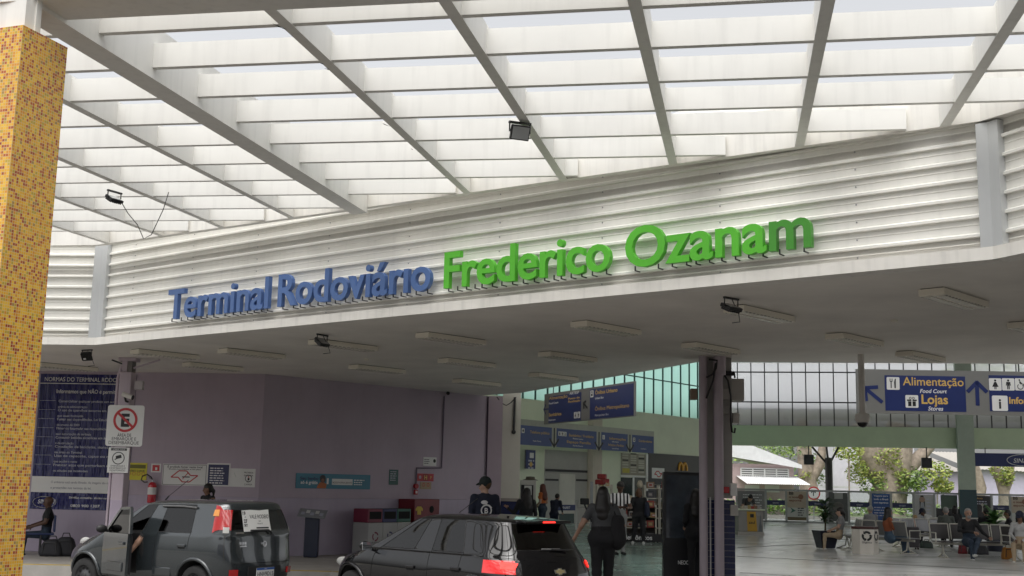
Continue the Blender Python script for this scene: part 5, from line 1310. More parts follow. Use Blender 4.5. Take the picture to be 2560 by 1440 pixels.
# ---------------- shaded wall
M_cyan = mat('advert_cyan', (.015, .17, .26), .35, var=.15, scale=2)
t, x0, x1, z0, z1, zz = notice('blue_advert', rz_, MR, (740, 1185), (924, 1222), 'long cyan advert with a woman in orange on the shaded lilac wall', M_cyan, 'advert')
m = MB(MR); w, h = x1 - x0, z1 - z0
m.text('Seu banho', x0 + w * .05, z0 + h * .58, h * .28, mat('advert_navy', (.01, .03, .10), .5), zz, width=w * .24, bold=.03); m.text('só é grátis', x0 + w * .06, z0 + h * .3, h * .3, M_wtxt, zz, width=w * .22, bold=.03)
m.prism([(x0 + w * a, z0 + h * b) for a, b in ((.27, .02), (.39, .02), (.40, .3), (.36, .42), (.31, .42), (.28, .2))], zz, zz + .002, mat('advert_orange', (.45, .13, .03), .5)); m.disc(x0 + w * .345, z0 + h * .66, h * .26, zz + .001, zz + .003, M_btxt, 18); m.disc(x0 + w * .345, z0 + h * .55, h * .13, zz + .003, zz + .005, mat('advert_skin', (.22, .10, .06), .5), 14)
m.box(x0 + w * .40, x0 + w * .425, z0 + h * .3, z0 + h * .7, zz, zz + .002, M_whp)
m.box(x0 + w * .47, x0 + w * .75, z0 + h * .27, z0 + h * .68, zz, zz + .002, M_whp); m.text('RODOVIÁRIA-BANTÉ', x0 + w * .61, z0 + h * .36, h * .18, M_btxt, zz + .003, 'c', .02, width=w * .26)
lines(m, x0 + w * .77, x0 + w * .92, z0 + h * .58, h * .07, M_wtxt, zz, 3, h * .15); m.build('print', t)
t, x0, x1, z0, z1, zz = notice('green_notice', rz_, MR, (973, 1174), (994, 1212), 'small dark green notice right of the cyan advert', mat('notice_green', (.015, .09, .075), .4))
m = MB(MR); lines(m, x0 + .03, x1 - .03, z1 - .06, .02, M_print, zz, 5, .05); m.build('print', t)
t, x0, x1, z0, z1, zz = notice('white_notice', rz_, MR, (1058, 1143), (1090, 1165), 'small white notice with a bird-like mark above the red hydrant signs', M_whp)
m = MB(MR); lines(m, x0 + .03, x0 + .2, z1 - .07, .018, M_btxt, zz, 3, .045); m.disc(x1 - .07, (z0 + z1) / 2 + .02, .045, zz, zz + .001, M_btxt, 14); m.build('print', t)
t, x0, x1, z0, z1, zz = notice('hydrant_sign', rz_, MR, (1043, 1184), (1083, 1203), 'red row of hydrant signs with a gold H on the shaded wall', mat('hydrant_red', (.42, .02, .03), .4))
m = MB(MR); w = x1 - x0; m.box(x0 + w * .33, x0 + w * .66, z0 + .01, z1 - .01, zz, zz + .001, mat('hydrant_red2', (.25, .01, .015), .4)); m.text('H', x0 + w * .5, z0 + (z1 - z0) * .22, (z1 - z0) * .78, M_gold, zz + .002, 'c', .03); m.disc(x0 + w * .16, (z0 + z1) / 2, .04, zz, zz + .001, M_lilac, 12); m.text('P', x0 + w * .83, z0 + (z1 - z0) * .3, .1, M_gold, zz, 'c'); m.build('print', t)
t, x0, x1, z0, z1, zz = notice('alarm_notice', rz_, MR, (1050, 1205), (1077, 1223), 'tan notice with two red rings under the hydrant signs', mat('notice_tan', (.38, .29, .18), .5))
m = MB(MR); w = x1 - x0
for q in (.3, .7): m.ring(x0 + w * q, (z0 + z1) / 2 + .02, .03, .045, zz, zz + .001, M_red, 16)
m.build('print', t)
p = on_wall(1040, 1224, .05); t = thing('alarm_sounder', p, 'small red and white alarm call point left of the hydrant notices', 'alarm'); Mq = fr((p.x, p.y, p.z), pd)
m = MB(Mq); m.disc(0, .08, .06, -.04, .03, mat('alarm_red', (.4, .02, .03), .4), 18); m.build('sounder', t); m = MB(Mq); m.rbox(-.05, .05, -.12, 0, -.04, .02, mat('alarm_red'), .008); m.box(-.03, .03, -.09, -.03, .021, .023, M_whp); m.build('call_point', t)
# recycling station and red collection box by the shaded wall
p0_ = on_wall(920, 1290, .75); p1_ = on_wall(1028, 1285, .55); dR = (p1_ - p0_); dR.z = 0; Lr = dR.length; dR.normalize(); Mr = fr((p0_.x, p0_.y, FLOOR), dR)
t = thing('recycling_station', (p0_.x, p0_.y, FLOOR), 'white recycling station with maroon, navy and green hoods behind the black car', 'bin')
zb = on_wall(970, 1306, .6).z - FLOOR; ztp = on_wall(970, 1272, .6).z - FLOOR
hues = [('maroon', (.16, .015, .04)), ('navy', (.015, .02, .09)), ('green', (.015, .10, .07))]
for i, (n, c_) in enumerate(hues):
    a, b = Lr * i / 3, Lr * (i + 1) / 3
    m = MB(Mr); m.rbox(a + .004, b - .004, zb + .003, ztp, -.45, 0, mat('hood_' + n, c_, .4), .015); m.box(a + .05, b - .05, zb + .08, ztp - .06, .0005, .004, M_well); m.build('hood', t)
    m = MB(Mr); m.rbox(a + .004, b - .004, 0.02, zb, -.45, .02, mat('bin_body_grey', (.36, .36, .36), .45, var=.06), .012); m.build('bin_body', t)
    m = MB(Mr); cx_ = (a + b) / 2
    for q in range(3): m.ring(cx_, zb * .58, .07, .105, .021, .023, mat('recycle_' + n, c_, .5), 8, R(20 + 120 * q), R(110 + 120 * q))
    m.text(('Reciclável', 'Orgânico', 'Papel')[i], cx_, zb * .38, .05, M_btxt, .022, 'c', width=(b - a) * .6); m.build('symbol', t)
p0_ = on_wall(1036, 1290, .5); q0_ = on_wall(1098, 1290, .35); dR = (q0_ - p0_); dR.z = 0; Lr = dR.length; Mr = fr((p0_.x, p0_.y, FLOOR), dR)
zt_ = on_wall(1066, 1248, .42).z - FLOOR
t = thing('collection_box', (p0_.x, p0_.y, FLOOR), 'tall red collection box with a round hole and yellow shirt picture', 'box')
m = MB(Mr); m.rbox(0, Lr, 0.02, zt_, -.5, 0, mat('box_red', (.16, .01, .016), .35), .012); m.build('body', t)
m = MB(Mr); m.disc(Lr * .68, zt_ - .24, .085, .0, .004, M_well, 24); m.build('hole', t)
m = MB(Mr); m.prism([(Lr * .18 + x, zt_ - .36 + y) for x, y in ((-.07, 0), (.07, 0), (.07, .11), (.12, .08), (.14, .13), (.07, .19), (-.07, .19), (-.14, .13), (-.12, .08), (-.07, .11))], .0, .004, mat('shirt_yellow', (.5, .36, .03), .5)); m.build('shirt_picture', t)
# leaflet stand
p = oz(777, 1393, FLOOR); t = thing('leaflet_stand', p, 'dark blue leaflet stand with a tilted top against the shaded wall', 'stand')
zt_ = oy(777, 1290, p.y).z
m = MB(); m.rbox(p.x - .15, p.x + .15, p.y - .1, p.y + .1, FLOOR + .003, zt_, mat('stand_navy', (.012, .018, .045), .4), .02); m.build('pedestal', t)
m = MB(TR(p.x, p.y - .05, zt_ + .05) @ Matrix.Rotation(R(22), 4, 'X') @ Matrix.Rotation(R(4), 4, 'Y')); m.rbox(-.30, .30, -.2, .22, -.012, .012, mat('stand_top', (.25, .26, .28), .3), .006); m.build('top', t)
m = MB(TR(p.x, p.y - .05, zt_ + .066) @ Matrix.Rotation(R(22), 4, 'X') @ Matrix.Rotation(R(4), 4, 'Y'))
for i in range(5): m.box(-.24 + i * .1, -.16 + i * .1, -.12 + (i % 2) * .1, .02 + (i % 2) * .1, 0, .006, M_whp if i % 2 else M_print)
m.build('leaflet', t)
# loose cable between pillars under the ceiling edge
a, b = oy(1242, 992, WE.y - .2), oy(1290, 993, WE.y + .25); c_ = (a + b) / 2 - Vector((0, 0, .22))
m = MB(); m.tube([a, a.lerp(c_, .5) - Vector((0, 0, .05)), c_, c_.lerp(b, .5) - Vector((0, 0, .03)), b], .012, M_black, 6); tag(m.build('loose_cable', loc=a), 'sagging black cable between the lilac pillar and the white wall end', 'cable')
p = oy(1287, 993, WE.y + .24); q = oy(1284, 1080, WE.y + .24)
t = thing('cable_duct', q, 'dark vertical cable duct down the white wall end', 'pipe'); m = MB(); m.tube([p, q], .03, M_dark, 8); m.build('duct', t); m = MB(); m.ball(q, .06, M_dark, 8); m.build('end_cap', t)
# ================================================================== TWIN COLUMN
M_lpipe = mat('backlit_lilac_pipe', (.44, .38, .43), .5, var=.08, scale=2, streak=.1)  # lilac column paint again, colour lowered for its backlit position
cy = oz(1790, 893, HCEIL).y - .1
def cx(px, py=1100, Y=None): return oy(px, py, Y or cy).x
t = thing('twin_pipe_column', (cx(1790), cy, FLOOR), 'column of lilac pipes on a concrete core with navy tiled foot, centre right', 'column')
M_core = mat('column_core_grey', (.36, .35, .33), .6, var=.1, scale=2)
x0, x1 = cx(1768), cx(1834)
m = MB(); m.rbox(x0, x1, cy + .12, cy + .6, FLOOR + 1.48, HCEIL - .002, M_core, .01); m.build('core', t)
m = MB(); m.box(x0 - .01, x1 + .03, cy + .10, cy + .61, FLOOR, FLOOR + 1.45, mat('navy_tile')); m.build('tiled_foot', t)
m = MB(); 
for i in range(14): m.box(x0 - .011, x1 + .031, cy + .099, cy + .611, FLOOR + .1 + i * .1, FLOOR + .104 + i * .1, M_core)
m.build('tile_joint', t)['kind'] = 'stuff'
for a, b in ((1747, 1768), (1784, 1808)):
    r_ = (cx(b) - cx(a)) / 2; xm = (cx(a) + cx(b)) / 2; m = MB(); m.tube([(xm, cy - .02, FLOOR), (xm, cy - .02, HCEIL - .003)], r_, M_lpipe, 20); m.build('lilac_pipe', t)
xm = cx(1776); m = MB(); m.tube([(xm, cy + .05, FLOOR), (xm, cy + .05, FLOOR + 1.5)], .012, M_whp, 8); m.build('white_conduit', t)
xm = cx(1800); m = MB(); m.tube([(xm, cy - .02, HCEIL - .32), (xm, cy - .02, HCEIL - .002)], .105, M_lpipe, 20); m.build('collar', t)
def cbox(nm, a, b, y0, y1, mm):
    A, B = oy(*a, cy + y0), oy(*b, cy + y0); m = MB(); m.rbox(A.x, B.x, cy + y0, cy + y1, B.z, A.z, mm, .008); m.build(nm, t)
M_gbox = mat('meter_box_grey', (.46, .44, .41), .5, var=.05)
cbox('meter_box', (1822, 946), (1861, 1002), .2, .5, M_gbox); cbox('junction_box', (1806, 972), (1826, 998), .04, .12, M_gbox); cbox('junction_box', (1832, 1032), (1849, 1058), .1, .3, M_gbox); cbox('junction_box', (1728, 971), (1744, 999), .1, .25, mat('speaker_tan', (.30, .22, .15), .6)); cbox('junction_box', (1806, 1015), (1826, 1035), .04, .12, M_core)
cbox('red_sign', (1808, 1217), (1824, 1233), .05, .09, M_red); cbox('switch_panel', (1826, 1208), (1843, 1240), .05, .12, M_whp); cbox('control_box', (1826, 1262), (1846, 1290), .05, .16, M_gbox)
def cp(px, py, o=-.0): return oy(px, py, cy + o)
for pts in (((1772, 899), (1793, 901), (1790, 920), (1782, 935), (1766, 944)), ((1789, 908), (1783, 950), (1766, 996)), ((1811, 925), (1822, 935), (1836, 931), (1837, 945)), ((1811, 938), (1820, 952), (1827, 990), (1827, 1050), (1830, 1080), (1836, 1082), (1838, 1070))):
    m = MB(); m.tube([cp(*q, -.10 if q[0] < 1810 else .0) for q in pts], .018, M_black, 6); m.build('black_cable', t)
m = MB(); m.rbox(cp(1812, 925).x, cp(1837, 925).x, cy + .02, cy + .1, cp(1812, 938).z, cp(1812, 927).z, M_black, .01); m.build('cable_clamp', t)

# ================================================================== SCREEN TOTEM
ty = cy + 1.9; x0, x1 = cx(1659, 1300, ty), cx(1752, 1300, ty); zt_ = oy(1700, 1180, ty).z
t = thing('advertising_totem', ((x0 + x1) / 2, ty, FLOOR), 'tall black advertising totem with a dark glass screen lettered NEOOH', 'totem')
M_tot = mat('totem_black', (.006, .006, .008), .3)
m = MB(); m.rbox(x0, x1, ty, ty + .22, FLOOR + .004, zt_, M_tot, .012); m.rbox(x0 - .12, x1 + .1, ty - .15, ty + .36, FLOOR, FLOOR + .02, M_tot, .006); m.build('housing', t)
m = MB(); zs0 = oy(1700, 1345, ty).z; m.box(x0 + .05, x1 - .04, ty - .006, ty - .001, zs0, zt_ - .06, mat('totem_screen', (.05, .06, .075), .06, var=.5, scale=1.6, spec=.8)); m.build('screen', t)
Mt = fr((x0, ty - .004, 0), (1, 0, 0)); m = MB(Mt); z = oy(1712, 1411, ty).z; m.text('NEOOH', cx(1695, 1410, ty) - x0, z, .1, M_wtxt, .003, 'l', .03, width=cx(1729, 1410, ty) - cx(1695, 1410, ty)); m.build('lettering', t)

# ================================================================== HALL SIDE WALL: door, shops, boards
def hz(x, y): p = on_hl(x, y); return (p - LW0).dot(lwdir), p.z
MH = fr((LW0.x, LW0.y, 0), lwdir)
def hrect(mb, a, b, mm, z0=.0, z1=.02):
    xa, xb = hz(a[0], 1150)[0], hz(b[0], 1150)[0]; xc = (a[0] + b[0]) / 2; zb, zt = hz(xc, b[1])[1], hz(xc, a[1])[1]; mb.box(xa, xb, max(zb, FLOOR + .002), zt, z0, z1, mm); return xa, xb, zb, zt
M_shut = mat('shutter_grey', (.40, .385, .36), .6, var=.06); M_door = mat('door_cream', (.58, .56, .50), .5)
p = on_hl(1420, 1300); t = thing('service_door', (p.x, p.y, FLOOR), 'grey panelled doorway with black stripes under the long blue board', 'door')
m = MB(MH); hrect(m, (1361, 1127), (1467, 1310), M_shut, .001, .03); m.build('shutter_panel', t)
m = MB(MH); hrect(m, (1397, 1185), (1436, 1310), M_door, .031, .06); m.build('door_leaf', t)
m = MB(MH)
for a, b in (((1361, 1174), (1466, 1180)), ((1361, 1197), (1394, 1202)), ((1438, 1198), (1466, 1203))): hrect(m, a, b, M_btxt, .061, .07)
m.build('black_stripe', t)
m = MB(MH); hrect(m, (1390, 1262), (1438, 1276), M_navy, .062, .08); x_, z_ = hz(1400, 1272); m.text('SINART', x_, z_, .16, M_wtxt, .082, 'l', .02, width=.7); m.build('door_sign', t)
m = MB(MH); hrect(m, (1397, 1284), (1434, 1310), mat('door_dark_green', (.02, .05, .045), .4), .062, .075); m.build('kick_panel', t)
p = on_hl(1312, 1170, .3); t = thing('blade_sign', p, 'small navy vertical sign on a bracket left of the service door', 'sign')
m = MB(MH); xa, xb, zb, zt = hrect(m, (1301, 1125), (1323, 1172), M_navy, .3, .34); m.build('panel', t)
m = MB(MH); w = xb - xa; m.box(xa + w * .35, xb - w * .2, zt - .35, zt - .12, .341, .345, M_whp); lines(m, xa + w * .2, xb - w * .1, zt - .5, .07, M_print, .341, 3, .16); m.disc((xa + xb) / 2, zb + .2, .11, .341, .345, M_gold, 12); m.build('print', t)
m = MB(MH); m.bar((xa - .05, zt, .3), (xa - .05, zb, .3), .04, .04, M_dark); m.build('bracket', t)
p = on_hl(1580, 1180); t = thing('ticket_window', (p.x, p.y, FLOOR), 'shop front with a pale menu board over two dark windows', 'shop front')
m = MB(MH); xa, xb, zb, zt = hrect(m, (1552, 1134), (1612, 1188), mat('menu_board', (.30, .28, .22), .5), .001, .03)
for i in range(9):
    for j in range(3): m.box(xa + .1 + j * (xb - xa) / 3, xa + (j + .85) * (xb - xa) / 3, zb + .12 + i * (zt - zb) / 9.4, zb + .12 + (i + random.uniform(.4, .7)) * (zt - zb) / 9.4, .031, .036, mat('menu_pale', (.5, .48, .40), .5) if (i * 3 + j) % 5 else M_btxt)
m.box(xa + .1, xa + (xb - xa) * .33, zb + .1, zb + .32, .037, .042, mat('menu_yellow', (.5, .42, .06), .5)); m.build('menu_board', t)
m = MB(MH); hrect(m, (1552, 1194), (1580, 1270), mat('window_dark', (.02, .035, .03), .1), .001, .02); hrect(m, (1584, 1194), (1613, 1270), mat('window_grey', (.10, .11, .10), .1), .001, .02); m.build('window_pane', t)
m = MB(MH); hrect(m, (1550, 1189), (1617, 1193), M_whp, .021, .06); hrect(m, (1580, 1193), (1584, 1270), M_whp, .021, .06); hrect(m, (1613, 1135), (1618, 1270), M_whp, .021, .06); m.build('window_frame', t)
p = on_hl(1680, 1180); t = thing('restaurant_front', (p.x, p.y, FLOOR), 'dark restaurant fascia with golden double arches behind the black totem', 'shop front')
m = MB(MH); hrect(m, (1619, 1137), (1760, 1212), mat('fascia_charcoal', (.035, .033, .035), .4), .001, .06); m.build('dark_fascia', t)
m = MB(MH); hrect(m, (1619, 1213), (1790, 1310), mat('shop_interior', (.05, .05, .052), .5), .001, .03); m.build('shop_window', t)
m = MB(MH); xa, zb = hz(1693, 1176); xb = hz(1714, 1176)[0]; zt = hz(1703, 1158)[1]; w = (xb - xa); h = zt - zb
for q in (0, 1):
    pts = [(xa + w * (.5 * q + .25) + math.cos(a) * w * .22, zb + max(0, math.sin(a)) * h, .08) for a in [math.pi * i / 14 for i in range(15)]]
    m.tube(pts, .075, mat('arches_gold', (.62, .30, .03), .4), 6)
m.build('golden_arches', t)
m = MB(MH); xa, xb, zb, zt = hrect(m, (1627, 1170), (1658, 1196), M_whp, .061, .07); m.build('poster', t)
m = MB(MH); st2 = [(.2, .38), (.37, .68), (.54, .68), (.64, .47), (.8, .47), (.62, .17), (.46, .17), (.36, .38), (.2, .38)]
for a, b in zip(st2[:-1], st2[1:]): m.bar((xa + a[0] * (xb - xa), zb + a[1] * (zt - zb), .073), (xa + b[0] * (xb - xa), zb + b[1] * (zt - zb), .073), .05, .006, M_red)
m.build('poster_print', t)
# pillar with pipe on the side wall
p = on_hl(1480, 1150, .2); t = thing('wall_pilaster', (p.x, p.y, FLOOR), 'cream pilaster right of the service door, behind the blue board', 'pilaster')
m = MB(MH); hrect(m, (1469, 1030), (1492, 1310), mat('pilaster_cream', (.56, .50, .42), .6, var=.08), .0, .3); m.build('shaft', t)
# photo booth and turnstile by the left entrance
py_ = 40.0
def bx(a, b, Y, d=.5): A, B = oy(*a, Y), oy(*b, Y); return A.x, B.x, Y, Y + d, max(B.z, FLOOR + .002), A.z
t = thing('vending_kiosk', oy(1320, 1300, py_) * 1, 'dark self-service kiosk with a white sheet and hat on top, by the white wall end', 'kiosk')
m = MB(); m.rbox(*bx((1301, 1200), (1338, 1330), py_, .6), mat('kiosk_white', (.55, .54, .5), .4), .01); m.build('cabinet', t)
m = MB(); a = bx((1303, 1212), (1332, 1300), py_ - .02, .015); m.box(*a, M_tot); m.build('front_panel', t)
m = MB(); m.box(*bx((1311, 1214), (1329, 1238), py_ - .03, .008), M_whp); m.build('sheet', t)
p = oy(1326, 1200, py_ + .25); m = MB(); m.lathe([(.001, .12), (.14, .11), (.16, .03), (.26, 0), (.26, -.01)], mat('straw_hat', (.09, .08, .06), .8), 16, p); tag(m.build('hat', loc=p), 'dark wide-brimmed hat on top of the self-service kiosk', 'hat')
t = thing('shop_cabinet', oy(1270, 1300, 36.) * 1, 'navy tiled cabinet front with horizontal slats beside the white wall end', 'cabinet')
m = MB(); m.box(*bx((1303, 1248), (1306, 1300), 35, .3), M_navy); m.build('panel', t)
t = thing('metal_gate', oy(1444, 1310, 47.) * 1, 'white gate post with a grey turnstile arm beyond the black car', 'gate')
m = MB(); a = bx((1439, 1250), (1443, 1326), 47, .1); m.box(*a, M_whp); a = bx((1476, 1204), (1482, 1318), 50, .1); m.box(*a, M_steel); m.build('post', t)
m = MB(); q = oy(1462, 1255, 46.5); m.rbox(q.x - .17, q.x + .17, q.y, q.y + .25, q.z - .1, q.z + .14, M_black, .03); m.bar(q + Vector((0, .1, -.1)), q + Vector((.28, .1, -.75)), .08, .06, M_black); m.build('turnstile', t)
m = MB(); m.box(*bx((1443, 1268), (1478, 1270), 47, .05), M_steel); m.build('rail', t)

# ================================================================== GADGET KIOSK
ky = 37.3
t = thing('gadget_stall', oy(1600, 1300, ky) * 1, 'white shelved stall crowded with boxed gadgets, lettered Elet at its foot', 'stall')
M_st = mat('stall_white', (.52, .50, .42), .5)
def kx(px): return oy(px, 1280, ky).x
def kzz(py): return oy(1600, py, ky).z
for (xa, xb, top) in ((1493, 1530, 1213), (1545, 1640, 1262), (1612, 1648, 1212), (1650, 1690, 1222)):
    m = MB()
    for x in (xa, xb):
        for yy in (0, .45): m.box(kx(x) - .02, kx(x) + .02, ky + yy, ky + yy + .04, FLOOR, kzz(top), M_st)
    m.build('upright', t)
    z = FLOOR + .12
    while z < kzz(top) + .02: m = MB(); m.box(kx(xa), kx(xb), ky - .01, ky + .47, z, z + .025, M_st); m.build('shelf', t); z += .30
m = MB(); m.box(kx(1545), kx(1690), ky + .44, ky + .455, FLOOR, kzz(1262), mat('stall_back', (.10, .09, .08), .7)); m.build('back_panel', t)
m = MB(); m.box(kx(1545), kx(1660), ky - .03, ky - .015, FLOOR + .02, FLOOR + .26, M_btxt); m.build('plinth', t)
m = MB(fr((kx(1553), ky - .032, 0), (1, 0, 0))); m.text('Eletrônicos', .05, FLOOR + .08, .2, M_wtxt, .0, 'l', .02); m.build('lettering', t)
random.seed(5)
gc = [(.45, .40, .30), (.30, .04, .03), (.05, .05, .06), (.5, .47, .42), (.22, .13, .07), (.12, .12, .13), (.4, .3, .12), (.35, .32, .3)]
gm_ = [mat('carton_%d' % i, c_, .5, var=.25, scale=14) for i, c_ in enumerate(gc)]
shapes = []
for i in range(8):
    m = MB(); w, h, d = random.uniform(.13, .24), random.uniform(.13, .22), .18
    m.rbox(-w / 2, w / 2, 0, d, 0, h, gm_[i], .006); m.box(-w * .36, w * .36, -.003, -.0005, h * .2, h * .8, gm_[(i + 3) % 8]); m.box(-w * .2, w * .2, -.005, -.0031, h * .35, h * .65, gm_[(i + 5) % 8])
    shapes.append((m, w))
protos = {}
def put_carton(i, x, y, z, lab):
    if i not in protos:
        o = shapes[i][0].build('boxed_gadget', local=True); protos[i] = o
    else: o = protos[i].copy(); COL.objects.link(o)
    o.location = (x, y, z); tag(o, lab, 'box', 'boxed gadgets on the stall shelves')
for (xa, xb, top) in ((1495, 1530, 1213), (1547, 1640, 1262), (1614, 1648, 1212), (1652, 1688, 1222)):
    z = FLOOR + .146
    if xa == 1547: z += .3
    while z < kzz(top) + .05:
        x = kx(xa) + .05
        while x < kx(xb) - .16:
            i = random.randrange(8); put_carton(i, x + shapes[i][1] / 2, ky + .03 + random.uniform(0, .1), z, 'small boxed gadget standing on the shelves of the white stall'); x += shapes[i][1] + random.uniform(.02, .06)
        z += .30
for (px, py, n) in ((1500, 1212, 'red'), (1512, 1210, 'red'), (1505, 1198, 'red')):
    q = oy(px, py, ky + .15); m = MB(TR(q.x, q.y, q.z, random.uniform(-.4, .4))); m.rbox(-.14, .14, -.1, .1, 0, .16, mat('red_bag', (.26, .025, .025), .4, var=.4, scale=12), .03); tag(m.build('snack_bag', loc=q), 'shiny red pack heaped on the left shelf tower of the stall', 'pack', 'red packs on the stall')
for (px, py) in ((1600, 1219), (1568, 1256), (1556, 1254), (1577, 1257)):
    q = oy(px, py, ky + .1); m = MB(); m.lathe([(.001, 0), (.07, .0), (.10, .08), (.06, .2), (.03, .22), (.001, .22)], gm_[0], 12, q); tag(m.build('figurine', loc=q), 'pale rounded figurine on the stall counter', 'ornament', 'figurines on the stall')

# ================================================================== RIGHT HALL: counter, glass screen, seats
dc = 45.4; x0, x1 = oy(1846, 1300, dc).x, oy(1908, 1300, dc).x; zc = oy(1876, 1276, dc).z
t = thing('information_counter', oy(1876, 1338, dc) * 1, 'grey counter with a yellow panel where a man leans over papers', 'counter')
m = MB(); m.rbox(x0, x1, dc, dc + .8, FLOOR + .12, zc, mat('counter_grey', (.27, .26, .24), .4), .01); m.build('body', t)
m = MB(); m.box(x0 - .03, x1 + .03, dc - .04, dc + .82, FLOOR, FLOOR + .118, mat('counter_foot', (.38, .36, .33), .4)); m.build('plinth', t)
m = MB(); m.rbox(x0 - .06, x1 + .06, dc - .1, dc + .9, zc + .002, zc + .05, M_cream, .01); m.build('top', t)
m = MB(fr((x0, dc - .003, 0), (1, 0, 0))); w = x1 - x0; m.prism([(w * .36, FLOOR + .14), (w * .76, FLOOR + .14), (w * .70, zc - .04), (w * .34, zc - .04)], 0, .006, mat('counter_yellow', (.45, .26, .02), .4)); m.text('azul', w * .54, FLOOR + .42, .15, M_btxt, .008, 'c', .02); m.box(w * .47, w * .62, FLOOR + .65, FLOOR + .78, .006, .009, M_btxt); m.prism([(w * .8, FLOOR + .14), (w * .95, FLOOR + .14), (w * .9, zc - .1)], 0, .006, mat('counter_slate', (.12, .14, .15), .4)); m.build('front_panel', t)
for i in range(6):
    q = x0 + .12 + i * (x1 - x0 - .2) / 6; m = MB(TR(q, dc + .05, zc + .052, random.uniform(-.2, .2))); m.rbox(0, .12, 0, .16, 0, .10 + .02 * (i % 3), gm_[(i * 3) % 8], .004); tag(m.build('leaflet_pile', loc=(q, dc + .05, zc + .05)), 'pile of leaflets on the edge of the grey counter', 'leaflets', 'leaflet piles on the counter')
# glass screen wall with posters
M_fr = mat('screen_frame', (.30, .31, .30), .4, metal=.3); M_clear = glassy('clear_screen', (.90, .93, .92))
M_band = mat('band_navy', (.008, .015, .07), .3)
def gz_(x, y): p = on_hb(x, y, .1); return (p - BW0).dot(bwdir), p.z
MG = fr((BW0.x + bhn.x * .1, BW0.y + bhn.y * .1, 0), bwdir)
ztop = on_hb(2100, 1226, .1).z
scr = thing('glass_screen', on_hb(1842, 1310, .1) * 1, 'waist to head high glazed screen with navy bands along the back of the hall', 'screen')
PX = [1842, 1915, 1966, 2019, 2070, 2123, 2178, 2229, 2285, 2338, 2408, 2434, 2481, 2527, 2580, 2640]
m = MB(MG); m.box(gz_(1800, 1300)[0], gz_(2700, 1300)[0], ztop - .1, ztop, -.03, .05, M_fr); m.box(gz_(1800, 1300)[0], gz_(2700, 1300)[0], FLOOR, FLOOR + .09, -.03, .05, M_fr); m.build('rail', scr)
for px in PX: x = gz_(px, 1300)[0]; m = MB(MG); m.box(x - .055, x + .055, FLOOR, ztop - .101, -.03, .05, M_fr); m.build('post', scr)
kinds = ['grey', 'clear', 'brown', 'clear', 'dim', 'clear', 'blue', 'clear', 'woman', 'blind', 'gap', 'black', 'clear', 'brown', 'clear']
pc = dict(grey=(.20, .19, .19), brown=(.40, .33, .25), dim=(.07, .075, .07), blue=(.02, .07, .24), woman=(.42, .41, .40), black=(.012, .011, .012))
pl_lab = dict(grey='pale grey poster of ruled lines behind the leaning man', dim='unlit dark poster between the steel post and the plant', blue='bright blue poster with white headlines on the glass screen', woman='white poster with a long-haired woman on the glass screen', black='black poster with a pale starburst right of the green column')
nb = 0
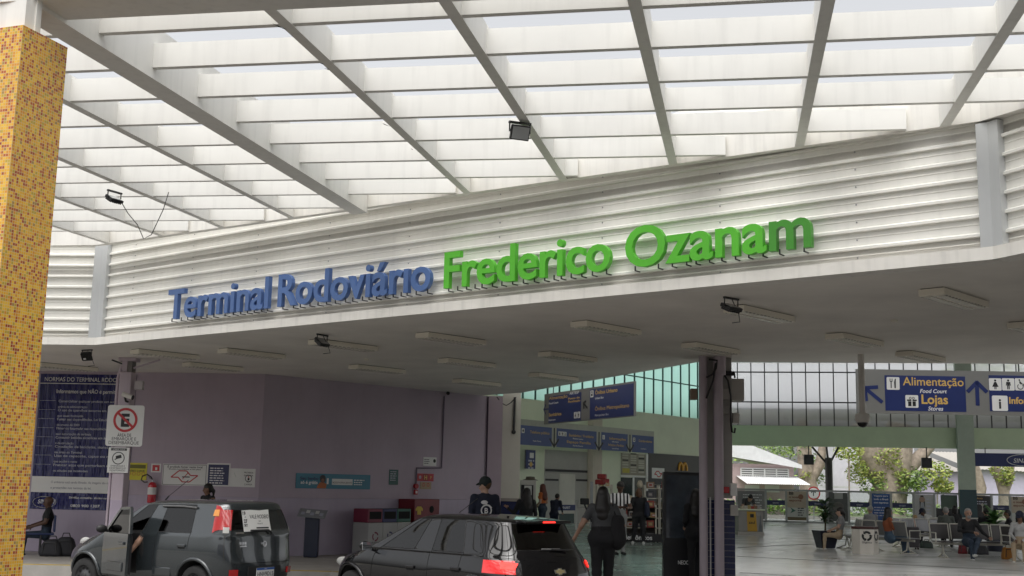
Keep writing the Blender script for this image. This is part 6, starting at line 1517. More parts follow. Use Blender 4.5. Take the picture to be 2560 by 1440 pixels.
for a, b, k in zip(PX[:-1], PX[1:], kinds):
    xa, xb = gz_(a, 1300)[0] + .06, gz_(b, 1300)[0] - .06
    if k == 'gap': continue
    if k in ('clear', 'blind'):
        m = MB(MG); m.box(xa, xb, FLOOR + .09, ztop - .101, .005, .012, M_clear); m.build('glass_pane', scr)
        if k == 'clear': m = MB(MG); m.box(xa, xb, ztop - .86, ztop - .60, .013, .016, M_band); x_ = (xa + xb) / 2; m.text('SINART', x_, ztop - .78, .1, M_print, .018, 'c'); m.build('navy_band', scr)
        else:
            m = MB(MG); m.box(xa + .25, xb - .2, ztop - .82, ztop - .12, .02, .03, mat('blind_green', (.09, .13, .10), .6)); m.build('green_blind', scr)
            m = MB(MG); m.box(xa, xb, FLOOR + .3, FLOOR + .95, .02, .03, M_tot); m.build('dark_panel', scr)
        continue
    lab = pl_lab.get(k)
    if k == 'brown': lab = ('beige and brown poster with a green swirl, left part of the glass screen', 'beige and brown poster at the right edge of the glass screen')[nb]; nb += 1
    t = thing('poster', MG @ Vector((xa, FLOOR, 0)), lab, 'poster'); m = MB(MG); m.box(xa, xb, FLOOR + .12, ztop - .12, .0, .02, mat('poster_' + k, pc[k], .35, var=.15, scale=1.5)); m.build('panel', t)
    m = MB(MG); w = xb - xa; h = ztop - FLOOR; z = .021
    if k == 'grey': lines(m, xa + w * .2, xb - .05, FLOOR + h * .8, .04, M_whp, z, 6, .14)
    if k == 'brown':
        m.box(xa, xb, FLOOR + .12, FLOOR + h * .45, z, z + .002, mat('poster_pale', (.45, .45, .42), .4)); m.text('BB', xa + w * .1, FLOOR + h * .84, .22, M_btxt, z, bold=.03); m.text('o nosso', xa + w * .1, FLOOR + h * .74, .16, mat('print_brown', (.16, .06, .03), .5), z, width=w * .6, bold=.03); m.text('esporte', xa + w * .1, FLOOR + h * .64, .16, MATS['print_brown'], z, width=w * .65, bold=.03)
        m.disc(xa + w * .72, FLOOR + h * .78, .14, z, z + .002, mat('advert_skin'), 14); m.prism([(xa + w * .15, FLOOR + h * .28), (xa + w * .45, FLOOR + h * .36), (xa + w * .15, FLOOR + h * .46), (xa + w * .25, FLOOR + h * .37)], z + .003, z + .005, mat('print_green', (.04, .12, .09), .5)); lines(m, xa + w * .55, xb - .08, FLOOR + h * .42, .05, M_btxt, z + .003, 4, .12); m.box(xa, xb, FLOOR + .12, FLOOR + .3, z + .003, z + .004, mat('print_olive', (.12, .09, .04), .5))
    if k == 'dim': m.box(xa + w * .3, xb - w * .25, ztop - .45, ztop - .14, z, z + .003, mat('slip_grey', (.35, .35, .33), .5)); m.disc(xa + w * .5, FLOOR + h * .5, .28, z, z + .003, mat('dim_print', (.12, .11, .10), .5), 16)
    if k == 'blue':
        for i, s_ in enumerate(('Viagens para', 'todo o Brasil', 'com segurança')): m.text(s_, xa + .1, FLOOR + h * (.84 - i * .1), .12, M_wtxt, z, width=w * .8, bold=.02)
        lines(m, xa + .1, xb - .1, FLOOR + h * .5, .05, M_print, z, 4, .14)
    if k == 'woman':
        m.disc(xa + w * .4, FLOOR + h * .78, .15, z + .004, z + .006, mat('advert_face', (.36, .24, .18), .5), 14); m.prism([(xa + w * q[0], FLOOR + h * q[1]) for q in ((.27, .45), (.26, .75), (.33, .9), (.47, .9), (.54, .75), (.55, .5), (.47, .7), (.33, .7))], z, z + .003, M_btxt); m.prism([(xa + w * q[0], FLOOR + h * q[1]) for q in ((.3, .1), (.52, .1), (.5, .68), (.34, .68))], z + .003, z + .004, mat('print_grey', (.33, .34, .38), .5)); lines(m, xa + w * .62, xb - .08, FLOOR + h * .78, .05, M_print, z, 5, .18)
    if k == 'black':
        m.prism([(xa + w * q[0], FLOOR + h * q[1]) for q in ((.45, .45), (.55, .45), (.52, .62), (.62, .68), (.5, .72), (.38, .68), (.48, .62))], z, z + .003, mat('starburst', (.45, .42, .36), .5)); m.text('Novo', xa + .1, ztop - .3, .14, M_gold, z, width=w * .4); lines(m, xa + .1, xb - .1, ztop - .45, .05, M_print, z, 2, .12)
    m.build('print', t)
# speakers on the beam, blue company board
for px, py, lb in ((2022, 1149, 'black loudspeaker hung left of the steel post under the green beam'), (2317, 1157, 'black loudspeaker hung under the green beam before the big tree')):
    p = on_hb(px, py, .4); t = thing('loudspeaker', p, lb, 'speaker', 'loudspeakers under the beam'); m = MB(fr((p.x, p.y, p.z), bwdir)); m.rbox(-.26, .26, -.27, .27, -.25, .1, mat('speaker_black', (.02, .022, .022), .5), .02); m.build('cabinet', t)
    m = MB(fr((p.x, p.y, p.z), bwdir)); m.disc(0, -.05, .17, .101, .11, M_dark, 20); m.disc(0, .17, .07, .101, .11, M_dark, 16); m.build('cone', t); m = MB(); m.tube([p, (p.x, p.y, zb0 + .02)], .03, M_dark, 6); m.build('hanger', t)
p = on_hb(2425, 1165, .35); t = thing('company_board', p, 'navy company board with a white oval under the beam at the right edge', 'sign'); zt_ = on_hb(2480, 1133, .35).z
Mq = fr((p.x, p.y, 0), bwdir); m = MB(Mq); m.box(0, 9, p.z, zt_, -.1, 0, M_navy); m.build('board', t)
xo = (on_hb(2560, 1150, .35) - p).dot(bwdir); m = MB(Mq); m.text('SINART', xo, (p.z + zt_) / 2 - .13, .32, M_wtxt, .01, 'c', .03, shear=.2)
m.tube([(xo + math.cos(a) * .85, (p.z + zt_) / 2 + math.sin(a) * .3, .01) for a in [2 * math.pi * i / 28 for i in range(29)]], .02, M_wtxt, 4); m.build('lettering', t)
m = MB(Mq); m.tube([(.8, zt_, -.05), (.8, zb0 + .05, -.05)], .025, M_dark, 6); m.tube([(7, zt_, -.05), (7, zb0 + .05, -.05)], .025, M_dark, 6); m.build('hanger', t)

# litter bin
p = oz(2172, 1386, FLOOR); rb = (oy(2203, 1350, p.y).x - oy(2142, 1350, p.y).x) / 2 / .93; hb_ = oy(2172, 1317, p.y).z - FLOOR
t = thing('litter_bin', (p.x, p.y + rb * .8, FLOOR), 'six-sided white recycling bin with a brown rim and black arrows', 'bin')
Mb = TR(p.x, p.y + rb * .85, FLOOR, R(-8)); hexp = [(rb * math.cos(R(60 * i)), rb * math.sin(R(60 * i))) for i in range(6)]
m = MB(Mb); m.prism(hexp, .0, hb_ - .07, mat('bin_white', (.66, .62, .56), .45)); m.build('body', t)
m = MB(Mb); m.prism([(x * 1.03, y * 1.03) for x, y in hexp], hb_ - .068, hb_, mat('bin_brown', (.06, .022, .02), .4)); m.build('rim', t)
for ang in (-120, -60):
    a = R(ang + 30); ctr = Vector((math.cos(a), math.sin(a), 0)) * (rb * .866 + .002); u = Vector((-math.sin(a), math.cos(a), 0)); Mf = Mb @ fr(ctr, u)
    m = MB(Mf); zc_ = hb_ * .66
    for q in range(3): m.ring(0, zc_, .075, .135, .001, .003, M_btxt, 8, R(35 + 120 * q), R(120 + 120 * q)); aa = R(128 + 120 * q); m.prism([(math.cos(aa + d) * r_, zc_ + math.sin(aa + d) * r_) for d, r_ in ((-.12, .05), (-.12, .165), (.35, .105))], .001, .003, M_btxt)
    m.text('Orgânico' if ang == -120 else 'Papel', 0, hb_ * .4, .07, M_btxt, .002, 'c', .01); m.build('symbol', t)
# potted plant
p = oz(2071, 1373, FLOOR); sc_ = p.y / FPX
t = thing('potted_plant', p, 'leafy plant in a tall tapered navy pot left of the litter bin', 'plant')
m = MB(Mb); m.at(TR(p.x, p.y + .3, FLOOR, R(10))); n = 4; w0, w1, h = .20, .30, .52
vs = [(sx * w, sy * w, z) for w, z in ((w0, .02), (w1, h)) for sx, sy in ((-1, -1), (1, -1), (1, 1), (-1, 1))]
m.add(vs, [(3, 2, 1, 0), (0, 1, 5, 4), (1, 2, 6, 5), (2, 3, 7, 6), (3, 0, 4, 7), (4, 5, 6, 7)], mat('pot_navy', (.012, .014, .03), .4)); m.build('pot', t)
random.seed(11)
def frond_plant(name, base, h, n, L, mm, parent, spread=1.0, wid=.05):
    m = MB()
    for i in range(n):
        a = random.uniform(0, 2 * math.pi); z0 = base[2] + h * random.uniform(.25, 1); tilt = random.uniform(.2, .9) * spread; l = L * random.uniform(.6, 1.1)
        p_ = Vector((base[0], base[1], z0)); d = Vector((math.cos(a) * tilt, math.sin(a) * tilt, random.uniform(.25, .8))).normalized(); s_ = d.cross(Z).normalized(); pts = []
        for k in range(6): pts.append(p_.copy()); p_ = p_ + d * l / 5; d = (d + Vector((0, 0, -.26))).normalized()
        vs, fs = [], []
        for k, q in enumerate(pts): w = wid * math.sin(math.pi * (k + .6) / 6.2); vs += [q - s_ * w - Vector((0, 0, w * .3)), q, q + s_ * w - Vector((0, 0, w * .3))]
        for k in range(5): fs += [(3 * k, 3 * k + 1, 3 * k + 4, 3 * k + 3), (3 * k + 1, 3 * k + 2, 3 * k + 5, 3 * k + 4)]
        m.add(vs, fs, mm)
    return m.build(name, parent)
M_leafd = mat('leaf_dark', (.025, .06, .022), .45, var=.35, scale=5); M_leafg = mat('leaf_green', (.05, .12, .03), .5, var=.35, scale=5); M_leafy = mat('leaf_yellow_green', (.28, .30, .06), .55, var=.35, scale=4)
pc_ = Vector((p.x, p.y + .3, FLOOR + .5)); m = MB(); m.tube([pc_, pc_ + Vector((.02, 0, .75))], [.03, .015], mat('stem_brown', (.08, .06, .03), .8), 6); m.build('stem', t)
frond_plant('foliage', pc_, .85, 60, .42, M_leafd, t, 1.1, .045)
q = oy(2487, 1335, 36.5); t = thing('potted_plant', (q.x, q.y, FLOOR), 'dark broad-leaved plant among the seats before the black poster', 'plant')
m = MB(); m.lathe([(.001, 0), (.2, 0), (.27, .45), (.25, .45), (.22, .40), (.001, .40)], mat('pot_navy'), 16, (q.x, q.y, FLOOR)); m.build('pot', t); frond_plant('foliage', (q.x, q.y, FLOOR + .4), .6, 34, .55, M_leafg, t, .9, .075)

# waiting seats
M_mesh = mat('seat_mesh_grey', (.20, .20, .205), .35, metal=.5, var=.08); M_sfr = mat('seat_frame_pale', (.50, .48, .42), .4)
def bench(p, yaw, n, label, mm, back_h=.42):
    t = thing('bench_seat', p, label, 'bench', 'waiting hall benches', rz=yaw); W = n * .56
    m = MB(); m.bar((-W / 2, .0, .36), (W / 2, .0, .36), .05, .06, M_sfr); m.build('beam', t, local=True)
    for x in (-W / 2 + .25, W / 2 - .25):
        m = MB(); m.tube([(x, .28, .01), (x, .05, .10), (x, .0, .36)], .02, M_sfr, 8); m.tube([(x, -.28, .01), (x, -.05, .10), (x, .0, .36)], .02, M_sfr, 8); m.bar((x, -.3, .012), (x, .3, .012), .05, .024, M_sfr); m.build('leg', t, local=True)
    for i in range(n):
        x = -W / 2 + .28 + i * .56
        m = MB(); m.rbox(x - .25, x + .25, -.22, .24, .405, .43, mm, .012); m.build('seat', t, local=True)
        m = MB(TR(x, -.22, .44) @ Matrix.Rotation(R(12), 4, 'X')); m.rbox(-.24, .24, -.012, .012, .04, back_h, mm, .01); m.build('backrest', t, local=True)
        m = MB(TR(x, -.22, .44) @ Matrix.Rotation(R(12), 4, 'X')); 
        for a, b in (((-.25, .02), (-.25, back_h + .02)), ((.25, .02), (.25, back_h + .02)), ((-.25, back_h + .02), (.25, back_h + .02))): m.tube([(a[0], 0, a[1]), (b[0], 0, b[1])], .016, M_sfr, 6)
        m.build('back_frame', t, local=True)
    for x in (-W / 2 - .02, W / 2 + .02): m = MB(); m.tube([(x, -.2, .4), (x, -.2, .64), (x, .2, .64), (x, .2, .4)], .016, M_sfr, 6); m.build('armrest', t, local=True)
    return t
def sp(px, d): p = oy(px, 1240, d); return Vector((p.x, p.y, FLOOR))
F_CAM = R(180)
bench(sp(2432, 32.2), F_CAM + R(4), 4, 'pale framed bench facing the viewer where the bearded man sits', mat('seat_mesh_dark', (.06, .055, .055), .4, metal=.4))
bench(sp(2560, 31.2), F_CAM + R(10), 2, 'bench at the right edge under the woman with the orange bag', mat('seat_mesh_dark'))
bench(sp(2120, 35.6), R(80), 3, 'grey bench seen end-on between the plant and the bin', M_mesh)
bench(sp(2226, 34.2), R(-62), 3, 'grey bench under the person in the rust jacket', M_mesh)
bench(sp(2300, 38.2), R(-158), 4, 'grey bench row in the middle behind the dark suitcase', M_mesh)
bench(sp(2375, 41.5), R(20), 4, 'far grey bench row before the green blind', M_mesh)
bench(sp(2480, 37.4), R(6), 3, 'grey bench beside the dark broad-leaved plant', M_mesh)
# luggage
p = oz(2284, 1374, FLOOR); t = thing('suitcase', p, 'tall dark grey wheeled suitcase standing by the rust-jacketed person', 'suitcase')
m = MB(TR(p.x, p.y + .14, FLOOR, R(5))); m.rbox(-.20, .20, -.13, .13, .06, .66, mat('suitcase_charcoal', (.035, .03, .034), .5), .04)
for x in (-.12, -.04, .04, .12): m.box(x - .008, x + .008, -.137, -.131, .12, .6, MATS['suitcase_charcoal'])
m.build('shell', t); m = MB(TR(p.x, p.y + .14, FLOOR, R(5)))
for x in (-.15, .15):
    for y in (-.09, .09): m.tube([(x - .015, y, .03), (x + .015, y, .03)], .03, M_black, 10)
m.build('wheel', t); m = MB(TR(p.x, p.y + .14, FLOOR, R(5))); m.tube([(-.08, .1, .64), (-.08, .1, .95), (.08, .1, .95), (.08, .1, .64)], .01, M_steel, 6); m.build('handle', t)
def softbag(name, p, w, d, h, mm, label, cat, strap=None, yaw=0):
    t = thing(name, p, label, cat); m = MB(TR(p[0], p[1], p[2], yaw)); bm = bmesh.new(); bmesh.ops.create_cube(bm, size=1); bmesh.ops.subdivide_edges(bm, edges=bm.edges[:], cuts=4, use_grid_fill=True)
    for v in bm.verts:
        c = v.co; r_ = 1 - .22 * (abs(c.x * 2) ** 4 + abs(c.y * 2) ** 4) * .5; tz = c.z + .5; sag = 1 - .25 * tz ** 3
        v.co = Vector((c.x * w * r_ * sag + random.uniform(-.008, .008), c.y * d * r_ * sag, tz * h * (1 - .12 * (abs(c.x * 2) ** 3)) + random.uniform(-.006, .006)))
    bm.verts.index_update(); m.add([v.co.copy() for v in bm.verts], [tuple(v.index for v in f.verts) for f in bm.faces], mm, True); bm.free(); m.build('bag_body', t)
    m = MB(TR(p[0], p[1], p[2], yaw)); m.tube([(-w * .2, 0, h * .9), (-w * .12, -.02, h * 1.2), (w * .12, -.02, h * 1.2), (w * .2, 0, h * .9)], .012, strap or mm, 6); m.tube([(-w * .28, -d * .42, h * .2), (-w * .25, -d * .45, h * .8), (w * .25, -d * .45, h * .8), (w * .28, -d * .42, h * .2)], .012, strap or mm, 6); m.build('handle', t); return t
M_bagk = mat('bag_black', (.016, .016, .02), .7, var=.2, scale=8)
p = oz(120, 1391, FLOOR); softbag('duffel_bag', (p.x, p.y + .2, FLOOR), .50, .36, .33, M_bagk, 'black duffel bag on the pavement nearest the seated man', 'bag', M_dark)
p = oz(152, 1391, FLOOR); softbag('duffel_bag', (p.x, p.y + .22, FLOOR), .46, .36, .38, M_bagk, 'taller black duffel bag beside the grey car nose', 'bag', M_dark, R(15))
p = oz(2527, 1399, FLOOR); softbag('orange_bag', (p.x, p.y + .15, FLOOR), .36, .24, .32, mat('bag_orange', (.42, .17, .025), .6), 'orange bag with a dark centre strap at the seated woman feet', 'bag', M_dark)
p = oz(2419, 1386, FLOOR); softbag('red_bag', (p.x, p.y + .35, FLOOR), .26, .2, .30, mat('bag_red', (.16, .012, .018), .6), 'dark red bag under the pale framed bench', 'bag', M_dark)
p = oz(2460, 1388, FLOOR); softbag('dark_bag', (p.x, p.y + .4, FLOOR), .6, .3, .28, M_bagk, 'long dark bag under the pale framed bench', 'bag', M_dark)
p = oz(2322, 1371, FLOOR); softbag('green_bag', (p.x, p.y + .2, FLOOR), .42, .26, .22, mat('bag_green', (.03, .05, .04), .6), 'low dark green bag on the floor behind the suitcase', 'bag', M_dark)
# blue wall seat for the man at far left
p = oz(72, 1389, FLOOR); q = Vector((p.x, p.y + .55, 0)); t = thing('plastic_chair', (q.x, q.y, FLOOR), 'blue plastic seat by the lilac wall beside the mosaic pillar', 'seat')
m = MB(TR(q.x, q.y, FLOOR, R(112))); m.rbox(-.3, .3, -.25, .28, .40, .44, mat('seat_blue', (.02, .035, .11), .4), .015); m.build('seat', t); m = MB(TR(q.x, q.y, FLOOR, R(112))); m.rbox(-.3, .3, -.27, -.23, .46, .8, mat('seat_blue'), .015); m.build('backrest', t)
m = MB(TR(q.x, q.y, FLOOR, R(112)))
for x in (-.26, .26): m.tube([(x, 0, 0), (x, 0, .4)], .02, M_dark, 6)
m.build('leg', t)
# ================================================================== PEOPLE IN THE PHOTOGRAPH
HK = mat('hair_black', (.010, .008, .007), .45, var=.2, scale=30); HB = mat('hair_brown', (.09, .045, .02), .5, var=.2, scale=30); HR = mat('hair_red_brown', (.11, .03, .018), .5, var=.2, scale=30); HG = mat('hair_grey', (.25, .24, .23), .6, var=.2, scale=30)
C_k = cloth('black', (.012, .012, .014)); C_n = cloth('navy', (.012, .016, .035)); C_g = cloth('charcoal', (.06, .063, .066)); C_j = cloth('denim', (.06, .10, .15)); C_dj = cloth('dark_denim', (.025, .04, .065)); C_o = cloth('orange', (.50, .13, .03)); C_r = cloth('red', (.36, .02, .03)); C_w = cloth('white', (.60, .60, .58)); C_gr = cloth('grey', (.22, .22, .22)); C_t = cloth('tan', (.33, .25, .17)); C_ru = cloth('rust', (.26, .075, .03)); C_lg = cloth('pale_grey', (.42, .42, .42)); C_be = cloth('beige', (.40, .31, .21))
SH_k = mat('shoe_black', (.012, .012, .012), .5); SH_w = mat('shoe_white', (.6, .6, .58), .5)
def stripe():
    m = mat('cloth_black_white_stripes', (.6, .6, .6), .85, var=0); nt = m.node_tree; b = nt.nodes['Principled BSDF']; tc = nt.nodes.new('ShaderNodeTexCoord'); w = nt.nodes.new('ShaderNodeTexWave'); w.inputs['Scale'].default_value = 3.4; w.bands_direction = 'X'
    r = nt.nodes.new('ShaderNodeValToRGB'); r.color_ramp.interpolation = 'CONSTANT'; r.color_ramp.elements[0].color = (.012, .012, .014, 1); r.color_ramp.elements[1].color = (.6, .6, .6, 1); r.color_ramp.elements[1].position = .45
    nt.links.new(tc.outputs['Object'], w.inputs['Vector']); nt.links.new(w.outputs['Fac'], r.inputs[0]); nt.links.new(r.outputs[0], b.inputs['Base Color']); return m
C_s = stripe()
def yaw_to(p, tx, ty): return math.atan2(ty - p[1], tx - p[0]) - math.pi / 2
AWAY, TOCAM, LEFT, RIGHT = 0.0, math.pi, R(90), R(-90)

# seated man at far left, behind the mosaic pillar
q = oz(72, 1389, FLOOR); P1 = seated(lean=.02); P1.update(er=(.24, .05, .78), wr=(.10, .30, .70), el=(-.25, .03, .78), wl=(-.10, .30, .68), look=(0, 1, -.15))
person((q.x + .12, q.y + .5, FLOOR - .06), R(112), 1.62, 'seated bald man in a black T-shirt and jeans beside the mosaic pillar', 'dark', C_k, C_dj, SH_k, P1)
# woman by the wall behind the grey car
q = sp(519, 25.2); person((q.x, q.y, FLOOR), R(140), 1.50, 'young woman with tied dark hair in a black top behind the grey car roof', 'brown', C_k, C_dj, SH_k, dict(look=(.5, 1, -.05), wr=(.15, .2, 1.0), wl=(-.15, .2, 1.0)), ('pony', HK), sleeves='none', sex='f')
# man with cap and emblem on his back
def emblem(root, M, J, k, fwd, sd, tn, hp):
    c = (J['che'] - fwd * .142 + tn * -.06) * k; Mx = M @ Matrix(((sd[0], tn[0], -fwd[0], c[0]), (sd[1], tn[1], -fwd[1], c[1]), (sd[2], tn[2], -fwd[2], c[2]), (0, 0, 0, 1)))
    m = MB(Mx); m.ring(.0, -.03, .075, .095, .0, .006, M_wtxt, 28); m.text('B', 0, -.075, .12, M_wtxt, .004, 'c', .02); m.ball((-.035, .10, 0), .05, M_wtxt, 10, (1.2, .7, .18)); m.tube([(-.01, .07, .004), (.05, .05, .004), (.09, .01, .004)], .012, M_wtxt, 5); m.build('back_emblem', root)
q = sp(1212, 20.4); person((q.x, q.y, FLOOR), R(14), 1.71, 'man in a dark cap and black jacket with a white emblem on the back', 'fair', C_n, C_k, SH_k, dict(look=(-.75, .65, -.12), wr=(.2, .14, .95), wl=(-.2, .14, .95)), ('buzz', HB), sleeves='long', cell=.016, hat=mat('cap_dark_green', (.012, .02, .02), .8), extra=emblem, girth=1.28)
# dark woman raising a V sign
q = sp(1316, 27.0); person((q.x, q.y, FLOOR), R(20), 1.55, 'woman with long black hair in dark clothes making a V sign with her hand', 'tan', C_k, C_k, SH_k, dict(look=(-.3, 1, 0), el=(-.30, .06, 1.14), wl=(-.42, .14, 1.26)), ('long', HK), sleeves='long', sex='f', girth=1.15)
# woman in orange at the entrance
q = sp(1357, 41.0); person((q.x, q.y, FLOOR), R(60), 1.68, 'woman with red-brown hair in an orange top beside the self-service kiosk', 'fair', C_o, C_dj, SH_k, dict(look=(.3, 1, -.1), wr=(.14, .2, 1.02), wl=(-.14, .2, 1.02)), ('long', HR), sex='f')
q = sp(1386, 39.0); person((q.x, q.y, FLOOR), R(-30), 1.45, 'short person in navy clothes bending right of the woman in orange', 'tan', C_n, C_n, SH_k, dict(che=(0, .12, 1.28), nek=(0, .2, 1.44), hed=(0, .26, 1.55), sr=(.185, .14, 1.38), sl=(-.185, .14, 1.38), er=(.22, .22, 1.12), wr=(.15, .4, 1.0), el=(-.22, .22, 1.12), wl=(-.15, .4, 1.0), look=(0, 1, -.3)), ('short', HK), sleeves='long')
# large woman walking away in the middle
def shoulder_bag(root, M, J, k, fwd, sd, tn, hp):
    c = (J['sr'] + sd * .05 - tn * .36 - fwd * .02) * k
    hp('shoulder_bag', [(c / k + V3(0, 0, .14), c / k + V3(0, 0, -.16), .13, .16, (tuple(fwd), .75)), (c / k + V3(0, .02, -.16), c / k + V3(0, .02, -.24), .15, .10, (tuple(fwd), .75))], C_k, .02)
    hp('bag_strap', [(J['sr'] + V3(-.03, -.05, .06), c / k + V3(0, -.04, .15), .02, .02), (J['sr'] + V3(-.03, .06, .05), c / k + V3(0, .05, .15), .02, .02)], C_k, .014)
q = oz(1505, 1462, FLOOR); q = sp(1508, 18.7)
person((q.x, q.y, FLOOR), R(-4), 1.60, 'woman with long black hair, charcoal T-shirt and shoulder bag walking away', 'tan', C_g, C_k, SH_k, dict(look=(.15, 1, -.05), el=(-.36, -.06, 1.13), wl=(-.47, .02, .92), er=(.33, -.02, 1.14), wr=(.31, .14, .98), kr=(.10, .06, .50), ar=(.08, .08, .09), kl=(-.10, -.02, .50), al=(-.09, -.16, .12), leg=1.2), ('long', HK), sex='f', girth=1.3, cell=.014, extra=shoulder_bag)
# striped shirt man
q = oz(1549, 1388, FLOOR); person((q.x, q.y, FLOOR), R(-160), 1.75, 'man in a black and white striped football shirt looking at his phone', 'dark', C_s, C_gr, SH_k, dict(look=(0, .8, -.6), er=(.26, .06, 1.15), wr=(.10, .30, 1.16), el=(-.26, .06, 1.15), wl=(-.06, .30, 1.14)), ('short', HK), cell=.016)
m = MB(); a = Matrix.Rotation(R(-160), 4, 'Z') @ Vector((.02, .37, 1.18)); m.rbox(q.x + a.x - .04, q.x + a.x + .04, q.y + a.y - .02, q.y + a.y + .02, FLOOR + 1.16, FLOOR + 1.24, M_tot, .006); tag(m.build('phone', loc=(q.x, q.y, FLOOR + 1.2)), 'dark phone held by the man in the striped shirt', 'phone')
# brown-haired woman at the stall
def backpack(root, M, J, k, fwd, sd, tn, hp): hp('shoulder_bag', [(J['er'] + V3(.02, -.08, .12), J['er'] + V3(.02, -.10, -.14), .11, .13, (tuple(sd), .7))], C_n, .02)
q = oz(1597, 1362, FLOOR); person((q.x, q.y, FLOOR), R(-12), 1.60, 'woman with a brown bob in loose black clothes browsing at the stall', 'fair', C_k, C_k, SH_w, dict(look=(.1, 1, -.1), wr=(.2, .26, 1.05), wl=(-.2, .26, 1.05), kr=(.13, .0, .5), ar=(.15, 0, .09), kl=(-.13, .02, .5), al=(-.20, .02, .09), leg=1.2), ('bob', HB), sleeves='long', sex='f', girth=1.2, extra=backpack)
# dark figure in front of the totem
q = sp(1741, ty - .6); person((q.x, q.y, FLOOR), R(10), 1.60, 'person all in black with long black hair standing before the totem', 'tan', C_k, C_k, SH_k, dict(look=(.2, 1, -.1), wr=(.16, .25, 1.05), wl=(-.16, .25, 1.05)), ('long', HK), sleeves='long', sex='f', girth=1.22)
# man leaning on the counter
q = sp(1862, dc + .85 + .35); person((q.x, q.y, FLOOR), R(-165), 1.78, 'dark-haired man in grey leaning over the counter', 'fair', C_g, C_k, SH_k, dict(pel=(0, -.1, .93), wai=(0, .02, 1.06), che=(0, .2, 1.2), nek=(0, .36, 1.29), hed=(0, .46, 1.33), sr=(.185, .28, 1.26), sl=(-.185, .28, 1.26), er=(.26, .34, 1.02), wr=(.2, .52, .97), el=(-.26, .34, 1.02), wl=(-.15, .52, .97), look=(0, .6, -.8)), ('short', HK))
# people on the benches
S_ = seated
def sit(px, d, yaw, H, label, skin, top, bot, shoe, hair, dz=0, **kw):
    pose = S_(); pose.update(kw.pop('pose', {})); q = sp(px, d); return person((q.x, q.y, FLOOR - .055 * 1), yaw, H, label, skin, top, bot, shoe, pose, hair, **kw)
sit(2096, 35.4, R(75), 1.62, 'seated woman with a dark ponytail facing left behind the potted plant', 'fair', C_gr, C_be, SH_w, ('pony', HK), sex='f')
sit(2174, 39.5, R(10), 1.66, 'seated man with cropped grey hair seen over the litter bin', 'fair', C_gr, C_dj, SH_k, ('buzz', HG))
sit(2222, 34.0, R(-86), 1.68, 'person in a rust jacket and jeans seated facing right with a dark beanie', 'tan', C_ru, C_j, SH_k, ('long', HK), sleeves='long', sex='f', pose=dict(wr=(.1, .3, .72), wl=(-.08, .32, .72)), girth=1.2, cell=.016)
sit(2284, 41.0, R(40), 1.30, 'small blond child in red on the far bench', 'fair', C_r, C_dj, SH_k, ('short', mat('hair_blond', (.34, .22, .10), .5)), sleeves='long')
sit(2328, 41.2, R(50), 1.68, 'person in a white shirt with a dark cap bending forward on the far bench', 'dark', C_w, C_k, SH_k, ('short', HK), pose=dict(che=(0, .12, .88), nek=(0, .24, 1.02), hed=(0, .32, 1.12), sr=(.185, .14, .98), sl=(-.185, .14, .98), look=(0, .8, -.6)), hat=mat('cap_navy', (.01, .012, .03), .8))
sit(2363, 38.0, R(-20), 1.70, 'man with short grey hair in a grey shirt seen from behind on the middle bench', 'fair', cloth('slate', (.09, .10, .09)), C_k, SH_k, ('buzz', HG))
sit(2384, 41.3, R(10), 1.72, 'dark-haired person behind the grey-shirted man on the far bench', 'tan', C_k, C_k, SH_k, ('bob', HK), sleeves='long', sex='f')
B_ = S_(lean=.10); B_.update(look=(0, 1, 0), er=(.28, .04, .78), wr=(-.02, .26, .74), el=(-.34, .02, .74), wl=(-.42, .24, .62), kr=(.12, .44, .50), ar=(.10, .46, .09), kl=(-.06, .46, .56), al=(.14, .72, .22), toe_l=(0, .8, .1))
def beard(root, M, J, k, fwd, sd, tn, hp): hp('beard', [(J['hed'] + V3(0, .055, -.075), J['hed'] + V3(0, .06, -.09), .052, .045)], HG, .012); 
q = sp(2420, 31.75); person((q.x, q.y, FLOOR - .055), R(178), 1.74, 'bearded man in a black jacket and jeans sitting cross-legged facing the viewer', 'tan', C_k, C_dj, SH_w, B_, ('buzz', HG), sleeves='long', cell=.016, extra=beard, girth=1.12)
def specs(root, M, J, k, fwd, sd, tn, hp): pass
sit(2463, 37.0, R(-10), 1.72, 'person in dark clothes seated before the black poster', 'tan', C_k, C_k, SH_k, ('short', HK), sleeves='long')
sit(2514, 36.6, R(70), 1.66, 'person in black facing left beside the broad-leaved plant', 'brown', C_k, C_k, SH_k, ('short', HK), sleeves='long')
sit(2547, 31.0, R(150), 1.68, 'woman in a grey jacket, dark cap and beige trousers with the orange bag', 'brown', C_lg, C_be, SH_w, ('long', HK), sleeves='long', sex='f', hat=mat('cap_navy'), pose=dict(look=(.2, .9, -.4), wr=(.08, .36, .62), wl=(-.1, .36, .62)), cell=.016)
# driver stepping out of the grey car
Mu = Matrix.Translation(uc) @ Matrix.Rotation(yawU, 4, 'Z'); q = Mu @ Vector((-.02, .50, 0))
D_ = S_(lean=.08); D_.update(look=(.2, 1, -.1), el=(-.34, .0, .80), wl=(-.46, .06, .62), kr=(.05, .42, .52), ar=(.05, .5, .20), kl=(-.18, .40, .50), al=(-.2, .46, .12))
person((q.x, q.y, ROAD + .10), yawU - math.pi / 2, 1.70, 'driver in dark clothes and jeans sitting in the open doorway of the grey car', 'tan', C_k, C_dj, SH_k, D_, ('short', HK), cell=.016)
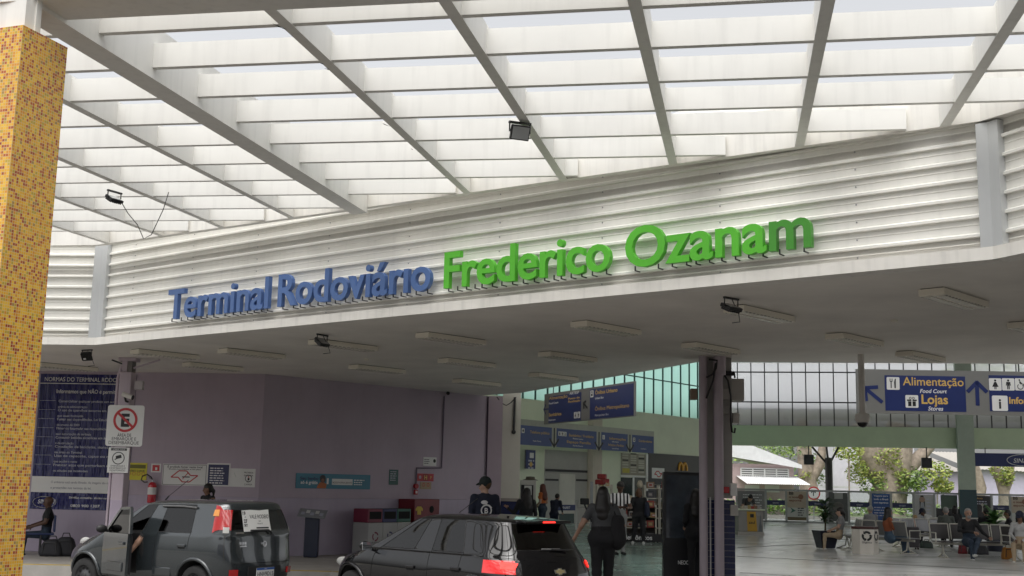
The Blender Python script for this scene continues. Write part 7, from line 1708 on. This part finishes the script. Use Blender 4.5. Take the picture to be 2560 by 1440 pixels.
# ================================================================== BEYOND THE HALL
random.seed(21)
MB().box(-30, 90, 67.6, 74, -.2, .10, mat('outer_pavement', (.6, .59, .56), .8)).build('outer_pavement')['kind'] = 'structure'
MB().box(-30, 90, 74.004, 79, -.2, .06, mat('outer_road', (.30, .30, .30), .85, var=.15)).build('outer_road')['kind'] = 'structure'
g = MB(); g.box(-30, 90, 79.004, 150, -.2, .22, mat('lawn', (.10, .14, .05), .9, var=.35, scale=1.2)); g.build('lawn')['kind'] = 'structure'
g = MB(); g.box(-30, 90, 78.8, 79, -.2, .30, mat('kerb_stone', (.35, .33, .30), .8)); g.build('outer_kerb')['kind'] = 'structure'
M_wroof = mat('white_sheet_roof', (.66, .67, .67), .45, var=.08); M_pink = mat('pink_wall', (.55, .42, .42), .7, var=.05); M_lav = mat('lavender_wall', (.52, .46, .60), .7, var=.04)
def O(px, py, Y): return oy(px, py, Y)
# pink hall with a louvred window band and awning
Y = 84.
a, b = O(1842, 1235, Y), O(1985, 1235, Y); zt_ = O(1900, 1160, Y).z
t = thing('pink_building', (a.x, Y, 0), 'pink building with a white sheet roof, louvred windows and awning outside', 'building')
m = MB(); m.box(a.x - 8, b.x, Y, Y + 14, 0, zt_, M_pink); m.build('wall', t)
m = MB(); r0, r1 = O(1840, 1133, Y).z, O(2000, 1163, Y).z; xs0, xs1 = O(1780, 1120, Y).x, O(1998, 1163, Y).x
m.add([(xs0, Y - .8, r0 - .1), (xs1, Y - .8, r1 - .25), (xs1, Y - .8, r1), (xs0, Y - .8, r0 + 1.5), (xs0, Y + 15, r0 + 1.2), (xs1, Y + 15, r1 + .3)], [(0, 1, 2), (0, 2, 3), (3, 2, 5, 4)], M_wroof); m.build('roof', t)
m = MB(); a, b = O(1852, 1192, Y), O(1970, 1173, Y); n = 5
for i in range(n):
    z = a.z + (b.z - a.z) * i / (n - 1); m.box(a.x, b.x, Y - .08, Y - .02, z - .04, z + .04, M_whp)
for i in range(5): x = a.x + (b.x - a.x) * i / 4; m.box(x - .05, x + .05, Y - .1, Y - .081, a.z, b.z, M_whp)
m.box(a.x, b.x, Y - .018, Y - .01, a.z, b.z, mat('louvre_dark', (.12, .12, .12), .6)); m.build('louvre_window', t)
m = MB(); a, b = O(1840, 1190, Y), O(1994, 1213, Y); vs = []
for i in range(61): x = a.x + (b.x - a.x) * i / 60; zz = .05 * (i % 2); vs += [(x, Y - .05, a.z + zz), (x + .3, Y - 2.6, b.z + .0 + zz)]
m.add(vs, [(2 * i, 2 * i + 1, 2 * i + 3, 2 * i + 2) for i in range(60)], M_wroof); m.build('awning', t)
m = MB()
for px in (1880, 1930): a = O(px, 1220, Y); m.box(a.x - .5, a.x + .5, Y - .06, Y - .02, a.z - .3, a.z + .2, M_whp)
m.build('shop_sign', t)
# long white-lilac wall, lavender houses
Y = 100.
a, b = O(2086, 1240, Y), O(2165, 1110, Y); t = thing('white_house', (a.x, Y, 0), 'tall pale lilac-white gable wall left of the big tree', 'house'); m = MB(); m.box(a.x, b.x + 4, Y, Y + 12, 0, b.z, mat('pale_lilac_wall', (.66, .64, .70), .7)); m.build('wall', t)
m = MB(); a = O(2065, 1217, Y - 4); b = O(2160, 1225, Y - 4); m.bar((a.x, Y - 4, a.z), (b.x, Y - 4, b.z + .2), 3, .12, M_wroof); m.build('porch_roof', t)
Y = 104.
for (x0, x1, y0, lab, mm, kk) in ((2215, 2265, 1176, 'small pale house with a terracotta panel behind the leaves', mat('pale_house', (.55, .55, .58), .7), 1), (2298, 2398, 1180, 'lavender house with a corrugated roof edge left of the green column', M_lav, 0), (2438, 2700, 1180, 'lavender house with a curved corrugated roof at the right edge', mat('lavender_wall_pale', (.56, .52, .66), .7), 2)):
    a, b = O(x0, 1240, Y), O(x1, y0, Y); t = thing('lavender_house' if kk != 1 else 'pale_house', (a.x, Y, 0), lab, 'house'); m = MB(); m.box(a.x, b.x, Y, Y + 10, 0, b.z, mm); m.build('wall', t)
    m = MB(); vs = []; n = 60
    for i in range(n + 1): x = a.x - .3 + (b.x - a.x + .6) * i / n; zz = b.z + .06 * (i % 2) - (0 if kk != 2 else .9 * (max(0, i / n - .2)) ** 1.5); vs += [(x, Y - .6, zz), (x, Y + 10, zz + 1.8)]
    m.add(vs, [(2 * i, 2 * i + 1, 2 * i + 3, 2 * i + 2) for i in range(n)], mat('old_roof_sheet', (.36, .34, .31), .8)); m.build('roof', t)
    if kk == 1: m = MB(); q = O(2245, 1212, Y); m.box(q.x - .6, q.x + .6, Y - .06, Y - .01, q.z - .4, q.z + .5, mat('terracotta', (.42, .16, .10), .7)); m.build('panel', t); m = MB(); q = O(2245, 1193, Y); m.box(q.x - 1., q.x + .9, Y - .06, Y - .01, q.z - .5, q.z + .6, mat('window_blue', (.15, .2, .24), .2)); m.build('window', t)
# steel post with branching struts just outside
Y = 69.5; p = O(2075, 1315, Y); t = thing('branching_post', (p.x, Y, .1), 'dark steel post with branching struts outside the glass screen', 'post')
M_post = mat('post_dark', (.035, .035, .033), .5); m = MB(); zt_ = O(2075, 1145, Y).z; m.tube([(p.x, Y, .1), (p.x, Y, zt_)], .21, M_post, 14); m.build('shaft', t)
for (px, py) in ((2030, 1117), (2096, 1117), (2066, 1117)):
    q = O(px, py, Y); m = MB(); m.bar((p.x, Y, zt_ - .45), (q.x, Y, q.z), .10, .10, M_post); m.build('strut', t)
# round no-left-turn sign seen through the screen
Y = 77.; p = O(2034, 1233, Y); t = thing('traffic_sign', (p.x, Y, .1), 'round white traffic sign with a red rim and black arrow outside', 'sign'); Mq = fr((p.x, Y, 0), (1, 0, 0)); m = MB(Mq); m.disc(0, p.z, .42, 0, .02, M_whp, 28); m.ring(0, p.z, .34, .42, .021, .025, M_red, 28); m.arrow(-.02, p.z, .34, R(90), .06, M_btxt, .022); m.build('plate', t); m = MB(); m.tube([(p.x, Y + .03, .1), (p.x, Y + .03, p.z)], .035, M_steel, 8); m.build('post', t)
# trees
M_bark = mat('bark_grey', (.30, .25, .20), .9, var=.35, scale=3, bump=.5)
def leaves(mb, c, r, n, size, mms, flat=.7):
    for i in range(n):
        d = Vector((random.gauss(0, 1), random.gauss(0, 1), random.gauss(0, 1))).normalized() * r * random.uniform(.25, 1) ** .6; d.z *= flat
        p_ = Vector(c) + d; a = Vector((random.gauss(0, 1), random.gauss(0, 1), random.gauss(0, .6))).normalized(); b = a.cross(Vector((random.gauss(0, 1), random.gauss(0, 1), random.gauss(0, 1)))).normalized(); s_ = size * random.uniform(.6, 1.3)
        mb.add([p_ - a * s_, p_ + b * s_ * .4, p_ + a * s_, p_ - b * s_ * .4], [(0, 1, 2, 3)], random.choice(mms))
LG = [mat('leaf_bright', (.24, .34, .07), .6, var=.3, scale=2), mat('leaf_mid', (.16, .26, .06), .6, var=.3, scale=2), mat('leaf_deep', (.09, .16, .045), .6, var=.3, scale=2)]
LY = [M_leafy, LG[0], mat('leaf_lime', (.30, .34, .08), .6, var=.3, scale=2)]
def tree(px, pyb, Y, limbs, crowns, label, epi=(), r0=.5, trunk_to=None, leafm=LG):
    p = O(px, pyb, Y); base = Vector((p.x, Y, .2)); t = thing('tree', base, label, 'tree', 'trees beyond the hall')
    m = MB()
    for pts, rr in limbs: m.tube([base if i == 0 and q is None else Vector((O(q[0], q[1], Y + q[2]).x, Y + q[2], O(q[0], q[1], Y).z)) for i, q in enumerate(pts)], rr, M_bark, 12)
    m.build('trunk', t)
    c = MB()
    for (cx_, cy_, dy, r_, n, s_) in crowns:
        q = O(cx_, cy_, Y + dy); leaves(c, q, r_, n, s_, leafm)
    if c.v: c.build('crown', t)
    e = MB()
    for (cx_, cy_, dy, r_, n) in epi: leaves(e, O(cx_, cy_, Y + dy), r_ * .75, n, .14, LY, 1.0)
    if e.v: e.build('creeper', t)
    return t
tree(2215, 1300, 88, [([None, (2222, 1240, 0), (2232, 1180, 0), (2240, 1120, 0), (2248, 1060, 0)], [1.5, 1.3, 1.25, 1.2, .9]), ([(2222, 1215, 0), (2185, 1170, -.3), (2168, 1120, -.6), (2150, 1060, -.8)], [.9, .85, .75, .6]), ([(2236, 1200, 0), (2275, 1165, .3), (2310, 1130, .6), (2345, 1090, .8)], [.6, .55, .45, .35])],
     [(2180, 700, 0, 5, 900, .3), (2290, 690, 1, 5, 900, .3), (2282, 1195, -1, 1.2, 420, .13), (2268, 1215, -1, 1.1, 380, .13), (2296, 1210, -1.5, .8, 220, .13), (2185, 1214, -1, 1.1, 320, .13)], 'massive old tree with a forked creeper-hung trunk in the hall opening', [(2198, 1148, -1, .9, 110), (2240, 1165, -1.4, .9, 120), (2232, 1135, -1.4, .9, 120), (2258, 1190, -1.3, .8, 110), (2195, 1190, -1.2, .8, 110), (2142, 1185, -1, 1.15, 330), (2150, 1170, -1, .9, 200)])
tree(2020, 1300, 92, [([None, (2022, 1220, 0), (2014, 1170, 0), (2010, 1115, 0), (2005, 1050, 0)], [.8, .7, .6, .55, .4]), ([(2020, 1210, 0), (2050, 1160, 0), (2058, 1110, 0)], [.45, .4, .3])], [(1950, 1115, 2, 1.5, 420, .13), (1985, 1118, 0, 1.4, 420, .13), (1915, 1125, 6, 1.3, 340, .13), (2048, 1155, 2, 1.0, 220, .13), (2043, 1195, 1, .9, 200, .13), (2000, 600, 0, 4, 700, .3)], 'slim forked tree with light green leaves beside the pink building', [(2016, 1190, -.5, .6, 60)])
for (px, py, lab, tall) in ((2120, 1128, 'thin pole-like plant topped by a yellow-green leaf tuft against the white wall', 1165), (2340, 1180, 'yellow-green leaf tuft plant before the left lavender house', 1212), (2356, 1215, 'lower yellow-green tuft beside the taller tuft plant', 1230)):
    Y = 86.; q = O(px, py, Y); t = thing('tuft_plant', (q.x, Y, .2), lab, 'plant', 'yellow-green tuft plants'); m = MB(); m.tube([(q.x, Y, .2), (q.x + .05, Y, q.z)], .06, M_bark, 8); m.build('stem', t)
    m = MB(); leaves(m, q, 1.15 if tall != 1230 else .8, 330, .17, LY, .7); m.build('foliage', t)
tree(2508, 1300, 90, [([None, (2512, 1260, 0), (2510, 1230, 0), (2500, 1200, 0), (2485, 1165, 0)], [.5, .45, .4, .35, .3]), ([(2510, 1235, 0), (2524, 1200, 0), (2530, 1160, 0)], [.3, .28, .2])], [(2500, 950, 0, 3, 500, .3)], 'leaning tree with tufted bromeliads at the right, before the curved-roof house', [(2505, 1180, -.4, 1.2, 300), (2515, 1195, -.4, .8, 150)])
tree(2438, 1300, 90, [([None, (2445, 1250, 0), (2452, 1220, 0), (2440, 1180, 0), (2430, 1150, 0)], [.5, .45, .42, .4, .3])], [(2430, 950, 0, 3, 400, .3)], 'bare bent trunk half hidden behind the green column')
# distant tree mass and hedges
far = MB()
for i in range(26): leaves(far, (-20 + i * 6.5 + random.uniform(-2, 2), 150 + random.uniform(-6, 10), 1.5 + random.uniform(0, 2.5)), 4.2, 260, .45, LG)
far.build('distant_trees')['kind'] = 'stuff'
hg = MB()
for i in range(40): leaves(hg, (14 + i * .75, 81 + random.uniform(-.4, .4), .8), .75, 70, .16, LG)
hg.build('low_shrubs')['kind'] = 'stuff'

# platform canopy outside, above the opening: shades the foot of the clerestory
pc2 = thing('platform_canopy', (20, 68, 6.2), 'flat platform canopy outside the back wall, above the branching post', 'canopy'); m = MB(fr((HCN.x, HCN.y, 0), bwdir)); m.box(-4, 26, 6.22, 6.34, -9, -.3, M_wroof); m.build('roof_sheet', pc2)
